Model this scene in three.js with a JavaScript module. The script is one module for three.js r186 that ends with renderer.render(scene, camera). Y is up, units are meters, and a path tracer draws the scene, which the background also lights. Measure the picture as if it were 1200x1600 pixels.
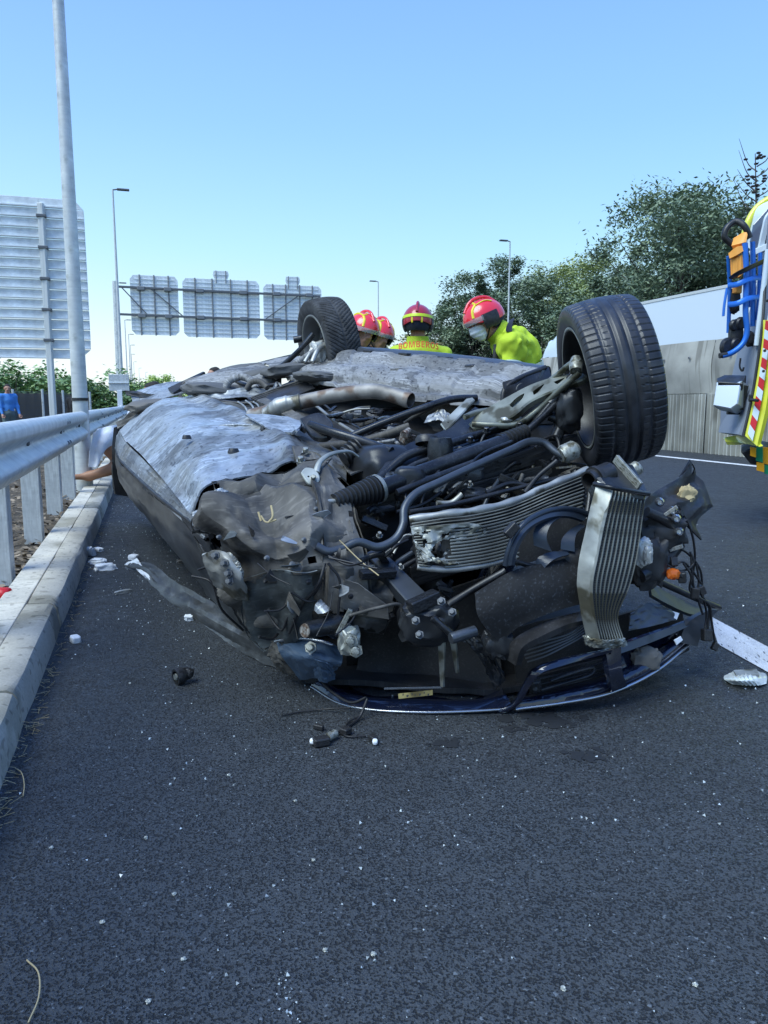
import * as THREE from 'three';
import { mergeGeometries, mergeVertices, toCreasedNormals } from 'three/addons/utils/BufferGeometryUtils.js';
import { RoundedBoxGeometry } from 'three/addons/geometries/RoundedBoxGeometry.js';

// ---------------------------------------------------------------- camera, sky, sun, exposure
const scene = new THREE.Scene();
const EYE = 1.02, FOCAL = 1200, PITCH = Math.atan(171 / FOCAL);           // a standing crouch, lens tipped 8 degrees down
const camera = new THREE.PerspectiveCamera(2 * Math.atan(800 / FOCAL) * 180 / Math.PI, 0.75, 0.05, 3000);
camera.position.set(0, EYE, 0);
camera.rotation.x = -PITCH;
const renderer = new THREE.WebGLRenderer({ antialias: true });
renderer.toneMapping = THREE.LinearToneMapping;
const EXPOSURE = 2.7;
renderer.toneMappingExposure = EXPOSURE;
renderer.shadowMap.enabled = true;

const lin = (v) => (v <= 0.04045 ? v / 12.92 : Math.pow((v + 0.055) / 1.055, 2.4));
const SKY_STOPS = [[-90, 125, 140, 150], [-4, 205, 225, 235], [0, 246, 257, 258], [3.6, 236, 257, 262], [6.5, 214, 251, 270], [10.3, 190, 243, 276], [14, 174, 229, 279], [18.4, 158, 214, 281], [25.6, 143, 196, 281], [40, 124, 180, 276], [90, 104, 160, 266]];
function skyTexture() {
  const W = 512, H = 256, data = new Float32Array(W * H * 4);
  for (let j = 0; j < H; j++) for (let i = 0; i < W; i++) {
    const el = ((j + 0.5) / H - 0.5) * 180, az = ((i + 0.5) / W - 0.5) * 2 * Math.PI;        // three.js: u = atan2(z, x) / 2pi + 0.5
    const dx = Math.cos(az), dz = Math.sin(az);
    const toSun = Math.max(0, dx * -0.82 + dz * -0.57);                                       // pale glow low in the west, left of the view
    let k = 1; while (k < SKY_STOPS.length - 1 && SKY_STOPS[k][0] < el) k++;
    const a = SKY_STOPS[k - 1], b = SKY_STOPS[k], t = Math.min(1, Math.max(0, (el - a[0]) / (b[0] - a[0])));
    const glow = Math.pow(toSun, 3) * Math.exp(-Math.max(0, el) / 9) * 0.35;
    for (let c = 0; c < 3; c++) {
      const v = lin((a[c + 1] + (b[c + 1] - a[c + 1]) * t) / 255);
      data[(j * W + i) * 4 + c] = (v + glow * ([1.1, 1.0, 0.9][c] - v * 0.3)) / EXPOSURE;
    }
    data[(j * W + i) * 4 + 3] = 1;
  }
  const t = new THREE.DataTexture(data, W, H, THREE.RGBAFormat, THREE.FloatType);
  t.mapping = THREE.EquirectangularReflectionMapping; t.magFilter = THREE.LinearFilter; t.needsUpdate = true;
  return t;
}
scene.background = skyTexture();
scene.environment = scene.background;

const sun = new THREE.DirectionalLight(new THREE.Color(0.9, 1.0, 0.97), 1.5);   // very soft high light, added in place of bright sky behind the camera
sun.position.set(-32, 60, 24);
sun.castShadow = true; sun.shadow.radius = 75;
Object.assign(sun.shadow.camera, { left: -40, right: 40, top: 40, bottom: -40, near: 1, far: 260 });
sun.shadow.mapSize.set(2048, 2048);
scene.add(sun, sun.target);

// ---------------------------------------------------------------- helpers
const V = (x, y, z) => new THREE.Vector3(x, y, z);
const SP = Math.sin(PITCH), CP = Math.cos(PITCH);
function A(px, py, d) {                                  // survey point: sight line of the photograph taken to a distance d (metres ahead)
  const x = (px - 600) / FOCAL, y = (800 - py) / FOCAL, t = d / (y * SP + CP);
  return V(x * t, EYE + (y * CP - SP) * t, -d);
}
function G(px, py, h = 0) {                              // survey point on a level at height h
  const x = (px - 600) / FOCAL, y = (800 - py) / FOCAL, t = (h - EYE) / (y * CP - SP);
  return V(x * t, h, -(y * SP + CP) * t);
}
const ROAD_TURN = 17 * Math.PI / 180, RC = Math.cos(ROAD_TURN), RS = Math.sin(ROAD_TURN);
const R = (u, y, w) => V(u * RC - w * RS, y, -u * RS - w * RC);   // road axes: u to the right, w ahead
function rng(seed) { let s = seed | 0; return () => { s = (s + 0x6d2b79f5) | 0; let t = Math.imul(s ^ (s >>> 15), 1 | s); t = (t + Math.imul(t ^ (t >>> 7), 61 | t)) ^ t; return ((t ^ (t >>> 14)) >>> 0) / 4294967296; }; }
function h3(x, y, z) { let n = Math.imul(x, 374761393) ^ Math.imul(y, 668265263) ^ Math.imul(z, 2147483647 - 1274126177); n = Math.imul(n ^ (n >>> 13), 1274126177); return ((n ^ (n >>> 16)) >>> 0) / 4294967296; }
const sm = (t) => t * t * (3 - 2 * t), mix = (a, b, t) => a + (b - a) * t, clamp = (v, a = 0, b = 1) => Math.min(b, Math.max(a, v));
const step = (a, b, v) => sm(clamp((v - a) / (b - a)));
function noise(x, y, z = 0) {
  const X = Math.floor(x), Y = Math.floor(y), Z = Math.floor(z), u = sm(x - X), v = sm(y - Y), w = sm(z - Z);
  const l = (dz) => mix(mix(h3(X, Y, Z + dz), h3(X + 1, Y, Z + dz), u), mix(h3(X, Y + 1, Z + dz), h3(X + 1, Y + 1, Z + dz), u), v);
  return mix(l(0), l(1), w) * 2 - 1;
}
function fbm(x, y, z = 0, o = 4) { let s = 0, a = 0.5; for (let i = 0; i < o; i++) { s += a * noise(x, y, z); x = x * 2.03 + 7.1; y = y * 2.03 + 3.7; z = z * 2.03 + 1.3; a *= 0.5; } return s; }
/** Flat facets that meet in sharp creases, like buckled sheet metal. */
function facet(x, y, s) { const k = (x + y) * 0.366, i = Math.floor(x + k), j = Math.floor(y + k), t = (i + j) * 0.2113, x0 = x - i + t, y0 = y - j + t, a = x0 > y0 ? 1 : 0, b = 1 - a; const u = x0 + (x0 + y0) * 0.366, v = y0 + (x0 + y0) * 0.366; const lo = Math.min(u, v), hi = Math.max(u, v); return (h3(i, j, s) * (1 - hi) + h3(i + a, j + b, s) * (hi - lo) + h3(i + 1, j + 1, s) * lo) * 2 - 1; }
const ridge = (x, y, z) => 1 - Math.abs(noise(x, y, z)) * 2;
function tn(x, y, p, s = 0) {                            // noise that repeats after p cells
  const X = Math.floor(x), Y = Math.floor(y), u = sm(x - X), v = sm(y - Y), m = (a) => ((a % p) + p) % p;
  return mix(mix(h3(m(X), m(Y), s), h3(m(X + 1), m(Y), s), u), mix(h3(m(X), m(Y + 1), s), h3(m(X + 1), m(Y + 1), s), u), v) * 2 - 1;
}
const tfbm = (x, y, p, s = 0, o = 4) => { let r = 0, a = 0.5, q = 1; for (let i = 0; i < o; i++) { r += a * tn(x * q, y * q, p * q, s + i); a *= 0.5; q *= 2; } return r; };

function tex(size, tile, fn, srgb = true, sizeY = size) {   // fn(u, v) in 0..1 gives a grey or [r, g, b]; tile: metres that one repeat covers
  const data = new Uint8Array(size * sizeY * 4);
  for (let j = 0; j < sizeY; j++) for (let i = 0; i < size; i++) {
    const v = fn(i / size, j / sizeY), k = (j * size + i) * 4, c = v.length ? v : [v, v, v];
    for (let n = 0; n < 3; n++) data[k + n] = clamp(Math.round(c[n] * 255), 0, 255);
    data[k + 3] = 255;
  }
  const t = new THREE.DataTexture(data, size, sizeY);
  t.wrapS = t.wrapT = THREE.RepeatWrapping; t.magFilter = THREE.LinearFilter; t.minFilter = THREE.LinearMipmapLinearFilter;
  if (srgb) t.colorSpace = THREE.SRGBColorSpace;
  const tl = Array.isArray(tile) ? tile : [tile, tile];
  t.repeat.set(1 / tl[0], 1 / tl[1]); t.needsUpdate = true;
  return t;
}
const mat = (name, o) => { const { phys, ...p } = o; const m = phys ? new THREE.MeshPhysicalMaterial(p) : new THREE.MeshStandardMaterial(p); m.name = name; m.side = THREE.DoubleSide; return m; };
const rgb = (r, g, b) => new THREE.Color().setRGB(r, g, b);

// things, parts and the setting: geometry is written in world coordinates, a thing's Group stands at its base
const taken = new Map(), baseOf = new WeakMap();
function numbered(name) { const n = taken.get(name) ?? 0; taken.set(name, n + 1); return n ? name + '_' + String(n).padStart(3, '0') : name; }
function thing(name, label, category, base = V(0, 0, 0), group) {
  const o = new THREE.Group(); o.name = numbered(name); o.position.copy(base); baseOf.set(o, base);
  o.userData = { label, category }; if (group) o.userData.group = group;
  scene.add(o); return o;
}
function ready(geos) {
  let list = (Array.isArray(geos) ? geos : [geos]).map((g) => { const q = g.index ? g.toNonIndexed() : g; for (const k of Object.keys(q.attributes)) if (!['position', 'normal', 'uv', 'color'].includes(k)) q.deleteAttribute(k); if (!q.attributes.normal) q.computeVertexNormals(); if (!q.attributes.uv) q.setAttribute('uv', new THREE.BufferAttribute(new Float32Array(q.attributes.position.count * 2), 2)); return q; });
  const col = list.some((g) => g.attributes.color);
  if (col) list.forEach((g) => { if (!g.attributes.color) g.setAttribute('color', new THREE.BufferAttribute(new Float32Array(g.attributes.position.count * 3).fill(1), 3)); });
  return list.length > 1 ? mergeGeometries(list) : list[0];
}
function part(name, geos, material, parent, extra) {
  const g = ready(geos).clone(), base = baseOf.get(parent);
  if (base) g.translate(-base.x, -base.y, -base.z);
  const m = new THREE.Mesh(g, material); m.name = name; m.castShadow = m.receiveShadow = true;
  if (base) baseOf.set(m, base);
  if (extra) Object.assign(m.userData, extra);
  parent.add(m); return m;
}
function single(name, geos, material, label, category, group) {   // a thing that is one mesh
  const g = ready(geos).clone(); g.computeBoundingBox(); const b = g.boundingBox, c = V((b.min.x + b.max.x) / 2, b.min.y, (b.min.z + b.max.z) / 2);
  g.translate(-c.x, -c.y, -c.z);
  const m = new THREE.Mesh(g, material); m.name = numbered(name); m.position.copy(c); m.castShadow = m.receiveShadow = true;
  m.userData = { label, category }; if (group) m.userData.group = group; baseOf.set(m, c);
  scene.add(m); return m;
}
function struct(name, geos, material, label, category) {
  const m = new THREE.Mesh(ready(geos), material); m.name = numbered(name); m.castShadow = m.receiveShadow = true;
  m.userData = { kind: 'structure', label, category }; baseOf.set(m, V(0, 0, 0)); scene.add(m); return m;
}

// ---------------------------------------------------------------- geometry builders
const cr1 = (a, b, c, d, t) => 0.5 * (2 * b + (c - a) * t + (2 * a - 5 * b + 4 * c - d) * t * t + (3 * b - a - 3 * c + d) * t * t * t);
function crV(list, s) {
  const n = list.length - 1, f = clamp(s, 0, 1) * n, i = Math.min(n - 1, Math.floor(f)), t = f - i;
  const p = list[i], q = list[i + 1], a = i > 0 ? list[i - 1] : p.clone().multiplyScalar(2).sub(q), d = i < n - 1 ? list[i + 2] : q.clone().multiplyScalar(2).sub(p);
  return V(cr1(a.x, p.x, q.x, d.x, t), cr1(a.y, p.y, q.y, d.y, t), cr1(a.z, p.z, q.z, d.z, t));
}
const toV = (p) => (p.isVector3 ? p : A(...p));
/** A bent sheet of metal or plastic through rows of survey points, with thickness; disp(u, v, p) in metres along the normal. */
function sheet(rows, o = {}) {
  const { nu = 24, nv = 24, th = 0.004, disp, soft = true, hole } = o;
  const ctl = rows.map((r) => r.map(toV)), P = [], N = [];
  for (let j = 0; j <= nv; j++) {
    const v = j / nv;
    for (let i = 0; i <= nu; i++) { const u = i / nu; P.push(crV(ctl.map((r) => crV(r, u)), v)); }
  }
  const id = (i, j) => j * (nu + 1) + i, clampI = (i, n) => Math.max(0, Math.min(n, i));
  const normals = (Q) => { const out = []; for (let j = 0; j <= nv; j++) for (let i = 0; i <= nu; i++) { const a = Q[id(clampI(i + 1, nu), j)].clone().sub(Q[id(clampI(i - 1, nu), j)]), b = Q[id(i, clampI(j + 1, nv))].clone().sub(Q[id(i, clampI(j - 1, nv))]); const n = a.cross(b); if (n.lengthSq() < 1e-16) n.set(0, 1, 0); out.push(n.normalize()); } return out; };
  let nn = normals(P);
  const mid = nn[id(nu >> 1, nv >> 1)], flip = o.up ? (mid.dot(o.up) < 0 ? -1 : 1) : 1;
  if (flip < 0) nn.forEach((n) => n.negate());
  if (disp) { P.forEach((p, k) => p.addScaledVector(nn[k], disp((k % (nu + 1)) / nu, Math.floor(k / (nu + 1)) / nv, p))); nn = normals(P); if (flip < 0) nn.forEach((n) => n.negate()); }
  // uv in metres along the middle lines
  const lu = [0], lv = [0];
  for (let i = 1; i <= nu; i++) lu.push(lu[i - 1] + P[id(i, nv >> 1)].distanceTo(P[id(i - 1, nv >> 1)]));
  for (let j = 1; j <= nv; j++) lv.push(lv[j - 1] + P[id(nu >> 1, j)].distanceTo(P[id(nu >> 1, j - 1)]));
  const pos = [], uv = [], col = [], idx = [], n1 = P.length;
  for (let s = 0; s < (th > 0 ? 2 : 1); s++) P.forEach((p, k) => { const q = s ? p.clone().addScaledVector(nn[k], -th) : p; pos.push(q.x, q.y, q.z); uv.push(lu[k % (nu + 1)], lv[Math.floor(k / (nu + 1))]); });
  const quad = (a, b, c, d) => idx.push(a, b, c, a, c, d);
  for (let j = 0; j < nv; j++) for (let i = 0; i < nu; i++) {
    if (hole && hole((i + 0.5) / nu, (j + 0.5) / nv)) continue;
    const q = [id(i, j), id(i + 1, j), id(i + 1, j + 1), id(i, j + 1)]; quad(...q); if (th > 0) quad(q[3] + n1, q[2] + n1, q[1] + n1, q[0] + n1);
  }
  if (th > 0) {
    for (let i = 0; i < nu; i++) { quad(id(i + 1, 0), id(i, 0), id(i, 0) + n1, id(i + 1, 0) + n1); quad(id(i, nv), id(i + 1, nv), id(i + 1, nv) + n1, id(i, nv) + n1); }
    for (let j = 0; j < nv; j++) { quad(id(0, j), id(0, j + 1), id(0, j + 1) + n1, id(0, j) + n1); quad(id(nu, j + 1), id(nu, j), id(nu, j) + n1, id(nu, j + 1) + n1); }
  }
  const g = new THREE.BufferGeometry();
  g.setAttribute('position', new THREE.Float32BufferAttribute(pos, 3)); g.setAttribute('uv', new THREE.Float32BufferAttribute(uv, 2)); g.setIndex(idx);
  if (o.color) { const c = new Float32Array(pos.length); for (let k = 0; k < pos.length / 3; k++) { const m = k % n1, q = o.color((m % (nu + 1)) / nu, Math.floor(m / (nu + 1)) / nv, P[m]); c.set(q, k * 3); } g.setAttribute('color', new THREE.BufferAttribute(c, 3)); }
  return soft ? toCreasedNormals(g, o.crease ?? 0.6) : (() => { const q = g.toNonIndexed(); q.computeVertexNormals(); return q; })();
}
/** A bar or pipe through points; r a number or a function of 0..1; open leaves the ends hollow with a wall. */
function tube(points, r, o = {}) {
  const { seg = 10, n = Math.max(8, points.length * 6), open = 0, flat = 1 } = o, pts = points.map(toV), rad = typeof r === 'number' ? () => r : r;
  const c = pts.length > 2 ? new THREE.CatmullRomCurve3(pts, false, 'centripetal') : new THREE.LineCurve3(pts[0], pts[1]);
  const m = pts.length > 2 ? n : Math.max(1, o.n ?? 1), fr = c.computeFrenetFrames(m, false), pos = [], uv = [], idx = [], L = c.getLength();
  const ring = (t, k, q) => { const p = c.getPointAt(t), rr = q; for (let i = 0; i <= seg; i++) { const a = i / seg * Math.PI * 2, x = Math.cos(a) * rr, y = Math.sin(a) * rr * flat; pos.push(p.x + fr.normals[k].x * x + fr.binormals[k].x * y, p.y + fr.normals[k].y * x + fr.binormals[k].y * y, p.z + fr.normals[k].z * x + fr.binormals[k].z * y); uv.push(i / seg * Math.PI * 2 * rad(0.5), t * L); } };
  const join = (s, e, turn) => { for (let i = 0; i < seg; i++) { const a = s + i, b = s + i + 1, d = e + i, f = e + i + 1; turn ? idx.push(a, d, b, b, d, f) : idx.push(a, b, d, b, f, d); } };
  for (let k = 0; k <= m; k++) ring(k / m, k, rad(k / m));
  for (let k = 0; k < m; k++) join(k * (seg + 1), (k + 1) * (seg + 1));
  if (open) {
    const s0 = pos.length / 3; for (let k = 0; k <= m; k++) ring(k / m, k, rad(k / m) - open);
    for (let k = 0; k < m; k++) join(s0 + k * (seg + 1), s0 + (k + 1) * (seg + 1), true);
    join(0, s0, true); join(m * (seg + 1), s0 + m * (seg + 1));
  } else for (const [k, t] of [[0, 0], [m, 1]]) {
    const p = c.getPointAt(t), s = pos.length / 3; pos.push(p.x, p.y, p.z); uv.push(0, 0);
    const at = pos.length / 3; ring(t, k, rad(t)); for (let i = 0; i < seg; i++) t ? idx.push(s, at + i, at + i + 1) : idx.push(s, at + i + 1, at + i);
  }
  const g = new THREE.BufferGeometry(); g.setAttribute('position', new THREE.Float32BufferAttribute(pos, 3)); g.setAttribute('uv', new THREE.Float32BufferAttribute(uv, 2)); g.setIndex(idx); g.computeVertexNormals();
  return g.toNonIndexed();
}
function basis(a, b, up = V(0, 1, 0)) { const z = b.clone().sub(a).normalize(); let x = up.clone().cross(z); if (x.lengthSq() < 1e-6) x = V(1, 0, 0).cross(z); x.normalize(); return [x, z.clone().cross(x), z]; }
/** A body of revolution about the line a-b: profile of [share of the length, radius]. */
function turned(a, b, profile, seg = 20) {
  a = toV(a); b = toV(b); const L = a.distanceTo(b);
  const g = new THREE.LatheGeometry(profile.map(([t, r]) => new THREE.Vector2(Math.max(r, 1e-5), t * L)), seg);
  const q = new THREE.Quaternion().setFromUnitVectors(V(0, 1, 0), b.clone().sub(a).normalize()); g.applyQuaternion(q); g.translate(a.x, a.y, a.z);
  return toCreasedNormals(g, 0.7);
}
/** A bar of w x h between two points, chamfered. */
function bar(a, b, w, h, up, r) {
  a = toV(a); b = toV(b); const L = a.distanceTo(b), g = new RoundedBoxGeometry(w, h, L, 1, r ?? Math.min(w, h) * 0.12), [x, y, z] = basis(a, b, up);
  g.applyMatrix4(new THREE.Matrix4().makeBasis(x, y, z).setPosition(a.clone().lerp(b, 0.5))); return g;
}
function boxy(c, sx, sy, sz, turn = 0, r = 0.01, tilt = 0, roll = 0) { const g = new RoundedBoxGeometry(sx, sy, sz, 1, Math.min(r, sx / 2.1, sy / 2.1, sz / 2.1)); g.rotateZ(roll); g.rotateX(tilt); g.rotateY(turn); g.translate(c.x, c.y, c.z); return g; }
/** A plate cut to an outline of points that lie about in one plane, with thickness, bevelled edge and holes. */
function plate(points, th, o = {}) {
  const p = points.map(toV), c = p.reduce((s, q) => s.add(q), V(0, 0, 0)).multiplyScalar(1 / p.length), n = V(0, 0, 0);
  p.forEach((q, i) => { const b = p[(i + 1) % p.length]; n.add(q.clone().sub(c).cross(b.clone().sub(c))); }); n.normalize();
  if (o.face && n.dot(o.face) < 0) n.negate();
  let x = p[1].clone().sub(p[0]); x.addScaledVector(n, -x.dot(n)).normalize(); const y = n.clone().cross(x);
  const flat = (q) => { const d = q.clone().sub(c); return new THREE.Vector2(d.dot(x), d.dot(y)); };
  let pts = p.map(flat);
  if (o.round) { const sp = new THREE.SplineCurve([...pts, pts[0]]); pts = sp.getPoints(pts.length * 5); pts.pop(); }
  const s = new THREE.Shape(pts);
  for (const h of o.holes ?? []) s.holes.push(new THREE.Path(h.length === 3 && h[0].isVector3 === undefined && typeof h[2] === 'number' ? (() => { const m = flat(toV(h[0])), out = []; for (let i = 0; i < 14; i++) { const a = -i / 14 * Math.PI * 2; out.push(new THREE.Vector2(m.x + Math.cos(a) * h[1], m.y + Math.sin(a) * h[2])); } return out; })() : (() => { const f = h.map((q) => flat(toV(q))); if (!o.round) return f; const c = new THREE.SplineCurve([...f, f[0]]).getPoints(f.length * 4); c.pop(); return c; })()));
  const bv = o.bevel ?? Math.min(0.004, th * 0.3), g = new THREE.ExtrudeGeometry(s, { depth: Math.max(1e-4, th - 2 * bv), bevelEnabled: bv > 0, bevelThickness: bv, bevelSize: bv, bevelOffset: -bv, bevelSegments: 1, curveSegments: 8 });
  g.translate(0, 0, -th + bv);
  g.applyMatrix4(new THREE.Matrix4().makeBasis(x, y, n).setPosition(c)); return g;
}
const bump = (g, fn) => { const p = g.attributes.position, nn = g.attributes.normal; for (let i = 0; i < p.count; i++) { const v = V(p.getX(i), p.getY(i), p.getZ(i)), d = fn(v); p.setXYZ(i, v.x + nn.getX(i) * d, v.y + nn.getY(i) * d, v.z + nn.getZ(i) * d); } return g; };
/** A lumpy solid: sphere mapped to a rounded box, displaced. */
function lump(c, rx, ry, rz, o = {}) {
  const g = new THREE.IcosahedronGeometry(1, o.detail ?? 5), p = g.attributes.position, e = o.e ?? 0.7, turn = new THREE.Euler(o.tilt ?? 0, o.turn ?? 0, o.roll ?? 0), s = o.seed ?? 0, q = new THREE.Quaternion().setFromEuler(turn);
  for (let i = 0; i < p.count; i++) {
    const v = V(p.getX(i), p.getY(i), p.getZ(i)), k = (t) => Math.sign(t) * Math.pow(Math.abs(t), e), d = 1 + 0.6 * (o.amp ?? 0.08) * fbm(v.x * (o.f ?? 2) + s, v.y * (o.f ?? 2), v.z * (o.f ?? 2), 4);
    v.set(k(v.x) * rx * d, k(v.y) * ry * d, k(v.z) * rz * d).applyQuaternion(q).add(c); p.setXYZ(i, v.x, v.y, v.z);
  }
  return toCreasedNormals(mergeVertices((g.deleteAttribute('normal'), g.deleteAttribute('uv'), g), 1e-5), o.crease ?? 0.9);
}
/** Surface nets over a signed distance field. */
function sdfMesh(f, lo, hi, cell) {
  const n = [0, 1, 2].map((k) => Math.ceil((hi.getComponent(k) - lo.getComponent(k)) / cell) + 1), [a, b, c] = n, val = new Float32Array(a * b * c), at = (i, j, k) => (k * b + j) * a + i;
  for (let k = 0; k < c; k++) for (let j = 0; j < b; j++) for (let i = 0; i < a; i++) val[at(i, j, k)] = f(lo.x + i * cell, lo.y + j * cell, lo.z + k * cell);
  const vid = new Int32Array(a * b * c).fill(-1), pos = [], idx = [];
  const E = [[0, 1], [2, 3], [4, 5], [6, 7], [0, 2], [1, 3], [4, 6], [5, 7], [0, 4], [1, 5], [2, 6], [3, 7]], O = [...Array(8).keys()].map((q) => [q & 1, (q >> 1) & 1, q >> 2]);
  for (let k = 0; k < c - 1; k++) for (let j = 0; j < b - 1; j++) for (let i = 0; i < a - 1; i++) {
    const v = O.map(([x, y, z]) => val[at(i + x, j + y, k + z)]); let neg = 0; v.forEach((q) => { if (q < 0) neg++; }); if (!neg || neg === 8) continue;
    let x = 0, y = 0, z = 0, m = 0;
    for (const [p, q] of E) if ((v[p] < 0) !== (v[q] < 0)) { const t = v[p] / (v[p] - v[q]); x += mix(O[p][0], O[q][0], t); y += mix(O[p][1], O[q][1], t); z += mix(O[p][2], O[q][2], t); m++; }
    vid[at(i, j, k)] = pos.length / 3; pos.push(lo.x + (i + x / m) * cell, lo.y + (j + y / m) * cell, lo.z + (k + z / m) * cell);
  }
  const quad = (p, q, r, s, t) => { if (p < 0 || q < 0 || r < 0 || s < 0) return; t ? idx.push(p, q, r, p, r, s) : idx.push(p, r, q, p, s, r); };
  for (let k = 1; k < c - 1; k++) for (let j = 1; j < b - 1; j++) for (let i = 1; i < a - 1; i++) {
    const s = val[at(i, j, k)] < 0;
    if (s !== val[at(i + 1, j, k)] < 0) quad(vid[at(i, j - 1, k - 1)], vid[at(i, j, k - 1)], vid[at(i, j, k)], vid[at(i, j - 1, k)], s);
    if (s !== val[at(i, j + 1, k)] < 0) quad(vid[at(i - 1, j, k - 1)], vid[at(i - 1, j, k)], vid[at(i, j, k)], vid[at(i, j, k - 1)], s);
    if (s !== val[at(i, j, k + 1)] < 0) quad(vid[at(i - 1, j - 1, k)], vid[at(i, j - 1, k)], vid[at(i, j, k)], vid[at(i - 1, j, k)], s);
  }
  const g = new THREE.BufferGeometry(); g.setAttribute('position', new THREE.Float32BufferAttribute(pos, 3)); g.setIndex(idx); g.computeVertexNormals(); return g.toNonIndexed();
}
function cone(x, y, z, a, b, ra, rb) { const ex = b.x - a.x, ey = b.y - a.y, ez = b.z - a.z, t = clamp(((x - a.x) * ex + (y - a.y) * ey + (z - a.z) * ez) / (ex * ex + ey * ey + ez * ez)); return Math.hypot(x - a.x - ex * t, y - a.y - ey * t, z - a.z - ez * t) - mix(ra, rb, t); }
const smin = (a, b, k) => { const h = Math.max(k - Math.abs(a - b), 0) / k; return Math.min(a, b) - h * h * k * 0.25; };
function bones(list, k = 0.05) { return (x, y, z) => { let d = 9; for (const [a, b, ra, rb] of list) d = smin(d, cone(x, y, z, a, b, ra, rb), k); return d; }; }
function boundsOf(list, pad) { const b = new THREE.Box3(); for (const [a, c, ra, rb] of list) { const r = Math.max(ra, rb) + pad; b.expandByPoint(a.clone().addScalar(r)); b.expandByPoint(a.clone().subScalar(r)); b.expandByPoint(c.clone().addScalar(r)); b.expandByPoint(c.clone().subScalar(r)); } return b; }

// ---------------------------------------------------------------- textures and materials
function aggregate(N, cells, seed) {                     // crushed stone set in bitumen: nearest and second stone centre for every pixel
  const stones = new Float32Array(cells * cells * 3); const r = rng(seed);
  for (let i = 0; i < cells * cells; i++) { stones[i * 3] = r(); stones[i * 3 + 1] = r(); stones[i * 3 + 2] = r(); }
  const d1 = new Float32Array(N * N), edge = new Float32Array(N * N), tone = new Float32Array(N * N);
  for (let j = 0; j < N; j++) for (let i = 0; i < N; i++) {
    const x = i / N * cells, y = j / N * cells, X = Math.floor(x), Y = Math.floor(y); let a = 9, b = 9, t = 0;
    for (let q = -1; q <= 1; q++) for (let p = -1; p <= 1; p++) {
      const cx = (X + p + cells) % cells, cy = (Y + q + cells) % cells, k = (cy * cells + cx) * 3, dx = X + p + stones[k] - x, dy = Y + q + stones[k + 1] - y, d = Math.sqrt(dx * dx + dy * dy) * (0.62 + stones[k + 2] * 0.85);
      if (d < a) { b = a; a = d; t = stones[k + 2]; } else if (d < b) b = d;
    }
    d1[j * N + i] = a; edge[j * N + i] = b - a; tone[j * N + i] = t;
  }
  return { N, d1, edge, tone };
}
const AG = aggregate(1536, 200, 11), agAt = (k, u, v) => AG[k][Math.floor(v * AG.N) * AG.N + Math.floor(u * AG.N)];
const stone = (u, v) => { const e = step(0.0, 0.26, agAt('edge', u, v)), n = tn(u * 270, v * 270, 270, 6) * 0.65 + tn(u * 520, v * 520, 520, 7) * 0.35, t = (agAt('tone', u, v) * 3.77) % 1; return clamp(0.82 + 0.18 * e + 0.12 * n - step(0.16, 0.42, -n) * 0.85 - (t < 0.06 ? 0.4 : 0)); };
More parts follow.
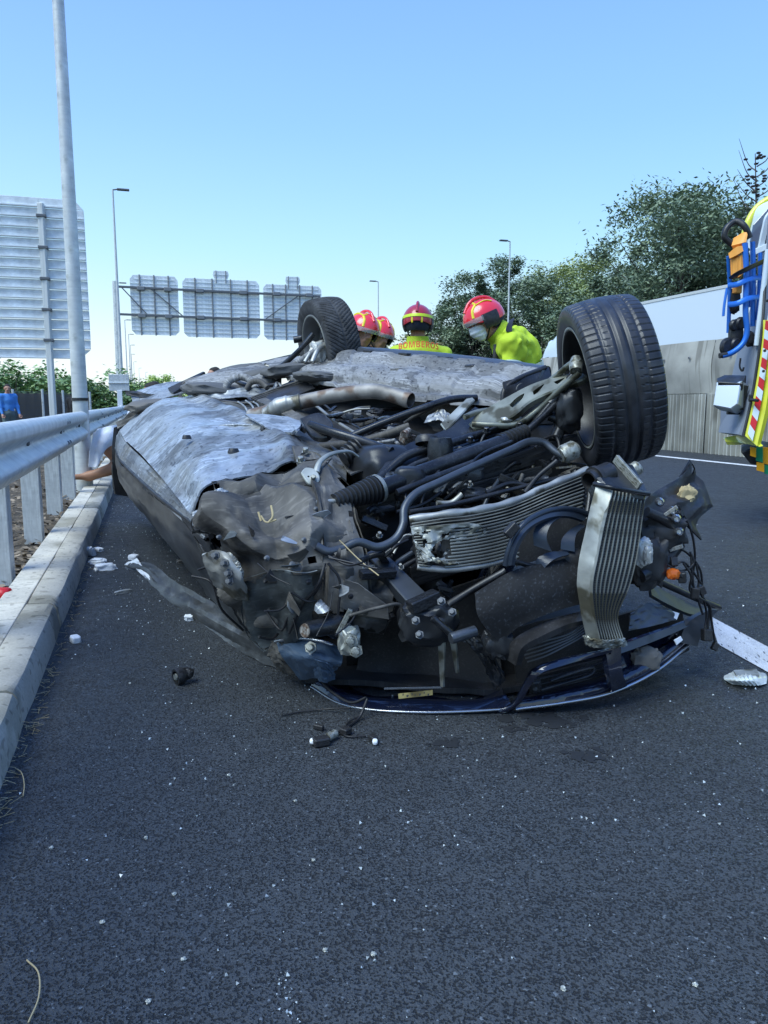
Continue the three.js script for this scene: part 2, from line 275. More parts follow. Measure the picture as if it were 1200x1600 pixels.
const T = {
  asphalt: tex(1536, 1.05, (u, v) => { const e = stone(u, v), t = agAt('tone', u, v), q = (t * 7.31) % 1, p = tfbm(u * 5, v * 5, 5, 3, 4), f = tn(u * 600, v * 600, 600, 8) * 0.025; const k = mix(0.095, 0.222 + q * 0.045 + (q > 0.975 ? 0.13 : 0), e) + p * 0.02 + f; return [k * 0.93, k * 1.0, k * 1.06]; }),
  asphaltBump: tex(1536, 1.05, (u, v) => { return clamp(stone(u, v) * (0.6 + agAt('tone', u, v) * 0.35) + tn(u * 400, v * 400, 400, 5) * 0.05); }, false),
  asphaltRough: tex(512, 2.3, (u, v) => 0.66 + tfbm(u * 60, v * 60, 60, 21, 4) * 0.25, false),
  concrete: tex(768, 1.6, (u, v) => { const k = 0.6 + tfbm(u * 6, v * 6, 6, 31, 5) * 0.12 + tn(u * 300, v * 300, 300, 33) * 0.03, sp = step(0.55, 0.75, tn(u * 70, v * 70, 70, 35)) * 0.1, st = step(0.12, 0.42, tfbm(u * 4 + 2, v * 4, 4, 37, 4)) * 0.11; return [k - sp - st, k * 0.985 - sp - st, k * 0.955 - sp - st * 1.1]; }),
  concreteBump: tex(768, 1.6, (u, v) => 0.5 + tfbm(u * 40, v * 40, 40, 41, 4) * 0.4 - step(0.6, 0.75, tn(u * 70, v * 70, 70, 35)) * 0.3, false),
  wall: tex(768, [3.1, 3.1], (u, v) => { const k = 0.47 + tfbm(u * 5, v * 5, 5, 51, 5) * 0.12, run = step(0.0, 0.5, tn(u * 60, v * 3, 60, 53)) * step(-0.1, 0.4, tn(u * 17, v * 2, 17, 54)) * 0.1; return [k - run, k * 0.985 - run, k * 0.95 - run]; }),
  galv: tex(512, 0.9, (u, v) => { const k = 0.60 + tfbm(u * 12, v * 12, 12, 61, 4) * 0.07 + tfbm(u * 3, v * 60, 60, 63, 2) * 0.025, dirt = step(0.25, 0.5, tfbm(u * 5, v * 5, 5, 65, 5)) * 0.1; return [k - dirt, k * 1.005 - dirt, k * 1.01 - dirt * 1.1]; }),
  galvRough: tex(512, 0.9, (u, v) => 0.5 + tfbm(u * 12, v * 12, 12, 67, 4) * 0.22, false),
  scraped: tex(1024, 1.5, (u, v) => {                    // bare steel under torn underseal: bright scrapes, dusty and dark patches
    const a = tfbm(u * 5, v * 5, 5, 71, 5), s = tn(u * 9 + a * 1.2, v * 190, 190, 73) * 0.5 + tn(u * 14, v * 330, 330, 74) * 0.5, d = step(-0.1, 0.45, tfbm(u * 4 + 1, v * 4, 4, 75, 6)), o = step(0.34, 0.5, tfbm(u * 48, v * 48, 48, 77, 4)) * step(-0.1, 0.3, tfbm(u * 3, v * 3, 3, 78, 3));
    const sc = step(0.35, 0.5, tn(u * 26 + a, v * 210 + a * 3, 210, 79)) * step(-0.2, 0.1, tn(u * 5, v * 9, 9, 86)), gr = step(0.05, 0.13, a + tfbm(u * 30, v * 30, 30, 88, 3) * 0.25); let k = 0.56 + s * 0.05 + sc * 0.14 - gr * 0.13 + tfbm(u * 60, v * 60, 60, 84, 3) * 0.07 - step(0.62, 0.72, tn(u * 90, v * 90, 90, 82)) * 0.14; const c = [k, k * 1.0, k * 1.02]; const dust = [0.47, 0.45, 0.42], dark = [0.16, 0.16, 0.17];
    return c.map((q, n) => mix(mix(q, dust[n] + s * 0.05, d * 0.6), dark[n], o * 0.7));
  }),
  scrapedRough: tex(512, 1.5, (u, v) => 0.46 + tfbm(u * 5, v * 5, 5, 71, 5) * 0.2 + step(0.1, 0.34, tfbm(u * 4 + 1, v * 4, 4, 75, 5)) * 0.32, false),
  grime: tex(1024, 0.9, (u, v) => {                      // road-dirty underseal, brown-grey with scuffs
    const a = tfbm(u * 4, v * 4, 4, 81, 6), b = tfbm(u * 18, v * 18, 18, 83, 4), s = step(0.3, 0.8, tn(u * 40 + a * 3, v * 160, 160, 85)) * 0.07, w = step(0.2, 0.6, tfbm(u * 9, v * 9, 9, 87, 6)) * 0.14;
    const k = 0.345 + a * 0.2 + b * 0.1 + s + w; return [k * 1.0, k * 0.965, k * 0.92];
  }),
  dents: tex(768, 1.1, (u, v) => { const a = tfbm(u * 8, v * 8, 8, 181, 5), s = step(0.55, 0.9, tn(u * 6, v * 150, 150, 183)) * 0.25 - step(0.6, 0.95, tn(u * 9 + 3, v * 220, 220, 185)) * 0.25, c = Math.pow(1 - Math.abs(tn(u * 7 + a, v * 7 + a, 7, 187)), 8) * 0.4; return 0.5 + a * 0.45 + s * 0.12 - c * 0.5 + tfbm(u * 60, v * 60, 60, 189, 3) * 0.16; }, false),
  grimeBump: tex(512, 0.9, (u, v) => 0.5 + tfbm(u * 14, v * 14, 14, 89, 5) * 0.5, false),
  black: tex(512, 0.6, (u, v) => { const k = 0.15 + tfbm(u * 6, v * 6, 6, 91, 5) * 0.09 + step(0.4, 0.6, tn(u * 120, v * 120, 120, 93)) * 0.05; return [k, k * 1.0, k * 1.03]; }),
  blackRough: tex(512, 0.6, (u, v) => 0.42 + tfbm(u * 6, v * 6, 6, 95, 5) * 0.3, false),
  speckle: tex(512, 0.35, (u, v) => { const k = 0.10 + step(0.1, 0.7, tfbm(u * 50, v * 50, 50, 97, 3)) * 0.22 + tfbm(u * 6, v * 6, 6, 98, 3) * 0.06; return [k, k * 1.01, k * 1.03]; }),
  alloy: tex(512, 0.5, (u, v) => { const a = tfbm(u * 7, v * 7, 7, 101, 5), d = step(0.12, 0.4, tfbm(u * 5, v * 5, 5, 103, 5)), k = 0.62 + a * 0.2; return [mix(k, 0.30, d * 0.75), mix(k, 0.28, d * 0.75), mix(k * 0.97, 0.22, d * 0.75)]; }),
  rust: tex(512, 0.5, (u, v) => { const a = tfbm(u * 7, v * 7, 7, 111, 5), b = step(0.0, 0.35, tfbm(u * 4, v * 4, 4, 113, 5)), k = 0.55 + a * 0.2; return [mix(k, 0.40 + a * 0.2, b), mix(k * 0.97, 0.33 + a * 0.18, b), mix(k * 0.93, 0.28 + a * 0.15, b)]; }),
  rubber: tex(512, 0.4, (u, v) => { const k = 0.135 + tfbm(u * 8, v * 8, 8, 121, 5) * 0.08; return [k, k, k * 1.04]; }),
  cloth: tex(512, 0.25, (u, v) => 0.5 + 0.25 * Math.sin(u * 400) * Math.sin(v * 400) + tfbm(u * 8, v * 8, 8, 131, 4) * 0.4, false),
  soil: tex(512, 1.3, (u, v) => { const a = tfbm(u * 9, v * 9, 9, 141, 5), b = tn(u * 120, v * 120, 120, 143), k = 0.34 + a * 0.2 + b * 0.06; return [k, k * 0.88, k * 0.72]; }),
  soilBump: tex(512, 1.3, (u, v) => 0.5 + tfbm(u * 40, v * 40, 40, 145, 4) * 0.8, false),
  marking: tex(512, 0.8, (u, v) => { const w = step(0.36, 0.6, tfbm(u * 26, v * 26, 26, 151, 4)), k = 0.88 + tfbm(u * 6, v * 6, 6, 153, 4) * 0.1; return [mix(k, 0.3, w), mix(k, 0.31, w), mix(k, 0.33, w)]; }),
  bark: tex(256, 0.8, (u, v) => { const k = 0.36 + tn(u * 24, v * 5, 24, 161) * 0.1 + tfbm(u * 9, v * 9, 9, 163, 3) * 0.15; return [k, k * 0.93, k * 0.84]; }),
};
const M = {
  asphalt: mat('asphalt', { map: T.asphalt, bumpMap: T.asphaltBump, bumpScale: 0.006, roughnessMap: T.asphaltRough, roughness: 1.0 }),
  kerb: mat('kerb concrete', { map: T.concrete, bumpMap: T.concreteBump, bumpScale: 0.002, roughness: 0.92, color: rgb(1.45, 1.36, 1.16) }),
  slab: mat('slab concrete', { map: T.concrete, bumpMap: T.concreteBump, bumpScale: 0.001, roughness: 0.9, color: rgb(1.62, 1.54, 1.36) }),
  wallUpper: mat('upper wall concrete', { map: T.wall, bumpMap: T.concreteBump, bumpScale: 0.002, roughness: 0.95, color: rgb(1.9, 1.92, 1.86) }),
  wallLower: mat('ribbed wall concrete', { map: T.wall, bumpMap: T.concreteBump, bumpScale: 0.003, roughness: 0.95, color: rgb(1.9, 1.96, 1.9) }),
  soil: mat('dry soil', { map: T.soil, bumpMap: T.soilBump, bumpScale: 0.02, roughness: 1 }),
  grassland: mat('dry verge', { map: T.soil, color: rgb(0.7, 0.75, 0.55), roughness: 1 }),
  paint: mat('road paint', { map: T.marking, bumpMap: T.asphaltBump, bumpScale: 0.003, roughness: 0.75 }),
  galv: mat('galvanised steel', { map: T.galv, roughnessMap: T.galvRough, roughness: 1, metalness: 0.25, color: rgb(1.85, 1.9, 1.84) }),
  galvDark: mat('weathered steel', { map: T.galv, roughness: 0.6, metalness: 0.5, color: rgb(0.5, 0.52, 0.54) }),
  aluminium: mat('sign aluminium', { map: T.galv, roughness: 0.5, metalness: 0.1, color: rgb(2.3, 2.4, 2.4) }),
  signFrame: mat('sign frame', { roughness: 0.6, metalness: 0.4, color: rgb(0.22, 0.23, 0.24) }),
  scraped: mat('scraped steel', { map: T.scraped, roughnessMap: T.scrapedRough, roughness: 1.0, metalness: 0.4, bumpMap: T.dents, bumpScale: 0.0035, color: rgb(1.12, 1.2, 1.22), vertexColors: true }),
  dusty: mat('dusty underseal', { map: T.scraped, roughness: 0.82, metalness: 0.05, color: rgb(0.82, 0.82, 0.78), bumpMap: T.dents, bumpScale: 0.005 }),
  grime: mat('dirty underseal', { map: T.grime, roughness: 0.68, metalness: 0.12, color: rgb(0.9, 0.9, 0.88), bumpMap: T.grimeBump, bumpScale: 0.004 }),
  grimeDark: mat('dark dirty panel', { map: T.grime, roughness: 0.66, metalness: 0.15, color: rgb(0.66, 0.67, 0.66), bumpMap: T.grimeBump, bumpScale: 0.003 }),
  black: mat('black plastic', { map: T.black, roughnessMap: T.blackRough, roughness: 1.1, metalness: 0 }),
  blackMetal: mat('black painted steel', { map: T.black, roughnessMap: T.blackRough, roughness: 0.8, metalness: 0.35, color: rgb(1.15, 1.25, 1.35) }),
  steelBlue: mat('grey steel member', { map: T.galv, roughness: 0.42, metalness: 0.6, color: rgb(0.25, 0.28, 0.32) }),
  speckle: mat('felt undertray', { map: T.speckle, roughness: 0.85, color: rgb(0.42, 0.47, 0.54) }),
  alloy: mat('cast alloy', { map: T.alloy, roughness: 0.52, metalness: 0.6 }),
  alloyClean: mat('bare alloy', { map: T.alloy, roughness: 0.5, metalness: 0.55, color: rgb(0.92, 0.94, 0.9) }),
  fin: mat('radiator tubes', { map: T.alloy, roughness: 0.55, metalness: 0.4, color: rgb(0.42, 0.43, 0.41) }),
  finGap: mat('gap shaded fins', { roughness: 0.8, metalness: 0.2, color: rgb(0.06, 0.063, 0.06) }),  // fins darkened so the gaps between the ribs look shaded
  finDark: mat('radiator core', { map: T.black, roughness: 0.8, metalness: 0.2, color: rgb(0.9, 0.95, 0.95) }),
  rust: mat('exhaust steel', { map: T.rust, roughness: 0.6, metalness: 0.45 }),
  rubber: mat('tyre rubber', { map: T.rubber, roughness: 0.4, color: rgb(1.4, 1.5, 1.65), bumpMap: T.grimeBump, bumpScale: 0.0006 }),
  rubberGrey: mat('dusty tyre rubber', { map: T.rubber, roughness: 0.85, color: rgb(2.3, 2.4, 2.4) }),
  boot: mat('rubber boot', { roughness: 0.5, color: rgb(0.016, 0.017, 0.019) }),
  carPaint: mat('dark blue car paint', { phys: true, color: rgb(0.006, 0.010, 0.028), roughness: 0.22, metalness: 0.2, clearcoat: 1, clearcoatRoughness: 0.04 }),
  dustyPaint: mat('dusty dark paint', { phys: true, map: T.grime, color: rgb(0.3, 0.33, 0.38), roughness: 0.42, metalness: 0.3, clearcoat: 0.4, clearcoatRoughness: 0.3 }),
  tornPaint: mat('scuffed grey paint', { map: T.grime, color: rgb(0.62, 0.7, 0.78), roughness: 0.42, metalness: 0.2 }),
  bluePlastic: mat('blue grey plastic', { roughness: 0.35, color: rgb(0.045, 0.075, 0.12) }),
  fanPlastic: mat('dark fan plastic', { roughness: 0.32, color: rgb(0.018, 0.026, 0.04) }),
  armAlloy: mat('oily cast alloy', { map: T.alloy, roughness: 0.42, metalness: 0.6, color: rgb(0.6, 0.62, 0.54) }),
  trim: mat('bright trim', { roughness: 0.25, metalness: 0.9, color: rgb(0.45, 0.47, 0.5) }),
  deep: mat('black engine and recess backing', { map: T.black, roughness: 0.75, metalness: 0.1 }),  // plain black, also on the sheets that darken the nose recesses
  white: mat('white plastic', { roughness: 0.45, color: rgb(0.78, 0.80, 0.82) }),
  whitePaint: mat('white coachwork', { phys: true, roughness: 0.4, color: rgb(0.6, 0.68, 0.75), clearcoat: 0.4 }),
  amber: mat('amber lens', { phys: true, roughness: 0.1, color: rgb(0.85, 0.18, 0.02), transmission: 0.3 }),
  lens: mat('clear lens', { phys: true, roughness: 0.12, color: rgb(0.75, 0.8, 0.78), clearcoat: 1 }),
  glassDark: mat('dark glass', { phys: true, roughness: 0.06, color: rgb(0.015, 0.018, 0.022), clearcoat: 1 }),
  glassGrey: mat('grey tinted glass', { phys: true, roughness: 0.08, color: rgb(0.10, 0.12, 0.17), clearcoat: 1 }),
  hiVis: mat('fluorescent yellow cloth', { phys: true, roughness: 0.85, color: rgb(0.47, 0.62, 0.03), bumpMap: T.cloth, bumpScale: 0.002, sheen: 0.3, sheenColor: rgb(0.8, 1, 0.2) }),
  navy: mat('navy cloth', { roughness: 0.9, color: rgb(0.02, 0.025, 0.045) }),
  silverTape: mat('reflective tape', { roughness: 0.35, metalness: 0.3, color: rgb(0.6, 0.66, 0.6) }),
  helmetRed: mat('red helmet shell', { phys: true, roughness: 0.28, color: rgb(0.78, 0.028, 0.045), clearcoat: 0.7, clearcoatRoughness: 0.15 }),
  helmetDark: mat('maroon helmet shell', { phys: true, roughness: 0.35, color: rgb(0.36, 0.014, 0.03), clearcoat: 0.5, clearcoatRoughness: 0.15 }),
  helmetYellow: mat('yellow helmet stripe', { roughness: 0.4, color: rgb(0.75, 0.62, 0.02) }),
  helmetLime: mat('lime helmet band', { roughness: 0.4, color: rgb(0.55, 0.72, 0.02) }),
  skin: mat('skin', { phys: true, roughness: 0.55, color: rgb(0.42, 0.22, 0.145), sheen: 0.15 }),
  skinTan: mat('tanned skin', { phys: true, roughness: 0.55, color: rgb(0.34, 0.165, 0.09) }),
  mask: mat('paper mask', { roughness: 0.9, color: rgb(0.8, 0.82, 0.82) }),
  linen: mat('white cotton', { roughness: 0.95, color: rgb(0.8, 0.82, 0.88), bumpMap: T.cloth, bumpScale: 0.002 }),
  shirtBlue: mat('blue cotton', { roughness: 0.95, color: rgb(0.06, 0.22, 0.55) }),
  shirtBlack: mat('black cotton', { roughness: 0.95, color: rgb(0.012, 0.012, 0.014) }),
  denim: mat('grey denim', { roughness: 0.95, color: rgb(0.10, 0.14, 0.14) }),
  hair: mat('dark hair', { roughness: 0.8, color: rgb(0.025, 0.018, 0.014) }),
  ambYellow: mat('ambulance yellow', { phys: true, roughness: 0.35, color: rgb(0.72, 0.72, 0.05), clearcoat: 0.6 }),
  ambGrey: mat('grey moulded door trim', { roughness: 0.55, color: rgb(0.22, 0.25, 0.31) }),
  chairBlue: mat('blue anodised frame', { roughness: 0.35, metalness: 0.2, color: rgb(0.02, 0.16, 0.62) }),
  chairOrange: mat('orange vinyl', { roughness: 0.5, color: rgb(0.85, 0.36, 0.06) }),
  red: mat('red plastic', { roughness: 0.35, color: rgb(0.55, 0.015, 0.02) }),
  green: mat('green marking', { roughness: 0.4, color: rgb(0.01, 0.28, 0.12) }),
  orange: mat('amber marking', { roughness: 0.4, color: rgb(0.85, 0.38, 0.01) }),
  bark: mat('bark', { map: T.bark, roughness: 0.95, color: rgb(0.7, 0.7, 0.7) }),
  leaf: mat('leaves', { vertexColors: true, roughness: 0.6, color: rgb(3.1, 3.2, 3.0) }),
  liner: mat('scuffed arch liner', { map: T.grime, roughness: 0.5, color: rgb(0.7, 0.85, 0.95), bumpMap: T.dents, bumpScale: 0.004 }),
  visor: mat('clear visor', { phys: true, roughness: 0.05, transmission: 0.85, thickness: 0, color: rgb(0.85, 0.9, 0.9) }),
  gold: mat('worn yellow label', { map: T.alloy, roughness: 0.6, color: rgb(0.75, 0.62, 0.25) }),
  brushed: mat('brushed steel', { roughness: 0.35, metalness: 0.7, color: rgb(0.62, 0.66, 0.68) }),
  wire: mat('wire insulation', { roughness: 0.5, color: rgb(0.014, 0.014, 0.016) }),
  oil: mat('spilt oil', { roughness: 0.6, color: rgb(0.018, 0.02, 0.023) }),
  straw: mat('dry straw', { roughness: 0.9, color: rgb(0.45, 0.36, 0.2) }),
  fence: mat('brown mesh cloth', { roughness: 1, color: rgb(0.16, 0.14, 0.11) }),
};

// ---------------------------------------------------------------- the setting
function strip(u0, u1, w0, w1, y, nu, nw, hf) {           // a sheet in road axes, uv in metres
  const pos = [], uv = [], idx = [];
  for (let j = 0; j <= nw; j++) for (let i = 0; i <= nu; i++) { const u = mix(u0, u1, i / nu), w = mix(w0, w1, j / nw), p = R(u, y + (hf ? hf(u, w) : 0), w); pos.push(p.x, p.y, p.z); uv.push(u, w); }
  for (let j = 0; j < nw; j++) for (let i = 0; i < nu; i++) { const a = j * (nu + 1) + i; idx.push(a, a + 1, a + nu + 2, a, a + nu + 2, a + nu + 1); }
  const g = new THREE.BufferGeometry(); g.setAttribute('position', new THREE.Float32BufferAttribute(pos, 3)); g.setAttribute('uv', new THREE.Float32BufferAttribute(uv, 2)); g.setIndex(idx); g.computeVertexNormals(); return g;
}
struct('terrain', strip(-900, 900, -400, 1600, -0.75, 20, 20), M.grassland, 'dry open ground reaching to the horizon', 'ground');
struct('road', [strip(-0.42, 10.75, -12, 420, 0, 4, 40)], M.asphalt, 'dark coarse asphalt motorway carriageway', 'road');
struct('far_carriageway', strip(11.3, 20, -12, 420, 0, 2, 20), M.asphalt, 'asphalt carriageway behind the concrete wall', 'road');
struct('verge', strip(-30, -0.66, -12, 420, 0, 60, 200, (u, w) => 0.045 - 0.5 * step(-2, -9, u) + 0.03 * fbm(u * 1.3, w * 1.3)), M.soil, 'bare brown verge behind the guardrail', 'verge');
struct('embankment', strip(19.8, 90, -12, 420, 0, 20, 40, (u, w) => Math.min(2.4, (u - 19.8) * 0.14) + 0.2 * fbm(u * 0.2, w * 0.2)), M.grassland, 'dry grassy bank rising beyond the far carriageway', 'embankment');
{ // painted lines, laid as thin sheets
  const bend = (g, k, w0) => { const p = g.attributes.position; return g; };
  const a = G(1200, 1012), b = G(1108, 963), c = G(1122, 1008), d = G(1200, 1044);
  const e = a.clone().sub(b), lineFar = b.clone(), q = (p, k) => p.clone().addScaledVector(e, k).setY(0.004);
  const pos = [lineFar.clone().setY(0.004), q(a, 2.2), q(d, 2.3), c.clone().setY(0.004)];
  const s = sheet([[pos[0], pos[1]], [pos[3], pos[2]]], { nu: 6, nv: 2, th: 0, up: V(0, 1, 0) });
  struct('lane_marking', s, M.paint, 'broad white lane line painted beside the wrecked car', 'road marking');
  struct('edge_marking', strip(9.28, 9.46, -5, 300, 0.004, 1, 60), M.paint, 'thin white edge line along the foot of the concrete wall', 'road marking');
}
{ // kerb stones and the paving behind them, each stone its own piece
  const kerb = struct('kerb', [strip(-0.7, -0.43, -6, 200, -0.02, 1, 20)], M.kerb, 'pale concrete kerb along the guardrail side of the road', 'kerb');
  const L = 1.13, rr = rng(5);
  for (let k = -4; k < 44; k++) {
    const w0 = 2.58 + k * L + 0.006, w1 = w0 + L - 0.012, dy = (rr() - 0.5) * 0.006, du = (rr() - 0.5) * 0.006;
    const prof = [[-0.556, -0.05], [-0.556, 0.121], [-0.463, 0.118], [-0.44, 0.108], [-0.428, 0.09], [-0.408, -0.05]], n = 6, pos = [], uv = [], idx = [];
    for (let j = 0; j <= n; j++) { const w = mix(w0, w1, j / n), e = j === 0 || j === n ? 0.006 : 0; let s = 0; prof.forEach(([u, y], i) => { if (i) s += Math.hypot(u - prof[i - 1][0], y - prof[i - 1][1]); const wear = i > 1 && i < 5 ? 0.006 * fbm(w * 9, u * 20, k) : 0, p = R(u + du - wear - (i > 2 ? e : 0), y + dy - (i > 0 && i < 5 ? e : 0) - Math.abs(wear), w); pos.push(p.x, p.y, p.z); uv.push(s + k * 0.37, w); }); }
    for (let j = 0; j < n; j++) for (let i = 0; i < 5; i++) { const a = j * 6 + i; idx.push(a, a + 6, a + 7, a, a + 7, a + 1); }
    for (const j of [0, n]) for (let i = 1; i < 5; i++) j ? idx.push(j * 6, j * 6 + i, j * 6 + i + 1) : idx.push(0, i + 1, i);
    const g = new THREE.BufferGeometry(); g.setAttribute('position', new THREE.Float32BufferAttribute(pos, 3)); g.setAttribute('uv', new THREE.Float32BufferAttribute(uv, 2)); g.setIndex(idx);
    part('kerb_stone', toCreasedNormals(g, 0.5), M.kerb, kerb);
    const c = R(-0.626, 0.035 + dy * 0.5, (w0 + w1) / 2 + 0.02), s = new RoundedBoxGeometry(0.128, 0.17, L - 0.012, 1, 0.006), up = s.attributes.uv, sp = s.attributes.position;
    for (let i = 0; i < up.count; i++) up.setXY(i, sp.getX(i) + sp.getY(i) + k * 0.61, sp.getZ(i) + k * 1.13);
    s.rotateY(ROAD_TURN); s.translate(c.x, c.y, c.z);
    part('paving_slab', s, M.slab, kerb);
  }
}
{ // guardrail: lapped beams bolted to a row of posts
  const gr = thing('guardrail', 'galvanised steel guardrail standing behind the kerb', 'guardrail', R(-0.75, 0.03, 4));
  const prof = [[-0.70, 0.628], [-0.672, 0.625], [-0.655, 0.64], [-0.628, 0.672], [-0.62, 0.69], [-0.622, 0.712], [-0.655, 0.745], [-0.68, 0.768], [-0.683, 0.79], [-0.655, 0.815], [-0.624, 0.842], [-0.617, 0.868], [-0.622, 0.898], [-0.645, 0.923], [-0.672, 0.931], [-0.70, 0.928]];
  const smooth = []; { const c = new THREE.SplineCurve(prof.map(([u, y]) => new THREE.Vector2(u, y))); smooth.push(...c.getPoints(44)); }
  const beam = (w0, w1, out) => {
    const n = 16, pos = [], uv = [], idx = [], m = smooth.length;
    for (let s = 0; s < 2; s++) for (let j = 0; j <= n; j++) { const w = mix(w0, w1, j / n); smooth.forEach((q, i) => { const p = R(q.x + out - s * 0.004, q.y + 0.004 * fbm(w * 0.8, 3) - 0.006, w); pos.push(p.x, p.y, p.z); uv.push(i * 0.012, w); }); }
    const o = (n + 1) * m, quad = (a, b, c, d) => idx.push(a, b, c, a, c, d);
    for (let j = 0; j < n; j++) for (let i = 0; i < m - 1; i++) { const a = j * m + i; quad(a, a + 1, a + m + 1, a + m); quad(o + a, o + a + m, o + a + m + 1, o + a + 1); }
    for (const j of [0, n]) for (let i = 0; i < m - 1; i++) { const a = j * m + i; quad(a, a + o, a + o + 1, a + 1); }
    for (const i of [0, m - 1]) for (let j = 0; j < n; j++) { const a = j * m + i; quad(a, a + m, a + m + o, a + o); }
    const g = new THREE.BufferGeometry(); g.setAttribute('position', new THREE.Float32BufferAttribute(pos, 3)); g.setAttribute('uv', new THREE.Float32BufferAttribute(uv, 2)); g.setIndex(idx); return toCreasedNormals(g, 0.6);
  };
  const joints = [-3.1, 1.9, 6.9, 11.9, 16.9, 21.9, 26.9, 31.9, 36.9, 41.9, 46.9];
  for (let i = 0; i < joints.length - 1; i++) {
    const b = part('beam', beam(joints[i] - (i ? 0.3 : 0), joints[i + 1], i % 2 ? 0.0055 : 0), M.galv, gr);
    for (const [dw, y] of [[-0.25, 0.70], [-0.25, 0.86], [-0.08, 0.70], [-0.08, 0.86], [-0.17, 0.785]]) { const w = joints[i + 1] + dw; part('bolt', turned(R(y > 0.75 && y < 0.8 ? -0.682 : -0.628, y, w), R(y > 0.75 && y < 0.8 ? -0.664 : -0.606, y, w), [[0, 0.0], [0, 0.016], [0.7, 0.015], [1, 0.008], [1, 0]], 10), M.galvDark, b); }
    for (const f of [0.32, 0.6]) { const w = mix(joints[i], joints[i + 1], f); part('bolt', turned(R(-0.682, 0.785, w), R(-0.662, 0.785, w), [[0, 0], [0, 0.017], [0.7, 0.016], [1, 0.008], [1, 0]], 10), M.galvDark, b); }
  }
  for (let k = -2; k < 34; k++) {
    const w = 4.5 + k * 1.28, u = -0.79, g = [];
    for (const [du, dw, su, sw] of [[0, -0.058, 0.11, 0.006], [0.055, 0, 0.006, 0.116], [-0.055, 0, 0.006, 0.116]]) { const c = R(u + du, 0.38, w + dw), b = new THREE.BoxGeometry(su, 0.86, sw); b.rotateY(ROAD_TURN); b.translate(c.x, c.y, c.z); g.push(b); }
    part('post', g, M.galv, gr);
    const c = R(-0.708, 0.785, w), s = new RoundedBoxGeometry(0.05, 0.17, 0.1, 1, 0.006); s.rotateY(ROAD_TURN); s.translate(c.x, c.y, c.z); part('spacer', s, M.galvDark, gr);
  }
}
{ // leaf litter on the verge
  const r = rng(77), q = new THREE.PlaneGeometry(0.045, 0.02, 1, 1); q.rotateX(-Math.PI / 2); const N = 16000, im = new THREE.InstancedMesh(q, mat('dry leaf', { roughness: 1 }), N), o = new THREE.Object3D();
  for (let i = 0; i < N; i++) { const w = 2 + Math.pow(r(), 1.5) * 22, u = -0.72 - Math.pow(r(), 1.4) * 7, p = R(u, 0.055 - 0.5 * step(-2, -9, u) + r() * 0.03 + 0.03 * fbm(u * 1.3, w * 1.3), w); o.position.copy(p); o.rotation.set((r() - 0.5) * 0.9, r() * 6.3, (r() - 0.5) * 0.9); o.scale.setScalar(0.5 + r() * 1.1); o.updateMatrix(); im.setMatrixAt(i, o.matrix); const k = 0.06 + Math.pow(r(), 2) * 0.28; im.setColorAt(i, rgb(k, k * 0.78, k * 0.55)); }
  im.name = 'leaf_litter'; im.userData = { kind: 'stuff', label: 'dry brown leaves strewn over the verge', category: 'leaves' }; im.castShadow = im.receiveShadow = true; scene.add(im);
}
{ // concrete retaining wall: ribbed lower panels and plain upper ones
  const wall = thing('concrete_wall', 'weathered concrete wall of ribbed and plain panels beside the road', 'wall', R(10.9, 0, 14));
  part('wall_core', (() => { const g = new THREE.BoxGeometry(0.25, 2.2, 120); g.rotateY(ROAD_TURN); const c = R(11.0, 1.1, 50); g.translate(c.x, c.y, c.z); return g; })(), M.wallLower, wall);
  for (let k = -2; k < 34; k++) {
    const w0 = 1 + k * 2.0 + 0.012, w1 = w0 + 2.0 - 0.024, n = 72, pos = [], uv = [], idx = [], r = rng(900 + k);
    for (let j = 0; j <= n; j++) { const w = mix(w0, w1, j / n), rib = (j % 4 < 2 ? 0.07 + 0.04 * h3(j >> 2, k, 4) : 0.0); for (const y of [0, 0.55, 1.19]) { const p = R(10.84 - rib - 0.006 * h3(j, k, 9), y, w); pos.push(p.x, p.y, p.z); uv.push(w, y); } }
    for (let j = 0; j < n; j++) for (let i = 0; i < 2; i++) { const a = j * 3 + i; idx.push(a, a + 3, a + 4, a, a + 4, a + 1); }
    const s0 = pos.length / 3; for (const j of [0, 1]) for (const [u, y] of [[10.84, 1.19], [10.9, 1.19]]) { const p = R(u, y, j ? w1 : w0); pos.push(p.x, p.y, p.z); uv.push(u, j); } idx.push(s0, s0 + 1, s0 + 3, s0, s0 + 3, s0 + 2);
    const g = new THREE.BufferGeometry(); g.setAttribute('position', new THREE.Float32BufferAttribute(pos, 3)); g.setAttribute('uv', new THREE.Float32BufferAttribute(uv, 2)); g.setIndex(idx); const f = g.toNonIndexed(); f.computeVertexNormals();
    part('ribbed_panel', f, M.wallLower, wall);
    const bow = 0.03 + 0.02 * r(), top = 2.26 + (r() - 0.5) * 0.02, q = sheet([[R(10.86, 1.205, w0), R(10.84, 1.205, (w0 + w1) / 2), R(10.86, 1.205, w1)], [R(10.83 - bow, 1.75, w0), R(10.81 - bow, 1.75, (w0 + w1) / 2), R(10.83 - bow, 1.75, w1)], [R(10.86, top, w0), R(10.84, top, (w0 + w1) / 2), R(10.86, top, w1)]], { nu: 6, nv: 8, th: 0.12, up: R(-1, 0, 0), disp: (u, v) => -0.02 * step(0.12, 0, Math.min(u, 1 - u)) });
    const panel = part('upper_panel', q, M.wallUpper, wall);
    for (const f of [0.3, 0.72]) { const a = R(10.80 - bow, 1.93, mix(w0, w1, f)); part('lifting_socket', turned(a, R(10.775 - bow, 1.93, mix(w0, w1, f)), [[0, 0], [0, 0.03], [0.8, 0.028], [1, 0.02], [0.3, 0.014], [0.3, 0]], 10), M.signFrame, panel); }
  }
}

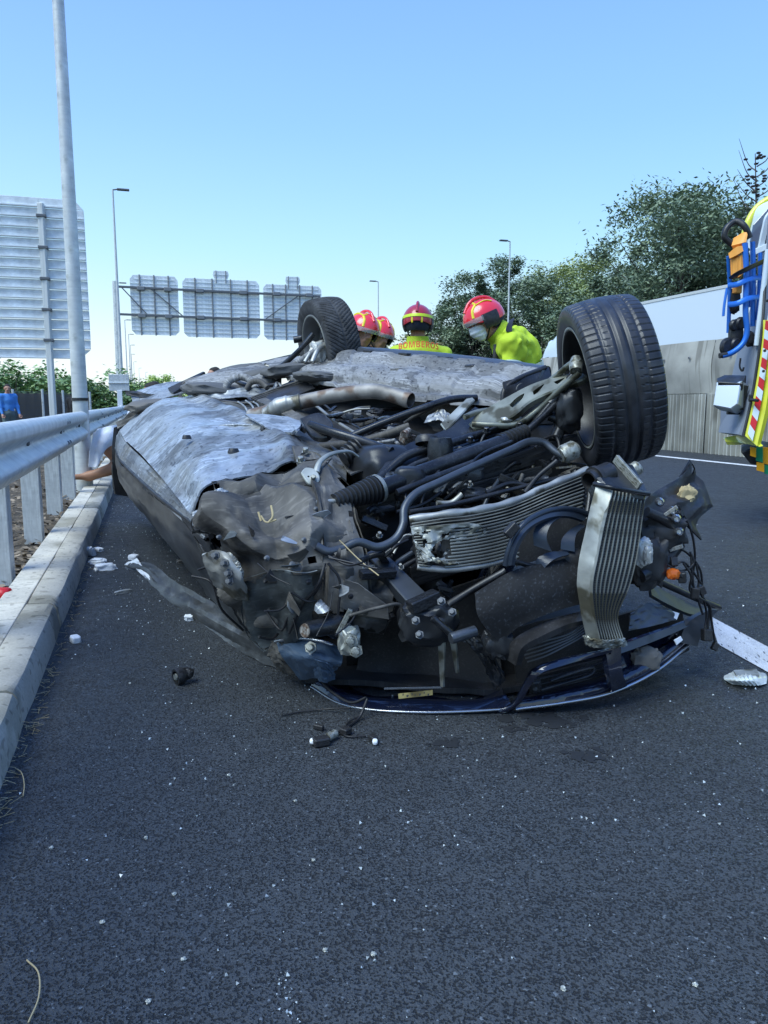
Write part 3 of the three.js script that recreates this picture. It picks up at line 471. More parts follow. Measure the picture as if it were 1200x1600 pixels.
// ---------------------------------------------------------------- the overturned car
const CAR = thing('wrecked_car', 'overturned dark car with its crushed front and underbody exposed', 'car', V(-0.4, 0, -4.2));
const UP = V(0, 1, 0), TOCAM = V(0, 0.3, 1).normalize();
const lineBetween = (a, b, t) => toV(a).clone().lerp(toV(b), t);
function bolt(p, r = 0.012, dir = V(-0.1, 0.35, 0.9), parent = CAR, m = M.alloyClean, l = 0.022) { const a = toV(p), d = dir.clone().normalize(); return part('bolt', [turned(a, a.clone().addScaledVector(d, l), [[0, 0], [0, r * 1.5], [0.25, r * 1.5], [0.25, r], [0.9, r], [1, r * 0.8], [1, 0]], 6)], m, parent); }
const crush = (f, amp, s) => (u, v, p) => amp * (f >= 9 ? 0.35 : 0.62) * (facet(u * f * 0.75 + s, v * f * 0.75, s) * 0.6 + ridge(p.x * f * 1.3 + s, p.y * f * 1.3, p.z * f * 1.3) * 0.3 + fbm(p.x * f * 4, p.y * f * 4, p.z * f * 4 + s, 2) * 0.15);

const torn = (u, v, s) => Math.min(u, v, 1 - u, 1 - v) < 0.045 + 0.09 * fbm(u * 7 + s, v * 7, s, 3);   // ragged outline of ripped sheet metal
{ // body shell: what is left of cabin, roof and sides, lying on its roof
  const secs = [[[330, 790, 2.95], [800, 640, 3.55], [470, 1010, 3.25], [880, 900, 3.75], 0.10], [[268, 740, 3.5], [860, 585, 3.62], [0, 0, 0], [0, 0, 0], 0.03], [[214, 706, 4.6], [700, 575, 4.5], [0, 0, 0], [0, 0, 0], 0.03], [[193, 680, 5.7], [560, 570, 5.4], [0, 0, 0], [0, 0, 0], 0.03], [[196, 668, 6.5], [455, 585, 6.7], [0, 0, 0], [0, 0, 0], 0.12]];
  const rows = secs.map(([l, r, , , y], i) => {
    const L = A(...l), Rr = A(...r), across = Rr.clone().sub(L), belt = 0.42 + 0.02 * i;
    const lb = L.clone().addScaledVector(across, 0.05).setY(Math.min(L.y - 0.22, belt - 0.05)), rb = Rr.clone().addScaledVector(across, -0.03).setY(0.62);
    const lr = L.clone().addScaledVector(across, 0.22).setY(y), rr = Rr.clone().addScaledVector(across, -0.18).setY(y + 0.02), m = lr.clone().lerp(rr, 0.5).setY(y - 0.01);
    return [L.clone().addScaledVector(across, 0.03).add(V(0, -0.03, 0)), lb, lr, m, rr, rb, Rr.clone().add(V(0, -0.03, 0))];
  });
  const shell = part('body_shell', sheet(rows, { nu: 48, nv: 40, th: 0.02, disp: crush(3, 0.02, 4) }), M.carPaint, CAR);
  const close = (row) => { const top = row[0].clone().lerp(row[6], 0.5); return sheet([row, row.map((p) => p.clone().lerp(top.clone().setY(row[3].y + 0.25), 0.999))], { nu: 24, nv: 6, th: 0.01 }); };
  part('rear_panel', close(rows[4]), M.dustyPaint, CAR);
  part('bulkhead', close(rows[0].map((p) => p.clone().add(V(-0.1, 0, -0.25)))), M.deep, CAR);
}
{ // left door and sill seen along the side
  const sill = [[[318, 812, 2.72], [268, 762, 3.35], [222, 716, 4.3], [196, 690, 5.4], [186, 672, 6.3]], [[322, 828, 2.74], [262, 772, 3.37], [214, 728, 4.32], [190, 702, 5.42], [182, 684, 6.3]], [[318, 842, 2.78], [254, 786, 3.4], [208, 742, 4.36], [186, 716, 5.45], [180, 700, 6.32]]];
  part('sill', sheet(sill, { nu: 50, nv: 8, th: 0.01, up: V(-1, 0.2, 0.4), disp: crush(8, 0.014, 3) }), M.scraped, CAR, { label: 'scraped bright sill along the left side of the car' });
  const door = [[[336, 848, 2.75], [262, 792, 3.4], [212, 750, 4.36], [188, 722, 5.45], [181, 706, 6.3]], [[352, 900, 2.8], [272, 830, 3.44], [214, 768, 4.4], [188, 734, 5.5], [181, 718, 6.3]], [[372, 955, 2.92], [300, 880, 3.5], [226, 800, 4.5], [192, 752, 5.55], [182, 738, 6.35]], [[398, 1000, 3.02], [322, 925, 3.6], [246, 830, 4.6], [202, 772, 5.65], [190, 758, 6.4]]];
  part('door', sheet(door, { nu: 50, nv: 24, th: 0.012, up: V(-1, 0, 0.4), disp: (u, v, p) => crush(4, 0.045, 8)(u, v, p) }), M.dustyPaint, CAR, { label: 'dusty dark door panel buckled along the left side' });
  part('door_seal', tube([[330, 838, 2.72], [258, 784, 3.38], [210, 742, 4.34], [187, 716, 5.43], [181, 700, 6.28]], 0.012, { seg: 6, n: 40 }), M.black, CAR);
  part('side_gap_trim', tube([[345, 862, 2.74], [285, 812, 3.2], [225, 762, 4.1]], 0.01, { seg: 6, n: 30 }), M.black, CAR);
  // torn outer wing skin that stands off the wheel arch
  const wing = [[[302, 838, 2.85], [330, 900, 2.80], [372, 965, 2.82], [412, 1020, 2.92]], [[314, 852, 2.83], [346, 905, 2.78], [386, 962, 2.80], [420, 1008, 2.9]]];
  part('wing_skin', sheet(wing, { nu: 36, nv: 6, th: 0.004, disp: crush(9, 0.012, 2) }), M.dustyPaint, CAR);
  // upright black edge at the rear corner
  part('rear_bumper_edge', sheet([[[178, 668, 6.5], [175, 700, 6.48], [176, 740, 6.46], [180, 772, 6.45]], [[192, 664, 6.55], [192, 700, 6.5], [194, 742, 6.5], [200, 776, 6.5]]], { nu: 16, nv: 4, th: 0.05, up: V(-0.3, 0, 1), disp: crush(6, 0.015, 1) }), M.black, CAR);
  part('rear_bumper', sheet([[[200, 690, 6.6], [300, 640, 6.9], [450, 600, 7.0]], [[205, 770, 6.7], [300, 740, 7.0], [450, 700, 7.2]]], { nu: 20, nv: 8, th: 0.03, disp: crush(3, 0.02, 2) }), M.black, CAR);
}
const dirt = (u, v, p) => { const k = step(0.5, 0.68, u + 0.25 * fbm(p.x * 4, p.z * 4, 3) + 0.12 * fbm(p.x * 18, p.z * 18, 5)), q = step(0.1, 0.35, fbm(p.x * 9, p.z * 9, 7, 5)); return [mix(1.15, 0.56, k) * mix(1, 0.66, q), mix(1.15, 0.52, k) * mix(1, 0.63, q), mix(1.15, 0.46, k) * mix(1, 0.59, q)]; };
const panFold = (u, v, p) => 0.009 * Math.sin(u * 5.2 + v * 1.4) + 0.03 * Math.exp(-Math.pow((u - 0.62 + v * 0.12) / 0.05, 2)) - 0.02 * step(0.66, 0.74, u) + 0.018 * fbm(p.x * 5, p.z * 5, 2, 4) + crush(7, 0.03, 7)(u, v, p) * (0.35 + step(0.5, 0, v)) + 0.006 * step(0.3, 0.6, Math.sin(v * 46)) * step(0.15, 0.25, u) * step(0.6, 0.5, u);
{ // floor pans
  const left = [
    [[300, 806, 2.66], [332, 762, 2.72], [418, 748, 2.82], [500, 722, 2.92], [548, 738, 2.98]],
    [[262, 758, 3.25], [320, 706, 3.3], [415, 692, 3.35], [488, 690, 3.38], [536, 702, 3.36]],
    [[222, 712, 4.2], [285, 664, 4.15], [368, 655, 4.1], [440, 660, 4.0], [505, 672, 3.9]],
    [[197, 688, 5.3], [250, 640, 5.2], [320, 630, 5.0], [400, 637, 4.8], [470, 648, 4.5]],
    [[188, 672, 6.2], [246, 628, 6.0], [312, 618, 5.8], [382, 620, 5.6], [452, 630, 5.3]]];
  const pan = part('floor_pan', sheet(left, { nu: 110, nv: 110, th: 0.006, up: UP, disp: panFold, crease: 0.35, color: dirt }), M.scraped, CAR, { label: 'bright scraped floor pan over the left footwell' });
  for (const [x, y, d, r] of [[292, 690, 3.55, 0.02], [365, 712, 3.12, 0.022], [412, 676, 3.6, 0.016], [470, 716, 3.05, 0.014]]) part('rubber_plug', turned(A(x, y, d).add(V(0, 0.012, 0)), A(x, y, d).add(V(0, 0.03, 0)), [[0, 0], [0, r * 1.1], [0.5, r], [1, r * 0.8], [1, 0]], 14), M.black, pan);
  const right = [
    [[812, 640, 3.4], [700, 632, 3.6], [610, 622, 3.95], [525, 606, 4.6], [450, 596, 5.4]],
    [[806, 622, 3.44], [705, 612, 3.7], [610, 602, 4.1], [525, 592, 4.75], [452, 588, 5.5]],
    [[826, 598, 3.5], [735, 588, 3.88], [632, 578, 4.42], [545, 571, 5.0], [480, 570, 5.6]],
    [[848, 580, 3.58], [758, 570, 4.06], [648, 560, 4.66], [556, 553, 5.3], [498, 552, 5.9]]];
  part('floor_pan', sheet(right, { nu: 100, nv: 70, th: 0.006, up: UP, crease: 0.35, disp: (u, v, p) => 0.012 * Math.sin(v * 16) + 0.012 * step(0.45, 0.5, (u * 6) % 1) + 0.012 * fbm(p.x * 6, p.z * 6, 1, 4) + 0.02 * step(0.3, 0.36, v) }), M.dusty, CAR, { label: 'dusty grey floor pan on the raised side' });
  // sill plate with slots on the raised side
  const sp = part('side_skirt', sheet([[[842, 590, 3.52], [750, 574, 4.02], [645, 562, 4.62], [556, 553, 5.28]], [[852, 572, 3.58], [760, 560, 4.1], [650, 549, 4.7], [560, 543, 5.32]], [[862, 580, 3.64], [770, 566, 4.16], [660, 553, 4.76], [566, 546, 5.4]], [[858, 640, 3.66], [770, 610, 4.2], [660, 590, 4.8], [566, 575, 5.45]]], { nu: 50, nv: 20, th: 0.012, up: UP, disp: (u, v, p) => 0.004 * fbm(p.x * 8, p.z * 8, 1) }), M.steelBlue, CAR);
  for (let k = 0; k < 9; k++) { const t = 0.08 + k * 0.102, c = crV([[842, 584, 3.54], [752, 568, 4.05], [648, 556, 4.65], [558, 549, 5.3]].map(toV), t), n = crV([[842, 584, 3.54], [752, 568, 4.05], [648, 556, 4.65], [558, 549, 5.3]].map(toV), t + 0.045); part('slot_shade', bar(c.clone().add(V(0, 0.006, 0)), n.clone().add(V(0, 0.006, 0)), 0.05, 0.012), M.black, sp); }  // black bars in place of the dark open slots
  part('jacking_pad', boxy(A(745, 578, 4.0).add(V(0, 0.012, 0)), 0.11, 0.03, 0.08, 0.45), M.black, CAR);
  part('floor_bracket', boxy(A(632, 585, 4.35).add(V(0, 0.02, 0)), 0.14, 0.03, 0.1, 0.5), M.dusty, CAR);
  part('inner_wheel_arch', sheet([[[826, 612, 3.5], [870, 590, 3.6], [912, 560, 3.62]], [[820, 680, 3.42], [870, 670, 3.5], [920, 660, 3.5]], [[830, 760, 3.3], [880, 760, 3.36], [940, 760, 3.4]]], { nu: 16, nv: 16, th: 0.01, up: TOCAM, disp: crush(5, 0.03, 5) }), M.black, CAR);
  // dark inner wheel arch at the end of the raised sill
  part('wheel_arch_box', sheet([[[785, 598, 3.45], [820, 588, 3.5], [856, 574, 3.6]], [[788, 630, 3.42], [824, 622, 3.46], [864, 610, 3.56]], [[790, 668, 3.4], [828, 665, 3.44], [880, 660, 3.55]]], { nu: 16, nv: 14, th: 0.01, disp: crush(6, 0.012, 5) }), M.black, CAR);
  part('arch_lip', tube([[786, 642, 3.42], [788, 610, 3.44], [806, 594, 3.47], [852, 574, 3.58]], 0.012, { seg: 7 }), M.black, CAR);
  part('tunnel_shield', sheet([[[470, 700, 3.6], [600, 720, 3.2], [800, 680, 3.5]], [[420, 640, 5.4], [560, 640, 4.6], [780, 640, 3.9]]], { nu: 30, nv: 30, th: 0.01, up: UP, disp: (u, v, p) => -0.2 + 0.03 * fbm(p.x * 5, p.z * 5, 1) }), M.grimeDark, CAR);
  part('underbody_skin', sheet([[[300, 830, 2.8], [560, 780, 3.2], [820, 670, 3.6]], [[200, 700, 5.6], [460, 640, 5.2], [600, 600, 4.9]], [[205, 680, 6.5], [360, 630, 6.6], [470, 590, 6.6]]], { nu: 20, nv: 20, th: 0.01, up: UP }), M.deep, CAR);
  // transmission tunnel
  part('tunnel', sheet([[[548, 742, 3.0], [600, 720, 3.1], [690, 690, 3.25], [790, 660, 3.4]], [[520, 700, 3.42], [580, 690, 3.5], [690, 668, 3.55], [800, 648, 3.46]], [[480, 660, 4.2], [545, 650, 4.2], [640, 640, 4.0], [760, 640, 3.65]], [[448, 628, 5.4], [500, 618, 5.2], [575, 618, 4.6], [690, 628, 3.9]]], { nu: 60, nv: 50, th: 0.006, up: UP, disp: (u, v, p) => -0.13 * Math.sin(Math.PI * clamp(u)) * step(0, 0.1, v) + 0.012 * fbm(p.x * 7, p.z * 7, 5, 4) }), M.grimeDark, CAR);
}
{ // rear underbody: tank, heat shields, rear axle parts
  const soft = (rows, m, name, amp = 0.02) => part(name, sheet(rows, { nu: 44, nv: 30, th: 0.008, up: UP, disp: (u, v, p) => amp * fbm(p.x * 5, p.y * 5, p.z * 5, 4) + amp * 0.6 * ridge(p.x * 4, p.y * 4, p.z * 4) }), m, CAR);
  soft([[[300, 612, 5.7], [360, 620, 5.5], [420, 618, 5.4], [440, 604, 5.5]], [[292, 596, 5.9], [340, 586, 5.8], [400, 580, 5.7], [438, 584, 5.7]], [[330, 584, 6.4], [360, 577, 6.4], [400, 572, 6.3], [424, 574, 6.2]]], M.dusty, 'fuel_tank', 0.03);
  soft([[[430, 588, 5.5], [470, 590, 5.2], [520, 592, 4.9]], [[428, 574, 5.9], [470, 572, 5.7], [540, 574, 5.2]], [[405, 568, 6.6], [460, 556, 6.5], [520, 556, 6.0]]], M.dusty, 'rear_floor', 0.03);
  soft([[[210, 640, 6.3], [260, 620, 6.2], [310, 610, 6.1]], [[205, 615, 6.7], [255, 600, 6.7], [330, 594, 6.5]]], M.scraped, 'boot_floor', 0.02);
  part('heat_shield', sheet([[[296, 628, 5.5], [360, 626, 5.3], [420, 628, 5.2], [440, 610, 5.3]], [[300, 600, 5.6], [360, 612, 5.4], [420, 612, 5.3], [434, 600, 5.35]]], { nu: 40, nv: 12, th: 0.004, up: UP, disp: (u, v, p) => 0.02 + 0.02 * Math.sin(u * 16) * 0.5 + crush(7, 0.03, 5)(u, v, p) }), M.scraped, CAR, { label: 'pale crumpled heat shield in front of the tank' });
  part('axle_hoop', tube([[352, 610, 5.45], [358, 596, 5.45], [376, 589, 5.45], [394, 596, 5.4], [400, 608, 5.35]], 0.026, { seg: 10 }), M.dusty, CAR);
  part('axle_hoop', tube([[385, 609, 5.3], [392, 598, 5.3], [406, 596, 5.25], [418, 606, 5.2]], 0.02, { seg: 10 }), M.grime, CAR);
  part('rear_diffuser_edge', plate([[264, 612, 6.3], [318, 584, 6.5], [322, 588, 6.5], [290, 606, 6.3], [272, 618, 6.2]], 0.03), M.black, CAR);
  part('rear_edge', tube([[345, 580, 6.9], [390, 572, 6.9], [430, 562, 6.8], [470, 553, 6.6]], 0.016, { seg: 6 }), M.black, CAR);
  part('torn_strip', sheet([[[196, 610, 6.6], [240, 616, 6.4], [290, 622, 6.1], [330, 616, 6.0]], [[198, 618, 6.58], [240, 624, 6.38], [290, 630, 6.08], [330, 622, 5.98]]], { nu: 30, nv: 3, th: 0.012, disp: crush(7, 0.03, 3) }), M.black, CAR);
  part('torn_strip', sheet([[[186, 662, 6.3], [225, 640, 6.2], [262, 634, 6.0], [290, 622, 5.9]], [[190, 672, 6.25], [230, 652, 6.1], [265, 644, 5.95], [292, 630, 5.85]]], { nu: 30, nv: 5, th: 0.01, up: UP, disp: (u, v, p) => 0.03 + crush(8, 0.04, 6)(u, v, p) }), M.grime, CAR);
  for (let k = 0; k < 7; k++) part('heat_shield_rib', tube([[392 + k * 3, 622 + k * 1.7, 4.9 - k * 0.03], [430 + k * 3, 608 + k * 1.8, 4.95], [472 + k * 2, 594 + k * 1.9, 4.95]], 0.008, { seg: 5, n: 10 }), M.grimeDark, CAR);
  part('ribbed_shield', sheet([[[386, 622, 4.95], [430, 606, 5.0], [474, 592, 5.0]], [[412, 636, 4.7], [452, 622, 4.75], [492, 606, 4.8]]], { nu: 20, nv: 10, th: 0.006, up: UP }), M.black, CAR);
  for (const [a, b] of [[[372, 628, 4.9], [392, 660, 4.1]], [[384, 626, 4.9], [402, 658, 4.1]], [[396, 628, 4.85], [408, 654, 4.2]]]) part('brake_line', tube([a, lineBetween(a, b, 0.5).add(V(0.01, 0.02, 0)), b], 0.006, { seg: 6 }), M.alloy, CAR);
  part('chassis_rail', sheet([[[404, 634, 4.5], [440, 652, 3.95], [475, 678, 3.5]], [[418, 630, 4.5], [456, 646, 3.95], [492, 670, 3.5]]], { nu: 30, nv: 4, th: 0.03, up: UP, disp: (u, v, p) => 0.03 + 0.008 * fbm(p.x * 12, p.z * 12) }), M.grime, CAR);
  part('jack_point', sheet([[[386, 660, 3.9], [430, 662, 3.75], [470, 672, 3.6]], [[430, 690, 3.45], [466, 690, 3.4], [474, 684, 3.4]]], { nu: 16, nv: 12, th: 0.01, up: UP, disp: (u, v, p) => 0.045 + crush(9, 0.015, 3)(u, v, p) }), M.scraped, CAR);
}
{ // exhaust: broken pipe with open end
  const ex = part('exhaust_pipe', tube([[392, 650, 4.05], [425, 642, 3.98], [455, 632, 3.95], [500, 622, 3.9], [550, 614, 3.8], [590, 612, 3.72], [642, 626, 3.62]], (t) => 0.037 + 0.004 * Math.exp(-Math.pow((t - 0.2) / 0.06, 2)), { seg: 22, n: 90, open: 0.004 }), M.rust, CAR, { label: 'rusty exhaust pipe with a broken open end' });
  part('pipe_wrap', tube([[418, 648, 3.98], [440, 634, 3.94], [470, 628, 3.93]], (t) => 0.044 + 0.012 * fbm(t * 9, 3, 1) , { seg: 16, n: 40 }), M.alloy, ex);
}
{ // subframe, braces and steering
  part('brace', tube([[484, 664, 3.35], [520, 676, 3.25], [560, 688, 3.18], [612, 706, 3.05]], 0.02, { seg: 10, flat: 0.8 }), M.blackMetal, CAR);
  part('brace', tube([[548, 682, 3.4], [600, 660, 3.42], [660, 638, 3.45], [706, 624, 3.48], [745, 622, 3.5]], 0.021, { seg: 10, flat: 0.8 }), M.blackMetal, CAR);
  part('brace', tube([[500, 700, 3.5], [570, 690, 3.5], [640, 668, 3.5]], 0.024, { seg: 10 }), M.grimeDark, CAR);
  part('mount_bracket', plate([[470, 662, 3.4], [500, 652, 3.42], [520, 668, 3.36], [516, 690, 3.3], [490, 688, 3.3]], 0.03, { round: true }), M.blackMetal, CAR);
  const sub = part('subframe', [
    plate([[612, 700, 3.06], [640, 684, 3.12], [690, 672, 3.2], [742, 640, 3.38], [770, 652, 3.3], [830, 664, 3.2], [826, 684, 3.12], [760, 700, 3.05], [690, 724, 2.98], [640, 738, 2.95], [610, 776, 2.86], [560, 792, 2.8], [548, 776, 2.84], [590, 740, 2.95]], 0.05, { face: UP, holes: [[[706, 690, 3.1], 0.02, 0.02], [[650, 705, 3.05], 0.012, 0.012], [[792, 676, 3.16], 0.015, 0.015], [[620, 728, 2.98], 0.012, 0.012]] }),
    tube([[556, 784, 2.82], [600, 742, 2.94], [636, 712, 3.0], [700, 694, 3.06], [770, 672, 3.16], [830, 656, 3.24]], 0.018, { seg: 8 }), tube([[566, 796, 2.8], [612, 752, 2.9], [648, 726, 2.96], [720, 704, 3.02], [790, 682, 3.1]], 0.012, { seg: 8 })], M.blackMetal, CAR);
  part('bush', [turned(A(688, 712, 2.98).add(V(0, -0.02, 0)), A(688, 696, 2.98).add(V(0, 0.03, 0)), [[0, 0.05], [0.7, 0.05], [1, 0.042], [1, 0.024], [0.3, 0.02], [0.3, 0]], 24)], M.blackMetal, CAR);
  part('bush', [turned(A(667, 694, 3.04), A(667, 682, 3.05), [[0, 0.046], [0.7, 0.046], [1, 0.04], [1, 0.022], [0.3, 0.02], [0.3, 0]], 24)], M.black, CAR);
  for (const [x, y, d] of [[760, 676, 3.1], [812, 668, 3.12], [735, 690, 3.02], [640, 748, 2.88], [595, 770, 2.84]]) bolt([x, y, d], 0.012, V(0, 1, 0.3), CAR, M.blackMetal);
  const ss = part('stay', plate([[688, 662, 3.26], [728, 622, 3.4], [738, 620, 3.4], [742, 626, 3.38], [704, 664, 3.22], [696, 672, 3.2]], 0.014, { face: UP, holes: [[[700, 658, 3.25], 0.008, 0.008]] }), M.alloyClean, CAR);
  part('foil_scrap', sheet([[[668, 650, 3.34], [690, 640, 3.38], [704, 648, 3.36]], [[662, 662, 3.3], [684, 656, 3.32], [698, 664, 3.28]]], { nu: 14, nv: 10, th: 0.002, up: UP, disp: crush(22, 0.022, 6) }), M.alloy, CAR);
  part('rusty_mount', [boxy(A(638, 684, 3.4), 0.07, 0.05, 0.05, 0.6, 0.01, 0.4), turned(A(632, 680, 3.34), A(640, 674, 3.36), [[0, 0], [0, 0.02], [1, 0.02], [1, 0]], 12)], M.rust, CAR);
  // steering rack with bellows
  const bell = (a, b, r0, r1, n, name = 'rack_boot') => { const pr = [[0, 0]]; for (let k = 0; k <= n * 4; k++) { const t = k / (n * 4), rr = mix(r0, r1, t); pr.push([t, rr * (k % 4 < 2 ? 1 : 0.72)]); } pr.push([1, 0]); return part(name, turned(a, b, pr, 24), M.boot, CAR); };
  part('steering_rack', [tube([[598, 762, 2.78], [660, 738, 2.86], [730, 712, 2.94], [790, 690, 3.0]], 0.032, { seg: 14 }), tube([[620, 770, 2.74], [690, 742, 2.82], [760, 716, 2.9]], 0.014, { seg: 8 }), lump(A(640, 748, 2.84), 0.06, 0.05, 0.05, { seed: 6, amp: 0.2 })], M.blackMetal, CAR);
  bell([522, 784, 2.62], [588, 764, 2.74], 0.028, 0.052, 11);
  bell([782, 692, 3.0], [822, 674, 3.06], 0.036, 0.03, 7);
  part('boot_clamp', turned(A(586, 765, 2.735), A(591, 763, 2.745), [[0, 0.053], [1, 0.053]], 20), M.alloyClean, CAR);
  part('tie_rod', [tube([[490, 786, 2.58], [524, 783, 2.62]], 0.009), turned(A(486, 786, 2.575), A(494, 786, 2.585), [[0, 0], [0, 0.012], [1, 0.012], [1, 0]], 8)], M.alloy, CAR);
  part('tie_rod', tube([[820, 676, 3.06], [850, 650, 3.1], [880, 618, 3.15]], 0.014), M.blackMetal, CAR);
  part('hydraulic_line', tube([[636, 790, 2.72], [634, 768, 2.76], [650, 750, 2.8], [680, 742, 2.84], [692, 728, 2.88], [720, 722, 2.9]], 0.006, { seg: 6 }), M.blackMetal, CAR);
  part('hydraulic_line', tube([[728, 742, 2.8], [740, 722, 2.84], [760, 706, 2.9], [800, 690, 2.95]], 0.008, { seg: 6 }), M.blackMetal, CAR);
  // anti-roll bar
  part('anti_roll_bar', tube([[494, 853, 2.42], [512, 862, 2.42], [534, 857, 2.44], [560, 847, 2.46], [590, 855, 2.47], [618, 842, 2.5], [630, 820, 2.53], [632, 795, 2.56], [648, 773, 2.6], [690, 752, 2.66], [740, 729, 2.74], [800, 702, 2.84], [828, 690, 2.9], [850, 692, 2.92], [868, 706, 2.9], [886, 716, 2.88]], 0.0145, { seg: 12, n: 120 }), M.steelBlue, CAR);
  part('bar_bush', turned(A(876, 712, 2.88), A(902, 700, 2.9), [[0, 0], [0, 0.028], [0.2, 0.036], [0.8, 0.036], [1, 0.024], [1, 0]], 18), M.alloyClean, CAR);
  // bright hooked bracket
  const hook = part('hook_bracket', [tube([[494, 738, 2.72], [500, 722, 2.76], [514, 711, 2.8], [532, 706, 2.84], [548, 706, 2.88], [560, 714, 2.9]], (t) => 0.0125 - t * 0.006, { seg: 8, n: 40, flat: 0.7 }), plate([[470, 738, 2.70], [478, 730, 2.72], [492, 732, 2.72], [500, 744, 2.70], [496, 754, 2.68], [482, 754, 2.67]], 0.016, { round: true, face: TOCAM, holes: [[[482, 744, 2.69], 0.008, 0.008]] })], M.alloyClean, CAR, { label: 'bright hooked alloy bracket' });
  bolt([490, 748, 2.69], 0.009, V(0, 0.5, 0.9), hook);
  // flanged driveshaft joint in the well
  bell([560, 700, 3.15], [536, 716, 3.12], 0.05, 0.04, 4, 'shaft_boot');
  part('gearbox', lump(A(600, 728, 3.15), 0.14, 0.09, 0.14, { seed: 4, amp: 0.25, detail: 6, turn: 0.5 }), M.blackMetal, CAR);
}
{ // control arm to the raised wheel
  const P0 = [[726, 652, 3.2], [746, 644, 3.24], [800, 634, 3.26], [836, 612, 3.24], [868, 588, 3.18], [896, 566, 3.1], [908, 566, 3.06], [906, 582, 3.06], [880, 604, 3.1], [838, 642, 3.16], [808, 662, 3.14], [770, 664, 3.14], [738, 662, 3.16]];
  const arm = part('control_arm', plate(P0, 0.032, { face: V(-0.2, 1, 0.5), bevel: 0.006, round: true, holes: [
    [[752, 653, 3.19], [764, 646, 3.2], [788, 645, 3.2], [784, 652, 3.18], [768, 656, 3.17]], [[798, 642, 3.2], [812, 633, 3.22], [828, 628, 3.22], [824, 638, 3.19], [806, 648, 3.17]], [[836, 624, 3.2], [852, 611, 3.2], [858, 612, 3.19], [848, 626, 3.17], [838, 630, 3.17]], [[864, 602, 3.17], [880, 586, 3.14], [884, 588, 3.13], [872, 604, 3.13]]] }), M.armAlloy, CAR, { label: 'cast alloy control arm with oval holes' });
  part('arm_flange', tube(P0.slice(0, 7).map(([x, y, d]) => [x, y, d]), 0.012, { seg: 7, n: 40 }), M.armAlloy, arm);
  part('arm_rib', tube([P0[12], P0[11], P0[10], P0[9], P0[8], P0[7]], 0.014, { seg: 7, n: 40 }), M.armAlloy, arm);
  part('ball_joint', [turned(A(900, 580, 3.06), A(900, 560, 3.1), [[0, 0], [0, 0.024], [0.5, 0.028], [1, 0.02], [1, 0]], 18)], M.alloyClean, CAR);
  part('knuckle', [lump(A(800, 655, 3.15), 0.05, 0.012, 0.022, { seed: 9, turn: 0.3, amp: 0.2 })], M.alloy, CAR);
  part('hub_carrier', [lump(A(888, 640, 3.14), 0.055, 0.09, 0.06, { seed: 12, amp: 0.5, f: 3 }), tube([[866, 690, 3.1], [880, 660, 3.14], [900, 620, 3.14]], 0.025), tube([[858, 650, 3.15], [896, 664, 3.12]], 0.02)], M.blackMetal, CAR);
  part('damper_strut', [turned(A(830, 668, 3.14), A(898, 586, 3.14), [[0, 0], [0, 0.014], [0.45, 0.014], [0.45, 0.022], [1, 0.022], [1, 0]], 14)], M.blackMetal, CAR);
  part('brake_hose', tube([[836, 700, 3.0], [850, 686, 3.05], [868, 682, 3.08], [874, 700, 3.05], [862, 720, 3.0]], 0.006, { seg: 6 }), M.wire, CAR);
}
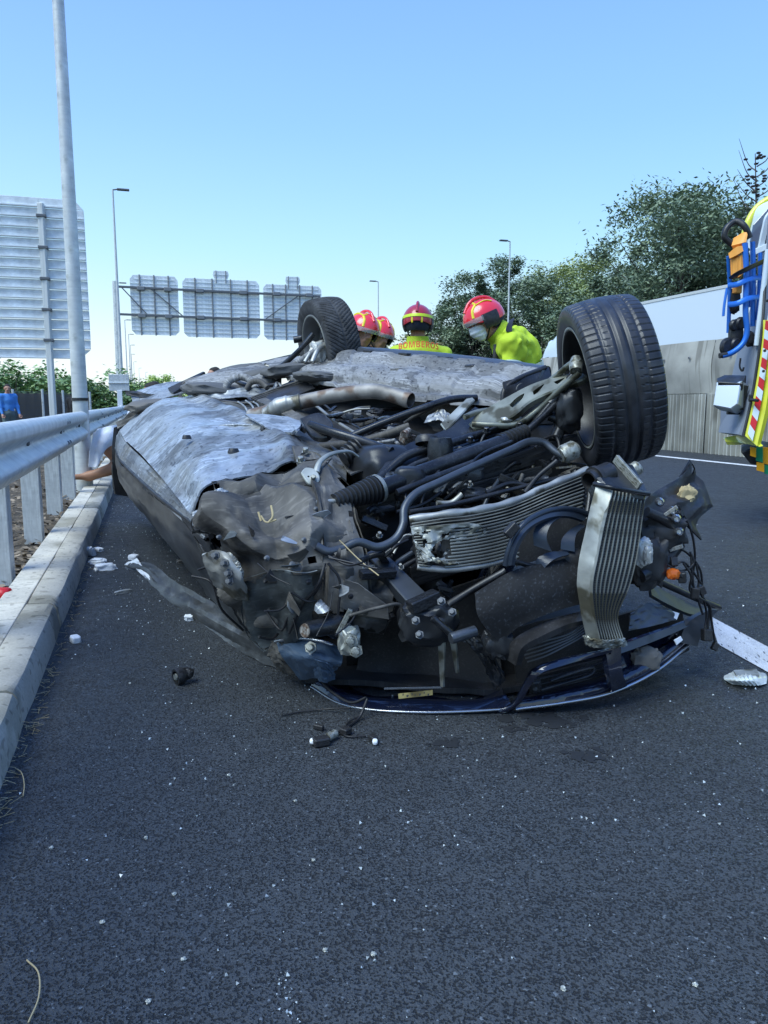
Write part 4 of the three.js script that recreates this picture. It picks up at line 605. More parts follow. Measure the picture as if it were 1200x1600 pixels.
// wheels: lathe with real tread grooves
function wheel(center, axis, radius, width, opt, label) {
  const group = part('wheel', new THREE.BufferGeometry().setFromPoints([V(0, 0, 0), V(0, 0, 0), V(0, 0, 0)]), M.black, CAR, { label });
  CAR.remove(group); const g0 = new THREE.Group(); g0.name = 'wheel'; g0.userData = { label }; baseOf.set(g0, baseOf.get(CAR)); CAR.add(g0);
  const NA = opt.around, prof = [], W = width / 2, rim = radius * opt.rim;
  const pf = (s) => { // s in -1..1 across: bead, sidewall, shoulder, tread
    const a = Math.abs(s), sg = Math.sign(s);
    if (a < 0.6) { const t = a / 0.6; return [sg * t * W * 0.86, radius - 0.010 * t * t]; }
    if (a < 0.74) { const t = (a - 0.6) / 0.14; return [sg * W * (0.86 + 0.15 * Math.sin(t * 1.4)), radius - 0.010 - 0.022 * (1 - Math.cos(t * 1.5))]; }
    const t = (a - 0.74) / 0.26; return [sg * W * (1.0 + 0.035 * Math.sin(t * Math.PI) - 0.12 * t * t), mix(radius - 0.031, rim, t)];
  };
  const ss = []; for (let i = 0; i <= 46; i++) ss.push(-0.72 + 1.44 * i / 46); const all = [-1, -0.95, -0.88, -0.82, -0.77, ...ss, 0.77, 0.82, 0.88, 0.95, 1];
  const pos = [], uv = [], idx = [], m = all.length;
  for (let k = 0; k <= NA; k++) { const a = k / NA * Math.PI * 2; all.forEach((s) => { const [x, r] = pf(s), dr = Math.abs(s) < 0.735 ? opt.tread(s / 0.6, a, k) : 0; pos.push(x, Math.cos(a) * (r - dr), Math.sin(a) * (r - dr)); uv.push(s * width, a * radius); }); }
  for (let k = 0; k < NA; k++) for (let i = 0; i < m - 1; i++) { const a = k * m + i; idx.push(a, a + 1, a + m + 1, a, a + m + 1, a + m); }
  const ty = new THREE.BufferGeometry(); ty.setAttribute('position', new THREE.Float32BufferAttribute(pos, 3)); ty.setAttribute('uv', new THREE.Float32BufferAttribute(uv, 2)); ty.setIndex(idx); ty.computeVertexNormals();
  const ax = axis.clone().normalize(), up = V(0, 1, 0).addScaledVector(ax, -ax.y).normalize(), fw = ax.clone().cross(up), MX = new THREE.Matrix4().makeBasis(ax, up, fw).setPosition(center);
  const put = (g) => g.applyMatrix4(MX);
  part('tyre', put(ty.toNonIndexed()), opt.rubber, g0);
  const la = (pts, seg = 64) => { const g = new THREE.LatheGeometry(pts.map(([x, r]) => new THREE.Vector2(r, x)), seg); g.rotateZ(-Math.PI / 2); return toCreasedNormals(g, 0.5); };
  const rm = part('rim', put(la([[-W * 0.88, rim + 0.008], [-W * 0.93, rim + 0.004], [-W * 0.92, rim - 0.01], [-W * 0.7, rim - 0.022], [W * 0.3, rim - 0.045], [W * 0.72, rim - 0.03], [W * 0.93, rim - 0.008], [W * 0.9, rim + 0.008]])), opt.rimMat, g0);
  part('rim_lip', put(la([[-W * 0.94, rim + 0.004], [-W * 0.955, rim - 0.001], [-W * 0.94, rim - 0.006], [-W * 0.9, rim - 0.002]])), M.alloyClean, rm);
  const spokes = []; for (let k = 0; k < 5; k++) { const a = k / 5 * Math.PI * 2 + 0.4, b = new RoundedBoxGeometry(0.03, rim - 0.09, 0.07, 1, 0.01); b.translate(W * 0.6, (rim - 0.09) / 2 + 0.06, 0); b.rotateX(a); spokes.push(put(b)); }
  part('spoke', spokes, opt.rimMat, rm);
  part('brake_disc', put(la([[0.0, 0], [0.0, rim * 0.72], [0.022, rim * 0.72], [0.022, 0]], 40)), M.galvDark, g0);
  part('hub', put(la([[-0.06, 0], [-0.06, 0.05], [0.0, 0.075], [W * 0.6, 0.075], [W * 0.66, 0.05], [W * 0.66, 0]], 24)), M.blackMetal, g0);
  return g0;
}
wheel(A(950, 598, 3.1), V(0.972, 0.2, 0.04), 0.334, 0.258, { around: 640, rim: 0.72, rubber: M.rubber, rimMat: M.black, tread: (s, a, k) => {
  let d = 0; for (const [c, w] of [[-0.62, 0.055], [-0.2, 0.06], [0.2, 0.06], [0.62, 0.055]]) d = Math.max(d, 0.0075 * (1 - step(w * 0.6, w, Math.abs(s - c))));
  const n = 72, ph = (a / (Math.PI * 2) * n + 1000) % 1; if (Math.abs(s) > 0.64) d = Math.max(d, ph < 0.11 ? 0.006 : 0); else if (Math.abs(s) > 0.26) { const q = (ph + s * 0.5 + 2) % 1; d = Math.max(d, q < 0.09 && Math.abs(s) > 0.36 ? 0.004 : 0); }
  return d; } }, 'raised front wheel with worn ribbed tread');
wheel(A(513, 539, 5.65), V(0.89, 0.17, -0.42), 0.335, 0.235, { around: 560, rim: 0.66, rubber: M.rubberGrey, rimMat: M.galvDark, tread: (s, a, k) => {
  let d = 0; const n = 68, ph = (a / (Math.PI * 2) * n + Math.abs(s) * 2.6 + 1000) % 1; if (ph < 0.26) d = 0.006; if (Math.abs(s) < 0.07) d = 0.005; const p2 = (a / (Math.PI * 2) * n * 2 - Math.abs(s) * 2 + 1000) % 1; if (p2 < 0.12) d = Math.max(d, 0.003); return d; } }, 'rear wheel with chevron winter tread standing above the floor');
part('trailing_link', tube([[402, 600, 5.6], [440, 572, 5.5], [470, 545, 5.45], [490, 522, 5.45]], 0.026, { seg: 10, flat: 0.7 }), M.blackMetal, CAR);
part('trailing_link', tube([[430, 590, 5.5], [462, 568, 5.4], [492, 548, 5.4]], 0.02, { seg: 10 }), M.dusty, CAR);
part('rear_hub_carrier', [lump(A(496, 552, 5.45), 0.06, 0.08, 0.06, { seed: 5, amp: 0.6, f: 3 }), tube([[488, 566, 5.3], [496, 548, 5.35], [508, 538, 5.45]], 0.018), tube([[476, 566, 5.35], [486, 550, 5.4]], 0.014)], M.alloy, CAR);
part('damper_mount', turned(A(459, 531, 5.55), A(472, 529, 5.55), [[0, 0], [0, 0.025], [1, 0.025], [1, 0]], 12), M.blackMetal, CAR);
{ // crushed front left: inner wheel arch, footwell metal, wing and lamp remains
  part('wheel_arch_metal', sheet([
    [[318, 800, 2.62], [350, 772, 2.66], [410, 766, 2.74], [470, 752, 2.8], [520, 736, 2.88]],
    [[308, 830, 2.58], [352, 815, 2.5], [410, 812, 2.5], [470, 800, 2.56], [538, 790, 2.64]],
    [[326, 862, 2.6], [368, 860, 2.48], [425, 858, 2.44], [485, 850, 2.46], [552, 842, 2.52]],
    [[352, 905, 2.66], [392, 905, 2.52], [440, 895, 2.46], [498, 888, 2.44], [560, 885, 2.48]],
    [[372, 948, 2.72], [408, 948, 2.6], [450, 940, 2.54], [500, 930, 2.48], [560, 925, 2.5]],
    [[400, 988, 2.78], [428, 990, 2.68], [462, 984, 2.62], [502, 972, 2.56], [556, 968, 2.54]]], { nu: 120, nv: 130, th: 0.006, up: TOCAM, crease: 0.3, disp: (u, v, p) => crush(4.5, 0.12, 3)(u, v, p) + 0.016 * Math.sin(v * 22 + 3 * fbm(u * 3, v * 2, 4)), hole: (u, v) => torn(u, v, 3) || (u > 0.86 && u < 0.94 && v > 0.42 && v < 0.5) || (u > 0.7 && u < 0.75 && v > 0.5 && v < 0.55) }), M.grime, CAR, { label: 'crumpled brown wheel arch metal at the crushed corner' });
  part('footwell_fold', sheet([[[330, 752, 2.68], [380, 748, 2.74], [450, 738, 2.8], [520, 716, 2.86]], [[338, 776, 2.6], [392, 768, 2.64], [452, 752, 2.7], [505, 740, 2.76]], [[312, 812, 2.6], [380, 800, 2.62], [450, 778, 2.66], [515, 760, 2.72]]], { nu: 70, nv: 30, th: 0.006, up: UP, crease: 0.3, disp: crush(6, 0.06, 11), hole: (u, v) => torn(u, v, 8) }), M.grimeDark, CAR);
  part('seam_flange', sheet([[[302, 802, 2.62], [322, 790, 2.6], [332, 770, 2.63], [345, 762, 2.64]], [[300, 822, 2.58], [330, 806, 2.54], [345, 782, 2.58], [356, 768, 2.62]]], { nu: 24, nv: 8, th: 0.006, disp: crush(16, 0.03, 2) }), M.scraped, CAR);
  part('suspension_tower', sheet([[[322, 862, 2.58], [345, 858, 2.52], [372, 872, 2.5]], [[332, 890, 2.62], [362, 895, 2.5], [384, 905, 2.5]], [[352, 925, 2.68], [376, 930, 2.58], [392, 930, 2.56]]], { nu: 24, nv: 30, th: 0.008, up: TOCAM, disp: (u, v, p) => 0.02 + crush(9, 0.02, 4)(u, v, p) }), M.alloy, CAR);
  for (const [x, y] of [[338, 868], [352, 880], [358, 896], [360, 908]]) bolt([x, y, 2.47], 0.01, V(-0.3, 0.2, 1), CAR, M.galvDark);
  part('wing_liner', sheet([[[376, 900, 2.6], [430, 890, 2.44], [500, 885, 2.38]], [[384, 940, 2.64], [440, 932, 2.5], [500, 925, 2.42]], [[396, 985, 2.7], [440, 990, 2.6], [498, 965, 2.46]], [[420, 1008, 2.7], [450, 1005, 2.62], [496, 978, 2.5]]], { nu: 50, nv: 50, th: 0.004, up: TOCAM, disp: (u, v, p) => 0.015 + 0.014 * Math.sin(u * 9 + v * 2) + crush(5, 0.02, 8)(u, v, p), hole: (u, v) => torn(u, v, 12) }), M.liner, CAR);
  part('frayed_clip', [tube([[424, 790, 2.46], [426, 808, 2.44], [420, 816, 2.44]], 0.004), tube([[408, 806, 2.45], [416, 816, 2.44], [432, 812, 2.44]], 0.003), tube([[404, 800, 2.46], [408, 814, 2.45]], 0.004)], M.straw, CAR);
  // rail and sheets between crushed corner and engine
  part('front_rail', sheet([[[520, 730, 2.86], [546, 770, 2.7], [560, 830, 2.56], [575, 900, 2.48], [585, 960, 2.48]], [[480, 706, 2.9], [505, 760, 2.66], [520, 830, 2.5], [530, 900, 2.42], [530, 960, 2.44]], [[470, 720, 2.86], [490, 770, 2.62], [500, 840, 2.46], [505, 900, 2.42], [500, 960, 2.46]]], { nu: 60, nv: 16, th: 0.008, up: TOCAM, disp: crush(6, 0.05, 14), hole: (u, v) => torn(u, v, 16) }), M.grime, CAR);
  part('turret_plate', plate([[456, 700, 3.0], [478, 696, 3.0], [500, 716, 2.9], [520, 740, 2.8], [534, 766, 2.7], [512, 770, 2.66], [486, 752, 2.7], [468, 730, 2.8]], 0.02, { face: UP, holes: [[[477, 718, 2.88], 0.014, 0.014]] }), M.grime, CAR);
  bolt([470, 722, 2.84], 0.012, V(0, 1, 0.4)); bolt([478, 708, 2.92], 0.012, V(0, 1, 0.4));
  part('torn_lip', sheet([[[508, 752, 2.74], [520, 775, 2.66], [530, 800, 2.6]], [[494, 760, 2.72], [506, 790, 2.62], [516, 815, 2.56]]], { nu: 20, nv: 6, th: 0.005, disp: crush(18, 0.035, 5) }), M.black, CAR);
  part('inner_wing', sheet([[[560, 868, 2.58], [590, 880, 2.56], [616, 900, 2.55]], [[540, 920, 2.5], [575, 930, 2.48], [618, 945, 2.48]], [[520, 975, 2.46], [560, 985, 2.44], [600, 992, 2.46]]], { nu: 40, nv: 40, th: 0.005, up: TOCAM, disp: crush(5, 0.06, 21), hole: (u, v) => torn(u, v, 20) }), M.grimeDark, CAR);
  part('torn_sheet', plate([[538, 905, 2.42], [560, 912, 2.42], [605, 945, 2.44], [608, 968, 2.44], [560, 962, 2.42], [528, 948, 2.42]], 0.006, { face: TOCAM }), M.grime, CAR);
  part('steel_strap', tube([[545, 962, 2.38], [590, 950, 2.38], [625, 945, 2.4], [628, 960, 2.4]], 0.006, { seg: 6 }), M.grimeDark, CAR);
  // ground-level torn bumper strip running back past the wing
  const tip = [[[196, 886, 4.7], [222, 900, 4.5], [258, 942, 3.95], [326, 986, 3.4], [398, 1026, 2.98], [440, 1050, 2.82]], [[202, 882, 4.66], [232, 890, 4.44], [266, 928, 3.92], [330, 968, 3.36], [400, 1006, 2.96], [444, 1034, 2.8]], [[214, 876, 4.7], [240, 882, 4.5], [276, 912, 4.05], [338, 946, 3.5], [404, 984, 3.08], [448, 1016, 2.9]]];
  part('torn_bumper_strip', sheet(tip, { nu: 70, nv: 8, th: 0.006, disp: (u, v, p) => crush(7, 0.035, 5)(u, v, p), hole: (u, v) => u < 0.25 && torn(u * 3, v, 31) && v > 0.5 }), M.tornPaint, CAR, { label: 'torn painted strip peeled back along the ground' });
  part('torn_end', sheet([[[194, 882, 4.72], [210, 888, 4.6], [236, 912, 4.3]], [[214, 872, 4.66], [222, 884, 4.55], [246, 910, 4.25]]], { nu: 14, nv: 8, th: 0.006, disp: crush(10, 0.03, 3) }), M.white, CAR, { label: 'torn end showing bare white plastic' });
  // lamp bowl, horn and bits
  const bowl = part('lamp_housing', sheet([[[432, 1004, 2.62], [462, 1000, 2.56], [500, 1000, 2.52], [536, 1016, 2.5]], [[440, 1026, 2.58], [468, 1026, 2.48], [500, 1030, 2.44], [534, 1036, 2.46]], [[470, 1062, 2.6], [486, 1060, 2.54], [506, 1058, 2.5], [526, 1046, 2.5]]], { nu: 40, nv: 30, th: 0.006, up: TOCAM, disp: (u, v, p) => crush(9, 0.02, 6)(u, v, p) }), M.bluePlastic, CAR, { label: 'broken blue-grey headlamp housing' });
  part('lamp_rim', tube([[430, 1002, 2.6], [462, 997, 2.54], [498, 1001, 2.5], [520, 1008, 2.49]], 0.006, { seg: 6 }), M.trim, bowl); bolt([486, 1012, 2.44], 0.014, V(-0.2, 0.4, 0.9), bowl);
  part('scuffed_bracket', sheet([[[424, 1002, 2.66], [440, 998, 2.6], [456, 1000, 2.57]], [[420, 1026, 2.68], [440, 1024, 2.6], [462, 1028, 2.55]], [[440, 1052, 2.7], [458, 1054, 2.62], [474, 1056, 2.58]]], { nu: 24, nv: 24, th: 0.006, up: TOCAM, disp: crush(14, 0.03, 12) }), M.grime, CAR);
  part('scuffed_bracket', sheet([[[486, 1030, 2.46], [500, 1032, 2.43], [520, 1040, 2.45]], [[492, 1058, 2.5], [506, 1066, 2.48], [524, 1060, 2.49]]], { nu: 14, nv: 12, th: 0.005, up: TOCAM, disp: crush(15, 0.02, 2) }), M.bluePlastic, CAR);
  part('horn', [turned(A(478, 985, 2.38), A(540, 972, 2.48), [[0, 0], [0, 0.026], [0.1, 0.028], [0.5, 0.03], [0.7, 0.05], [1, 0.045], [1, 0]], 20)], M.blackMetal, CAR);
  part('horn_face', turned(A(476, 985.5, 2.375), A(479, 985, 2.382), [[0, 0], [0, 0.022], [1, 0.024], [1, 0]], 18), M.rust, CAR);
  part('latch', [lump(A(545, 1000, 2.42), 0.035, 0.05, 0.03, { seed: 7, amp: 0.7, f: 4 }), bar([528, 990, 2.4], [548, 952, 2.4], 0.016, 0.016), tube([[536, 985, 2.4], [546, 1000, 2.38], [556, 1014, 2.38]], 0.008)], M.alloyClean, CAR);
  for (const [x, y] of [[548, 1000], [556, 1016]]) bolt([x, y, 2.36], 0.016, V(-0.1, 0.1, 1));
  // loose wires
  for (const w of [[[400, 930, 2.6], [440, 985, 2.52], [450, 965, 2.5], [490, 930, 2.42], [505, 905, 2.4]], [[452, 990, 2.5], [470, 950, 2.44], [498, 912, 2.38], [508, 880, 2.4]], [[512, 880, 2.4], [530, 905, 2.4], [528, 960, 2.4]], [[310, 890, 2.7], [345, 880, 2.62], [368, 890, 2.55]], [[300, 900, 2.72], [330, 910, 2.68], [345, 950, 2.7], [380, 985, 2.76]]]) part('loose_wire', tube(w, 0.0045, { seg: 5, n: 30 }), M.wire, CAR);
}
{ // torn tabs, cable ends, clips and fixings hanging about the crushed corner
  const r = rng(2024), grid = [[[330, 800, 2.52], [400, 790, 2.56], [470, 775, 2.62], [530, 770, 2.66]], [[325, 850, 2.52], [400, 850, 2.42], [470, 840, 2.44], [540, 835, 2.48]], [[360, 905, 2.6], [430, 895, 2.4], [500, 880, 2.36], [560, 880, 2.42]], [[390, 955, 2.66], [440, 945, 2.5], [505, 930, 2.42], [570, 930, 2.42]], [[430, 1000, 2.66], [470, 985, 2.52], [520, 975, 2.46], [590, 985, 2.42]]].map((q) => q.map(toV));
  const on = (u, v) => crV(grid.map((q) => crV(q, u)), v);
  for (let k = 0; k < 40; k++) {
    const p = on(0.05 + r() * 0.93, r()).add(V(0, 0, 0.015)), dir = V((r() - 0.5) * 1.4, r() - 0.6, 0.4 * r()).normalize(), side = V(r() - 0.5, r() - 0.5, r() - 0.5).cross(dir).normalize(), L = 0.02 + r() * 0.06, w = 0.006 + r() * 0.022, m = [M.grime, M.grimeDark, M.grime, M.scraped, M.black, M.liner][Math.floor(r() * 6)], q = p.clone().addScaledVector(dir, L);
    if (k % 4 < 2) part('torn_tab', sheet([[p.clone().addScaledVector(side, -w), p.clone().lerp(q, 0.5).addScaledVector(side, -w * 0.8).add(V(0, 0, 0.012 * r())), q.clone().addScaledVector(side, -w * 0.3)], [p.clone().addScaledVector(side, w), p.clone().lerp(q, 0.5).addScaledVector(side, w * (0.5 + r() * 0.6)).add(V(0, 0, 0.012 * r())), q.clone().addScaledVector(side, w * 0.4)]], { nu: 5, nv: 2, th: 0.002 }), m, CAR);
    else if (k % 4 === 2) part('cable_end', tube([p, p.clone().addScaledVector(dir, L).add(V(0.01, -0.02, 0.01)), p.clone().addScaledVector(dir, L * 2.2).add(V(0.03 * (r() - 0.5), -0.05 * r(), 0.015))], 0.002 + r() * 0.003, { seg: 5, n: 12 }), r() < 0.7 ? M.wire : M.straw, CAR);
    else part('fixing', turned(p, p.clone().add(V(-0.004, 0.004, 0.012)), [[0, 0], [0, 0.006 + r() * 0.006], [0.6, 0.007], [1, 0.004], [1, 0]], 9), r() < 0.5 ? M.black : M.galvDark, CAR);
  }
}
{ // engine bay and cooling pack
  part('engine', [lump(A(690, 800, 3.34), 0.45, 0.2, 0.28, { seed: 2, amp: 0.3, f: 3, detail: 7, turn: 0.43, roll: 0.2 }), lump(A(600, 850, 3.12), 0.26, 0.22, 0.22, { seed: 8, amp: 0.3, f: 3, detail: 6 }), lump(A(830, 780, 3.34), 0.22, 0.2, 0.2, { seed: 5, amp: 0.4, f: 3, detail: 6 })], M.deep, CAR);
  part('engine_cradle', [bar([640, 900, 2.75], [960, 800, 3.0], 0.05, 0.08), bar([560, 800, 2.8], [900, 690, 3.15], 0.04, 0.07), bar([700, 770, 2.9], [860, 730, 3.05], 0.02, 0.03), bar([780, 745, 2.9], [860, 780, 2.9], 0.02, 0.03)], M.blackMetal, CAR);
  for (const w of [[[640, 800, 2.65], [700, 790, 2.72], [780, 770, 2.8], [900, 740, 2.9]], [[820, 770, 2.8], [840, 745, 2.84], [870, 720, 2.86]], [[760, 770, 2.8], [800, 755, 2.84], [850, 765, 2.84], [900, 760, 2.86]]]) part('engine_hose', tube(w, 0.009, { seg: 7, n: 30 }), M.black, CAR);
  // radiator: bent frame with many fins, torn through on one side
  const radTop = [[640, 814, 2.5], [690, 806, 2.5], [740, 800, 2.53], [800, 786, 2.6], [860, 760, 2.68], [918, 736, 2.76]], radBot = [[652, 886, 2.42], [700, 890, 2.42], [750, 884, 2.45], [800, 872, 2.5], [860, 850, 2.58], [905, 840, 2.66]];
  const hole = (u, v) => Math.pow((u - 0.155) / 0.075, 2) + Math.pow((v - 0.52) / 0.27, 2) < 1 || (u > 0.10 && u < 0.17 && v > 0.6);
  const rad = part('radiator', sheet([radTop, radTop.map((a, i) => a.map((q, k) => mix(q, radBot[i][k], 0.33))), radTop.map((a, i) => a.map((q, k) => mix(q, radBot[i][k], 0.66))), radBot], { nu: 90, nv: 40, th: 0.03, up: TOCAM, hole, disp: (u, v, p) => 0.03 * fbm(p.x * 4, p.y * 6, 2) * (1 - u) + 0.02 * Math.exp(-Math.pow((u - 0.15) / 0.12, 2)) * fbm(p.x * 20, p.y * 20, 3) }), M.finDark, CAR, { label: 'torn radiator with a hole punched through its core' });
  const rp = (u, v) => { const a = crV(radTop.map(toV), u), b = crV(radBot.map(toV), u), p = a.lerp(b, v); return p.add(V(0, 0.002, 0.012 + 0.03 * fbm(p.x * 4, p.y * 6, 2) * (1 - u))); };
  const finGeo = []; for (let k = 1; k < 17; k++) { const v = k / 17; let run = []; const flush = () => { if (run.length > 2) part('radiator_tube', tube(run, 0.0042, { seg: 5, n: run.length * 2, flat: 0.6 }), M.fin, rad); run = []; }; for (let i = 0; i <= 40; i++) { const u = 0.01 + 0.98 * i / 40; if (hole(u, v)) flush(); else run.push(rp(u, v)); } flush(); }
  part('radiator_top_tank', tube(radTop.map(([x, y, d]) => [x, y - 2, d]), (t) => 0.013 + 0.002 * Math.sin(t * 40), { seg: 8, n: 80 }), M.alloy, rad); part('radiator_bottom_tank', tube(radBot, 0.011, { seg: 8, n: 60 }), M.alloy, rad);
  part('radiator_end', tube([radTop[5], [922, 768, 2.72], [912, 838, 2.64]], 0.012, { seg: 6 }), M.blackMetal, rad);
  part('torn_core', sheet([[[642, 824, 2.47], [680, 822, 2.45], [740, 818, 2.48], [770, 830, 2.5]], [[648, 850, 2.44], [668, 858, 2.42], [690, 862, 2.44], [700, 866, 2.46]], [[660, 880, 2.4], [680, 876, 2.39], [700, 880, 2.4], [720, 884, 2.42]]], { nu: 40, nv: 30, th: 0.004, up: TOCAM, hole: (u, v) => Math.pow((u - 0.62) / 0.2, 2) + Math.pow((v - 0.5) / 0.26, 2) < 1 || fbm(u * 9, v * 9, 4) > 0.16, disp: crush(18, 0.03, 9) }), M.alloyClean, rad);
  part('torn_core', lump(A(706, 852, 2.5), 0.035, 0.04, 0.02, { seed: 3, amp: 0.8, f: 4 }), M.grime, rad);
  // fan shroud ring and blades
  const ringPts = [[790, 884, 2.4], [794, 862, 2.4], [804, 838, 2.41], [820, 818, 2.43], [842, 804, 2.46], [868, 796, 2.49], [895, 796, 2.52], [920, 804, 2.55]];
  const ring = part('fan_shroud', [sheet([ringPts, ringPts.map(([x, y, d]) => [x + (860 - x) * 0.13, y + (880 - y) * 0.13, d - 0.03])], { nu: 50, nv: 4, th: 0.012, up: TOCAM }), tube(ringPts, 0.01, { seg: 8, n: 50 })], M.fanPlastic, CAR);
  part('shroud_clip', boxy(A(799, 828, 2.38), 0.05, 0.03, 0.03, 0.2, 0.005, 0, 0.8), M.black, ring);
  part('shroud_lower', tube([[796, 880, 2.42], [806, 878, 2.44], [836, 885, 2.46], [870, 880, 2.5]], 0.009, { seg: 6 }), M.black, ring);
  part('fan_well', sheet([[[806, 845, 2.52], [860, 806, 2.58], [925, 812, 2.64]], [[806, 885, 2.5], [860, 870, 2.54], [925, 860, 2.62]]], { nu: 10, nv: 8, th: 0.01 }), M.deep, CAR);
  const blade = (rows) => part('fan_blade', sheet(rows, { nu: 14, nv: 8, th: 0.005, up: TOCAM }), M.fanPlastic, CAR);
  blade([[[834, 852, 2.44], [834, 830, 2.45], [848, 810, 2.47], [878, 801, 2.5]], [[862, 862, 2.42], [854, 840, 2.43], [862, 818, 2.45], [884, 803, 2.49]]]);
  blade([[[876, 858, 2.47], [878, 842, 2.48], [890, 828, 2.5], [908, 818, 2.53]], [[898, 862, 2.46], [898, 846, 2.47], [902, 832, 2.49], [914, 822, 2.52]]]);
  blade([[[836, 880, 2.44], [842, 870, 2.44], [862, 862, 2.45], [886, 862, 2.46]], [[850, 888, 2.42], [858, 880, 2.42], [870, 872, 2.43], [890, 866, 2.45]]]);
  part('fan_hub', lump(A(892, 880, 2.5), 0.06, 0.05, 0.04, { e: 0.8 }), M.black, CAR);
  // felt undertray
  part('undertray', sheet([[[742, 926, 2.36], [800, 892, 2.4], [860, 878, 2.44], [915, 866, 2.5]], [[748, 965, 2.32], [800, 930, 2.34], [860, 915, 2.38], [915, 905, 2.44]], [[780, 1005, 2.34], [815, 978, 2.34], [860, 958, 2.36], [915, 942, 2.42]]], { nu: 40, nv: 30, th: 0.01, up: TOCAM, disp: (u, v, p) => 0.01 * fbm(p.x * 8, p.y * 8, 2) }), M.speckle, CAR, { label: 'grey felt undertray behind the bumper' });
  part('air_duct', sheet([[[790, 1030, 2.36], [800, 1002, 2.34], [830, 982, 2.36], [880, 962, 2.4], [915, 955, 2.44]], [[806, 1040, 2.3], [816, 1012, 2.28], [846, 994, 2.3], [886, 976, 2.34], [918, 968, 2.4]]], { nu: 40, nv: 6, th: 0.02, up: TOCAM }), M.black, CAR);
  for (let k = 0; k < 5; k++) part('duct_wire', tube([[812 + k * 3, 1014 + k * 5, 2.4], [850, 1002 + k * 6, 2.38], [890, 990 + k * 4, 2.4], [915, 972 + k * 5, 2.44]], 0.003, { seg: 5, n: 20 }), M.galvDark, CAR);
  // cross beam, mounts and struts
  part('lower_beam', plate([[570, 862, 2.56], [592, 855, 2.6], [668, 925, 2.44], [676, 938, 2.42], [650, 955, 2.38], [640, 945, 2.4]], 0.05, { face: TOCAM }), M.steelBlue, CAR);
  part('lower_beam', tube([[700, 945, 2.4], [740, 920, 2.42], [790, 892, 2.42]], 0.012, { seg: 6 }), M.black, CAR);
  const eb = part('engine_mount', [lump(A(668, 970, 2.42), 0.095, 0.075, 0.06, { seed: 15, amp: 0.5, f: 4, detail: 6 }), bar([640, 950, 2.36], [684, 930, 2.4], 0.05, 0.04)], M.blackMetal, CAR);
  for (const [x, y] of [[650, 970], [656, 992], [707, 957], [690, 940]]) bolt([x, y, 2.33], 0.0095, V(-0.25, 0.5, 1), eb, M.galvDark);
  part('mount_cylinder', turned(A(704, 998, 2.3), A(742, 986, 2.34), [[0, 0], [0, 0.016], [0.05, 0.018], [1, 0.018], [1, 0]], 16), M.steelBlue, CAR);
  part('mount_cylinder', turned(A(676, 965, 2.32), A(704, 990, 2.32), [[0, 0], [0, 0.012], [1, 0.012], [1, 0]], 12), M.blackMetal, CAR);
  part('support_strut', sheet([[[684, 1000, 2.4], [686, 1040, 2.42], [688, 1072, 2.44]], [[694, 1002, 2.38], [694, 1040, 2.41], [692, 1074, 2.43]]], { nu: 10, nv: 3, th: 0.008, up: TOCAM }), M.alloyClean, CAR);
  part('support_strut', sheet([[[703, 1002, 2.4], [708, 1030, 2.42], [712, 1052, 2.44]], [[711, 1000, 2.38], [714, 1030, 2.41], [715, 1052, 2.43]]], { nu: 10, nv: 3, th: 0.008, up: TOCAM }), M.alloyClean, CAR);
  part('torn_bracket', sheet([[[724, 1000, 2.4], [752, 1030, 2.4], [772, 1078, 2.46]], [[748, 990, 2.38], [770, 1020, 2.38], [790, 1062, 2.44]]], { nu: 30, nv: 10, th: 0.008, up: TOCAM, disp: crush(11, 0.035, 8) }), M.blackMetal, CAR);
  part('torn_bracket', lump(A(778, 1004, 2.38), 0.05, 0.05, 0.04, { seed: 22, amp: 0.7, f: 4 }), M.blackMetal, CAR);
  part('cavity_dark_back', sheet([[[540, 1000, 2.75], [640, 990, 2.78], [780, 985, 2.75], [930, 950, 2.75]], [[545, 1100, 2.85], [640, 1105, 2.8], [780, 1100, 2.75], [930, 1060, 2.75]]], { nu: 20, nv: 8, th: 0.02, disp: crush(5, 0.03, 6) }), M.deep, CAR);  // black sheet standing for the dark hole behind the bumper
}
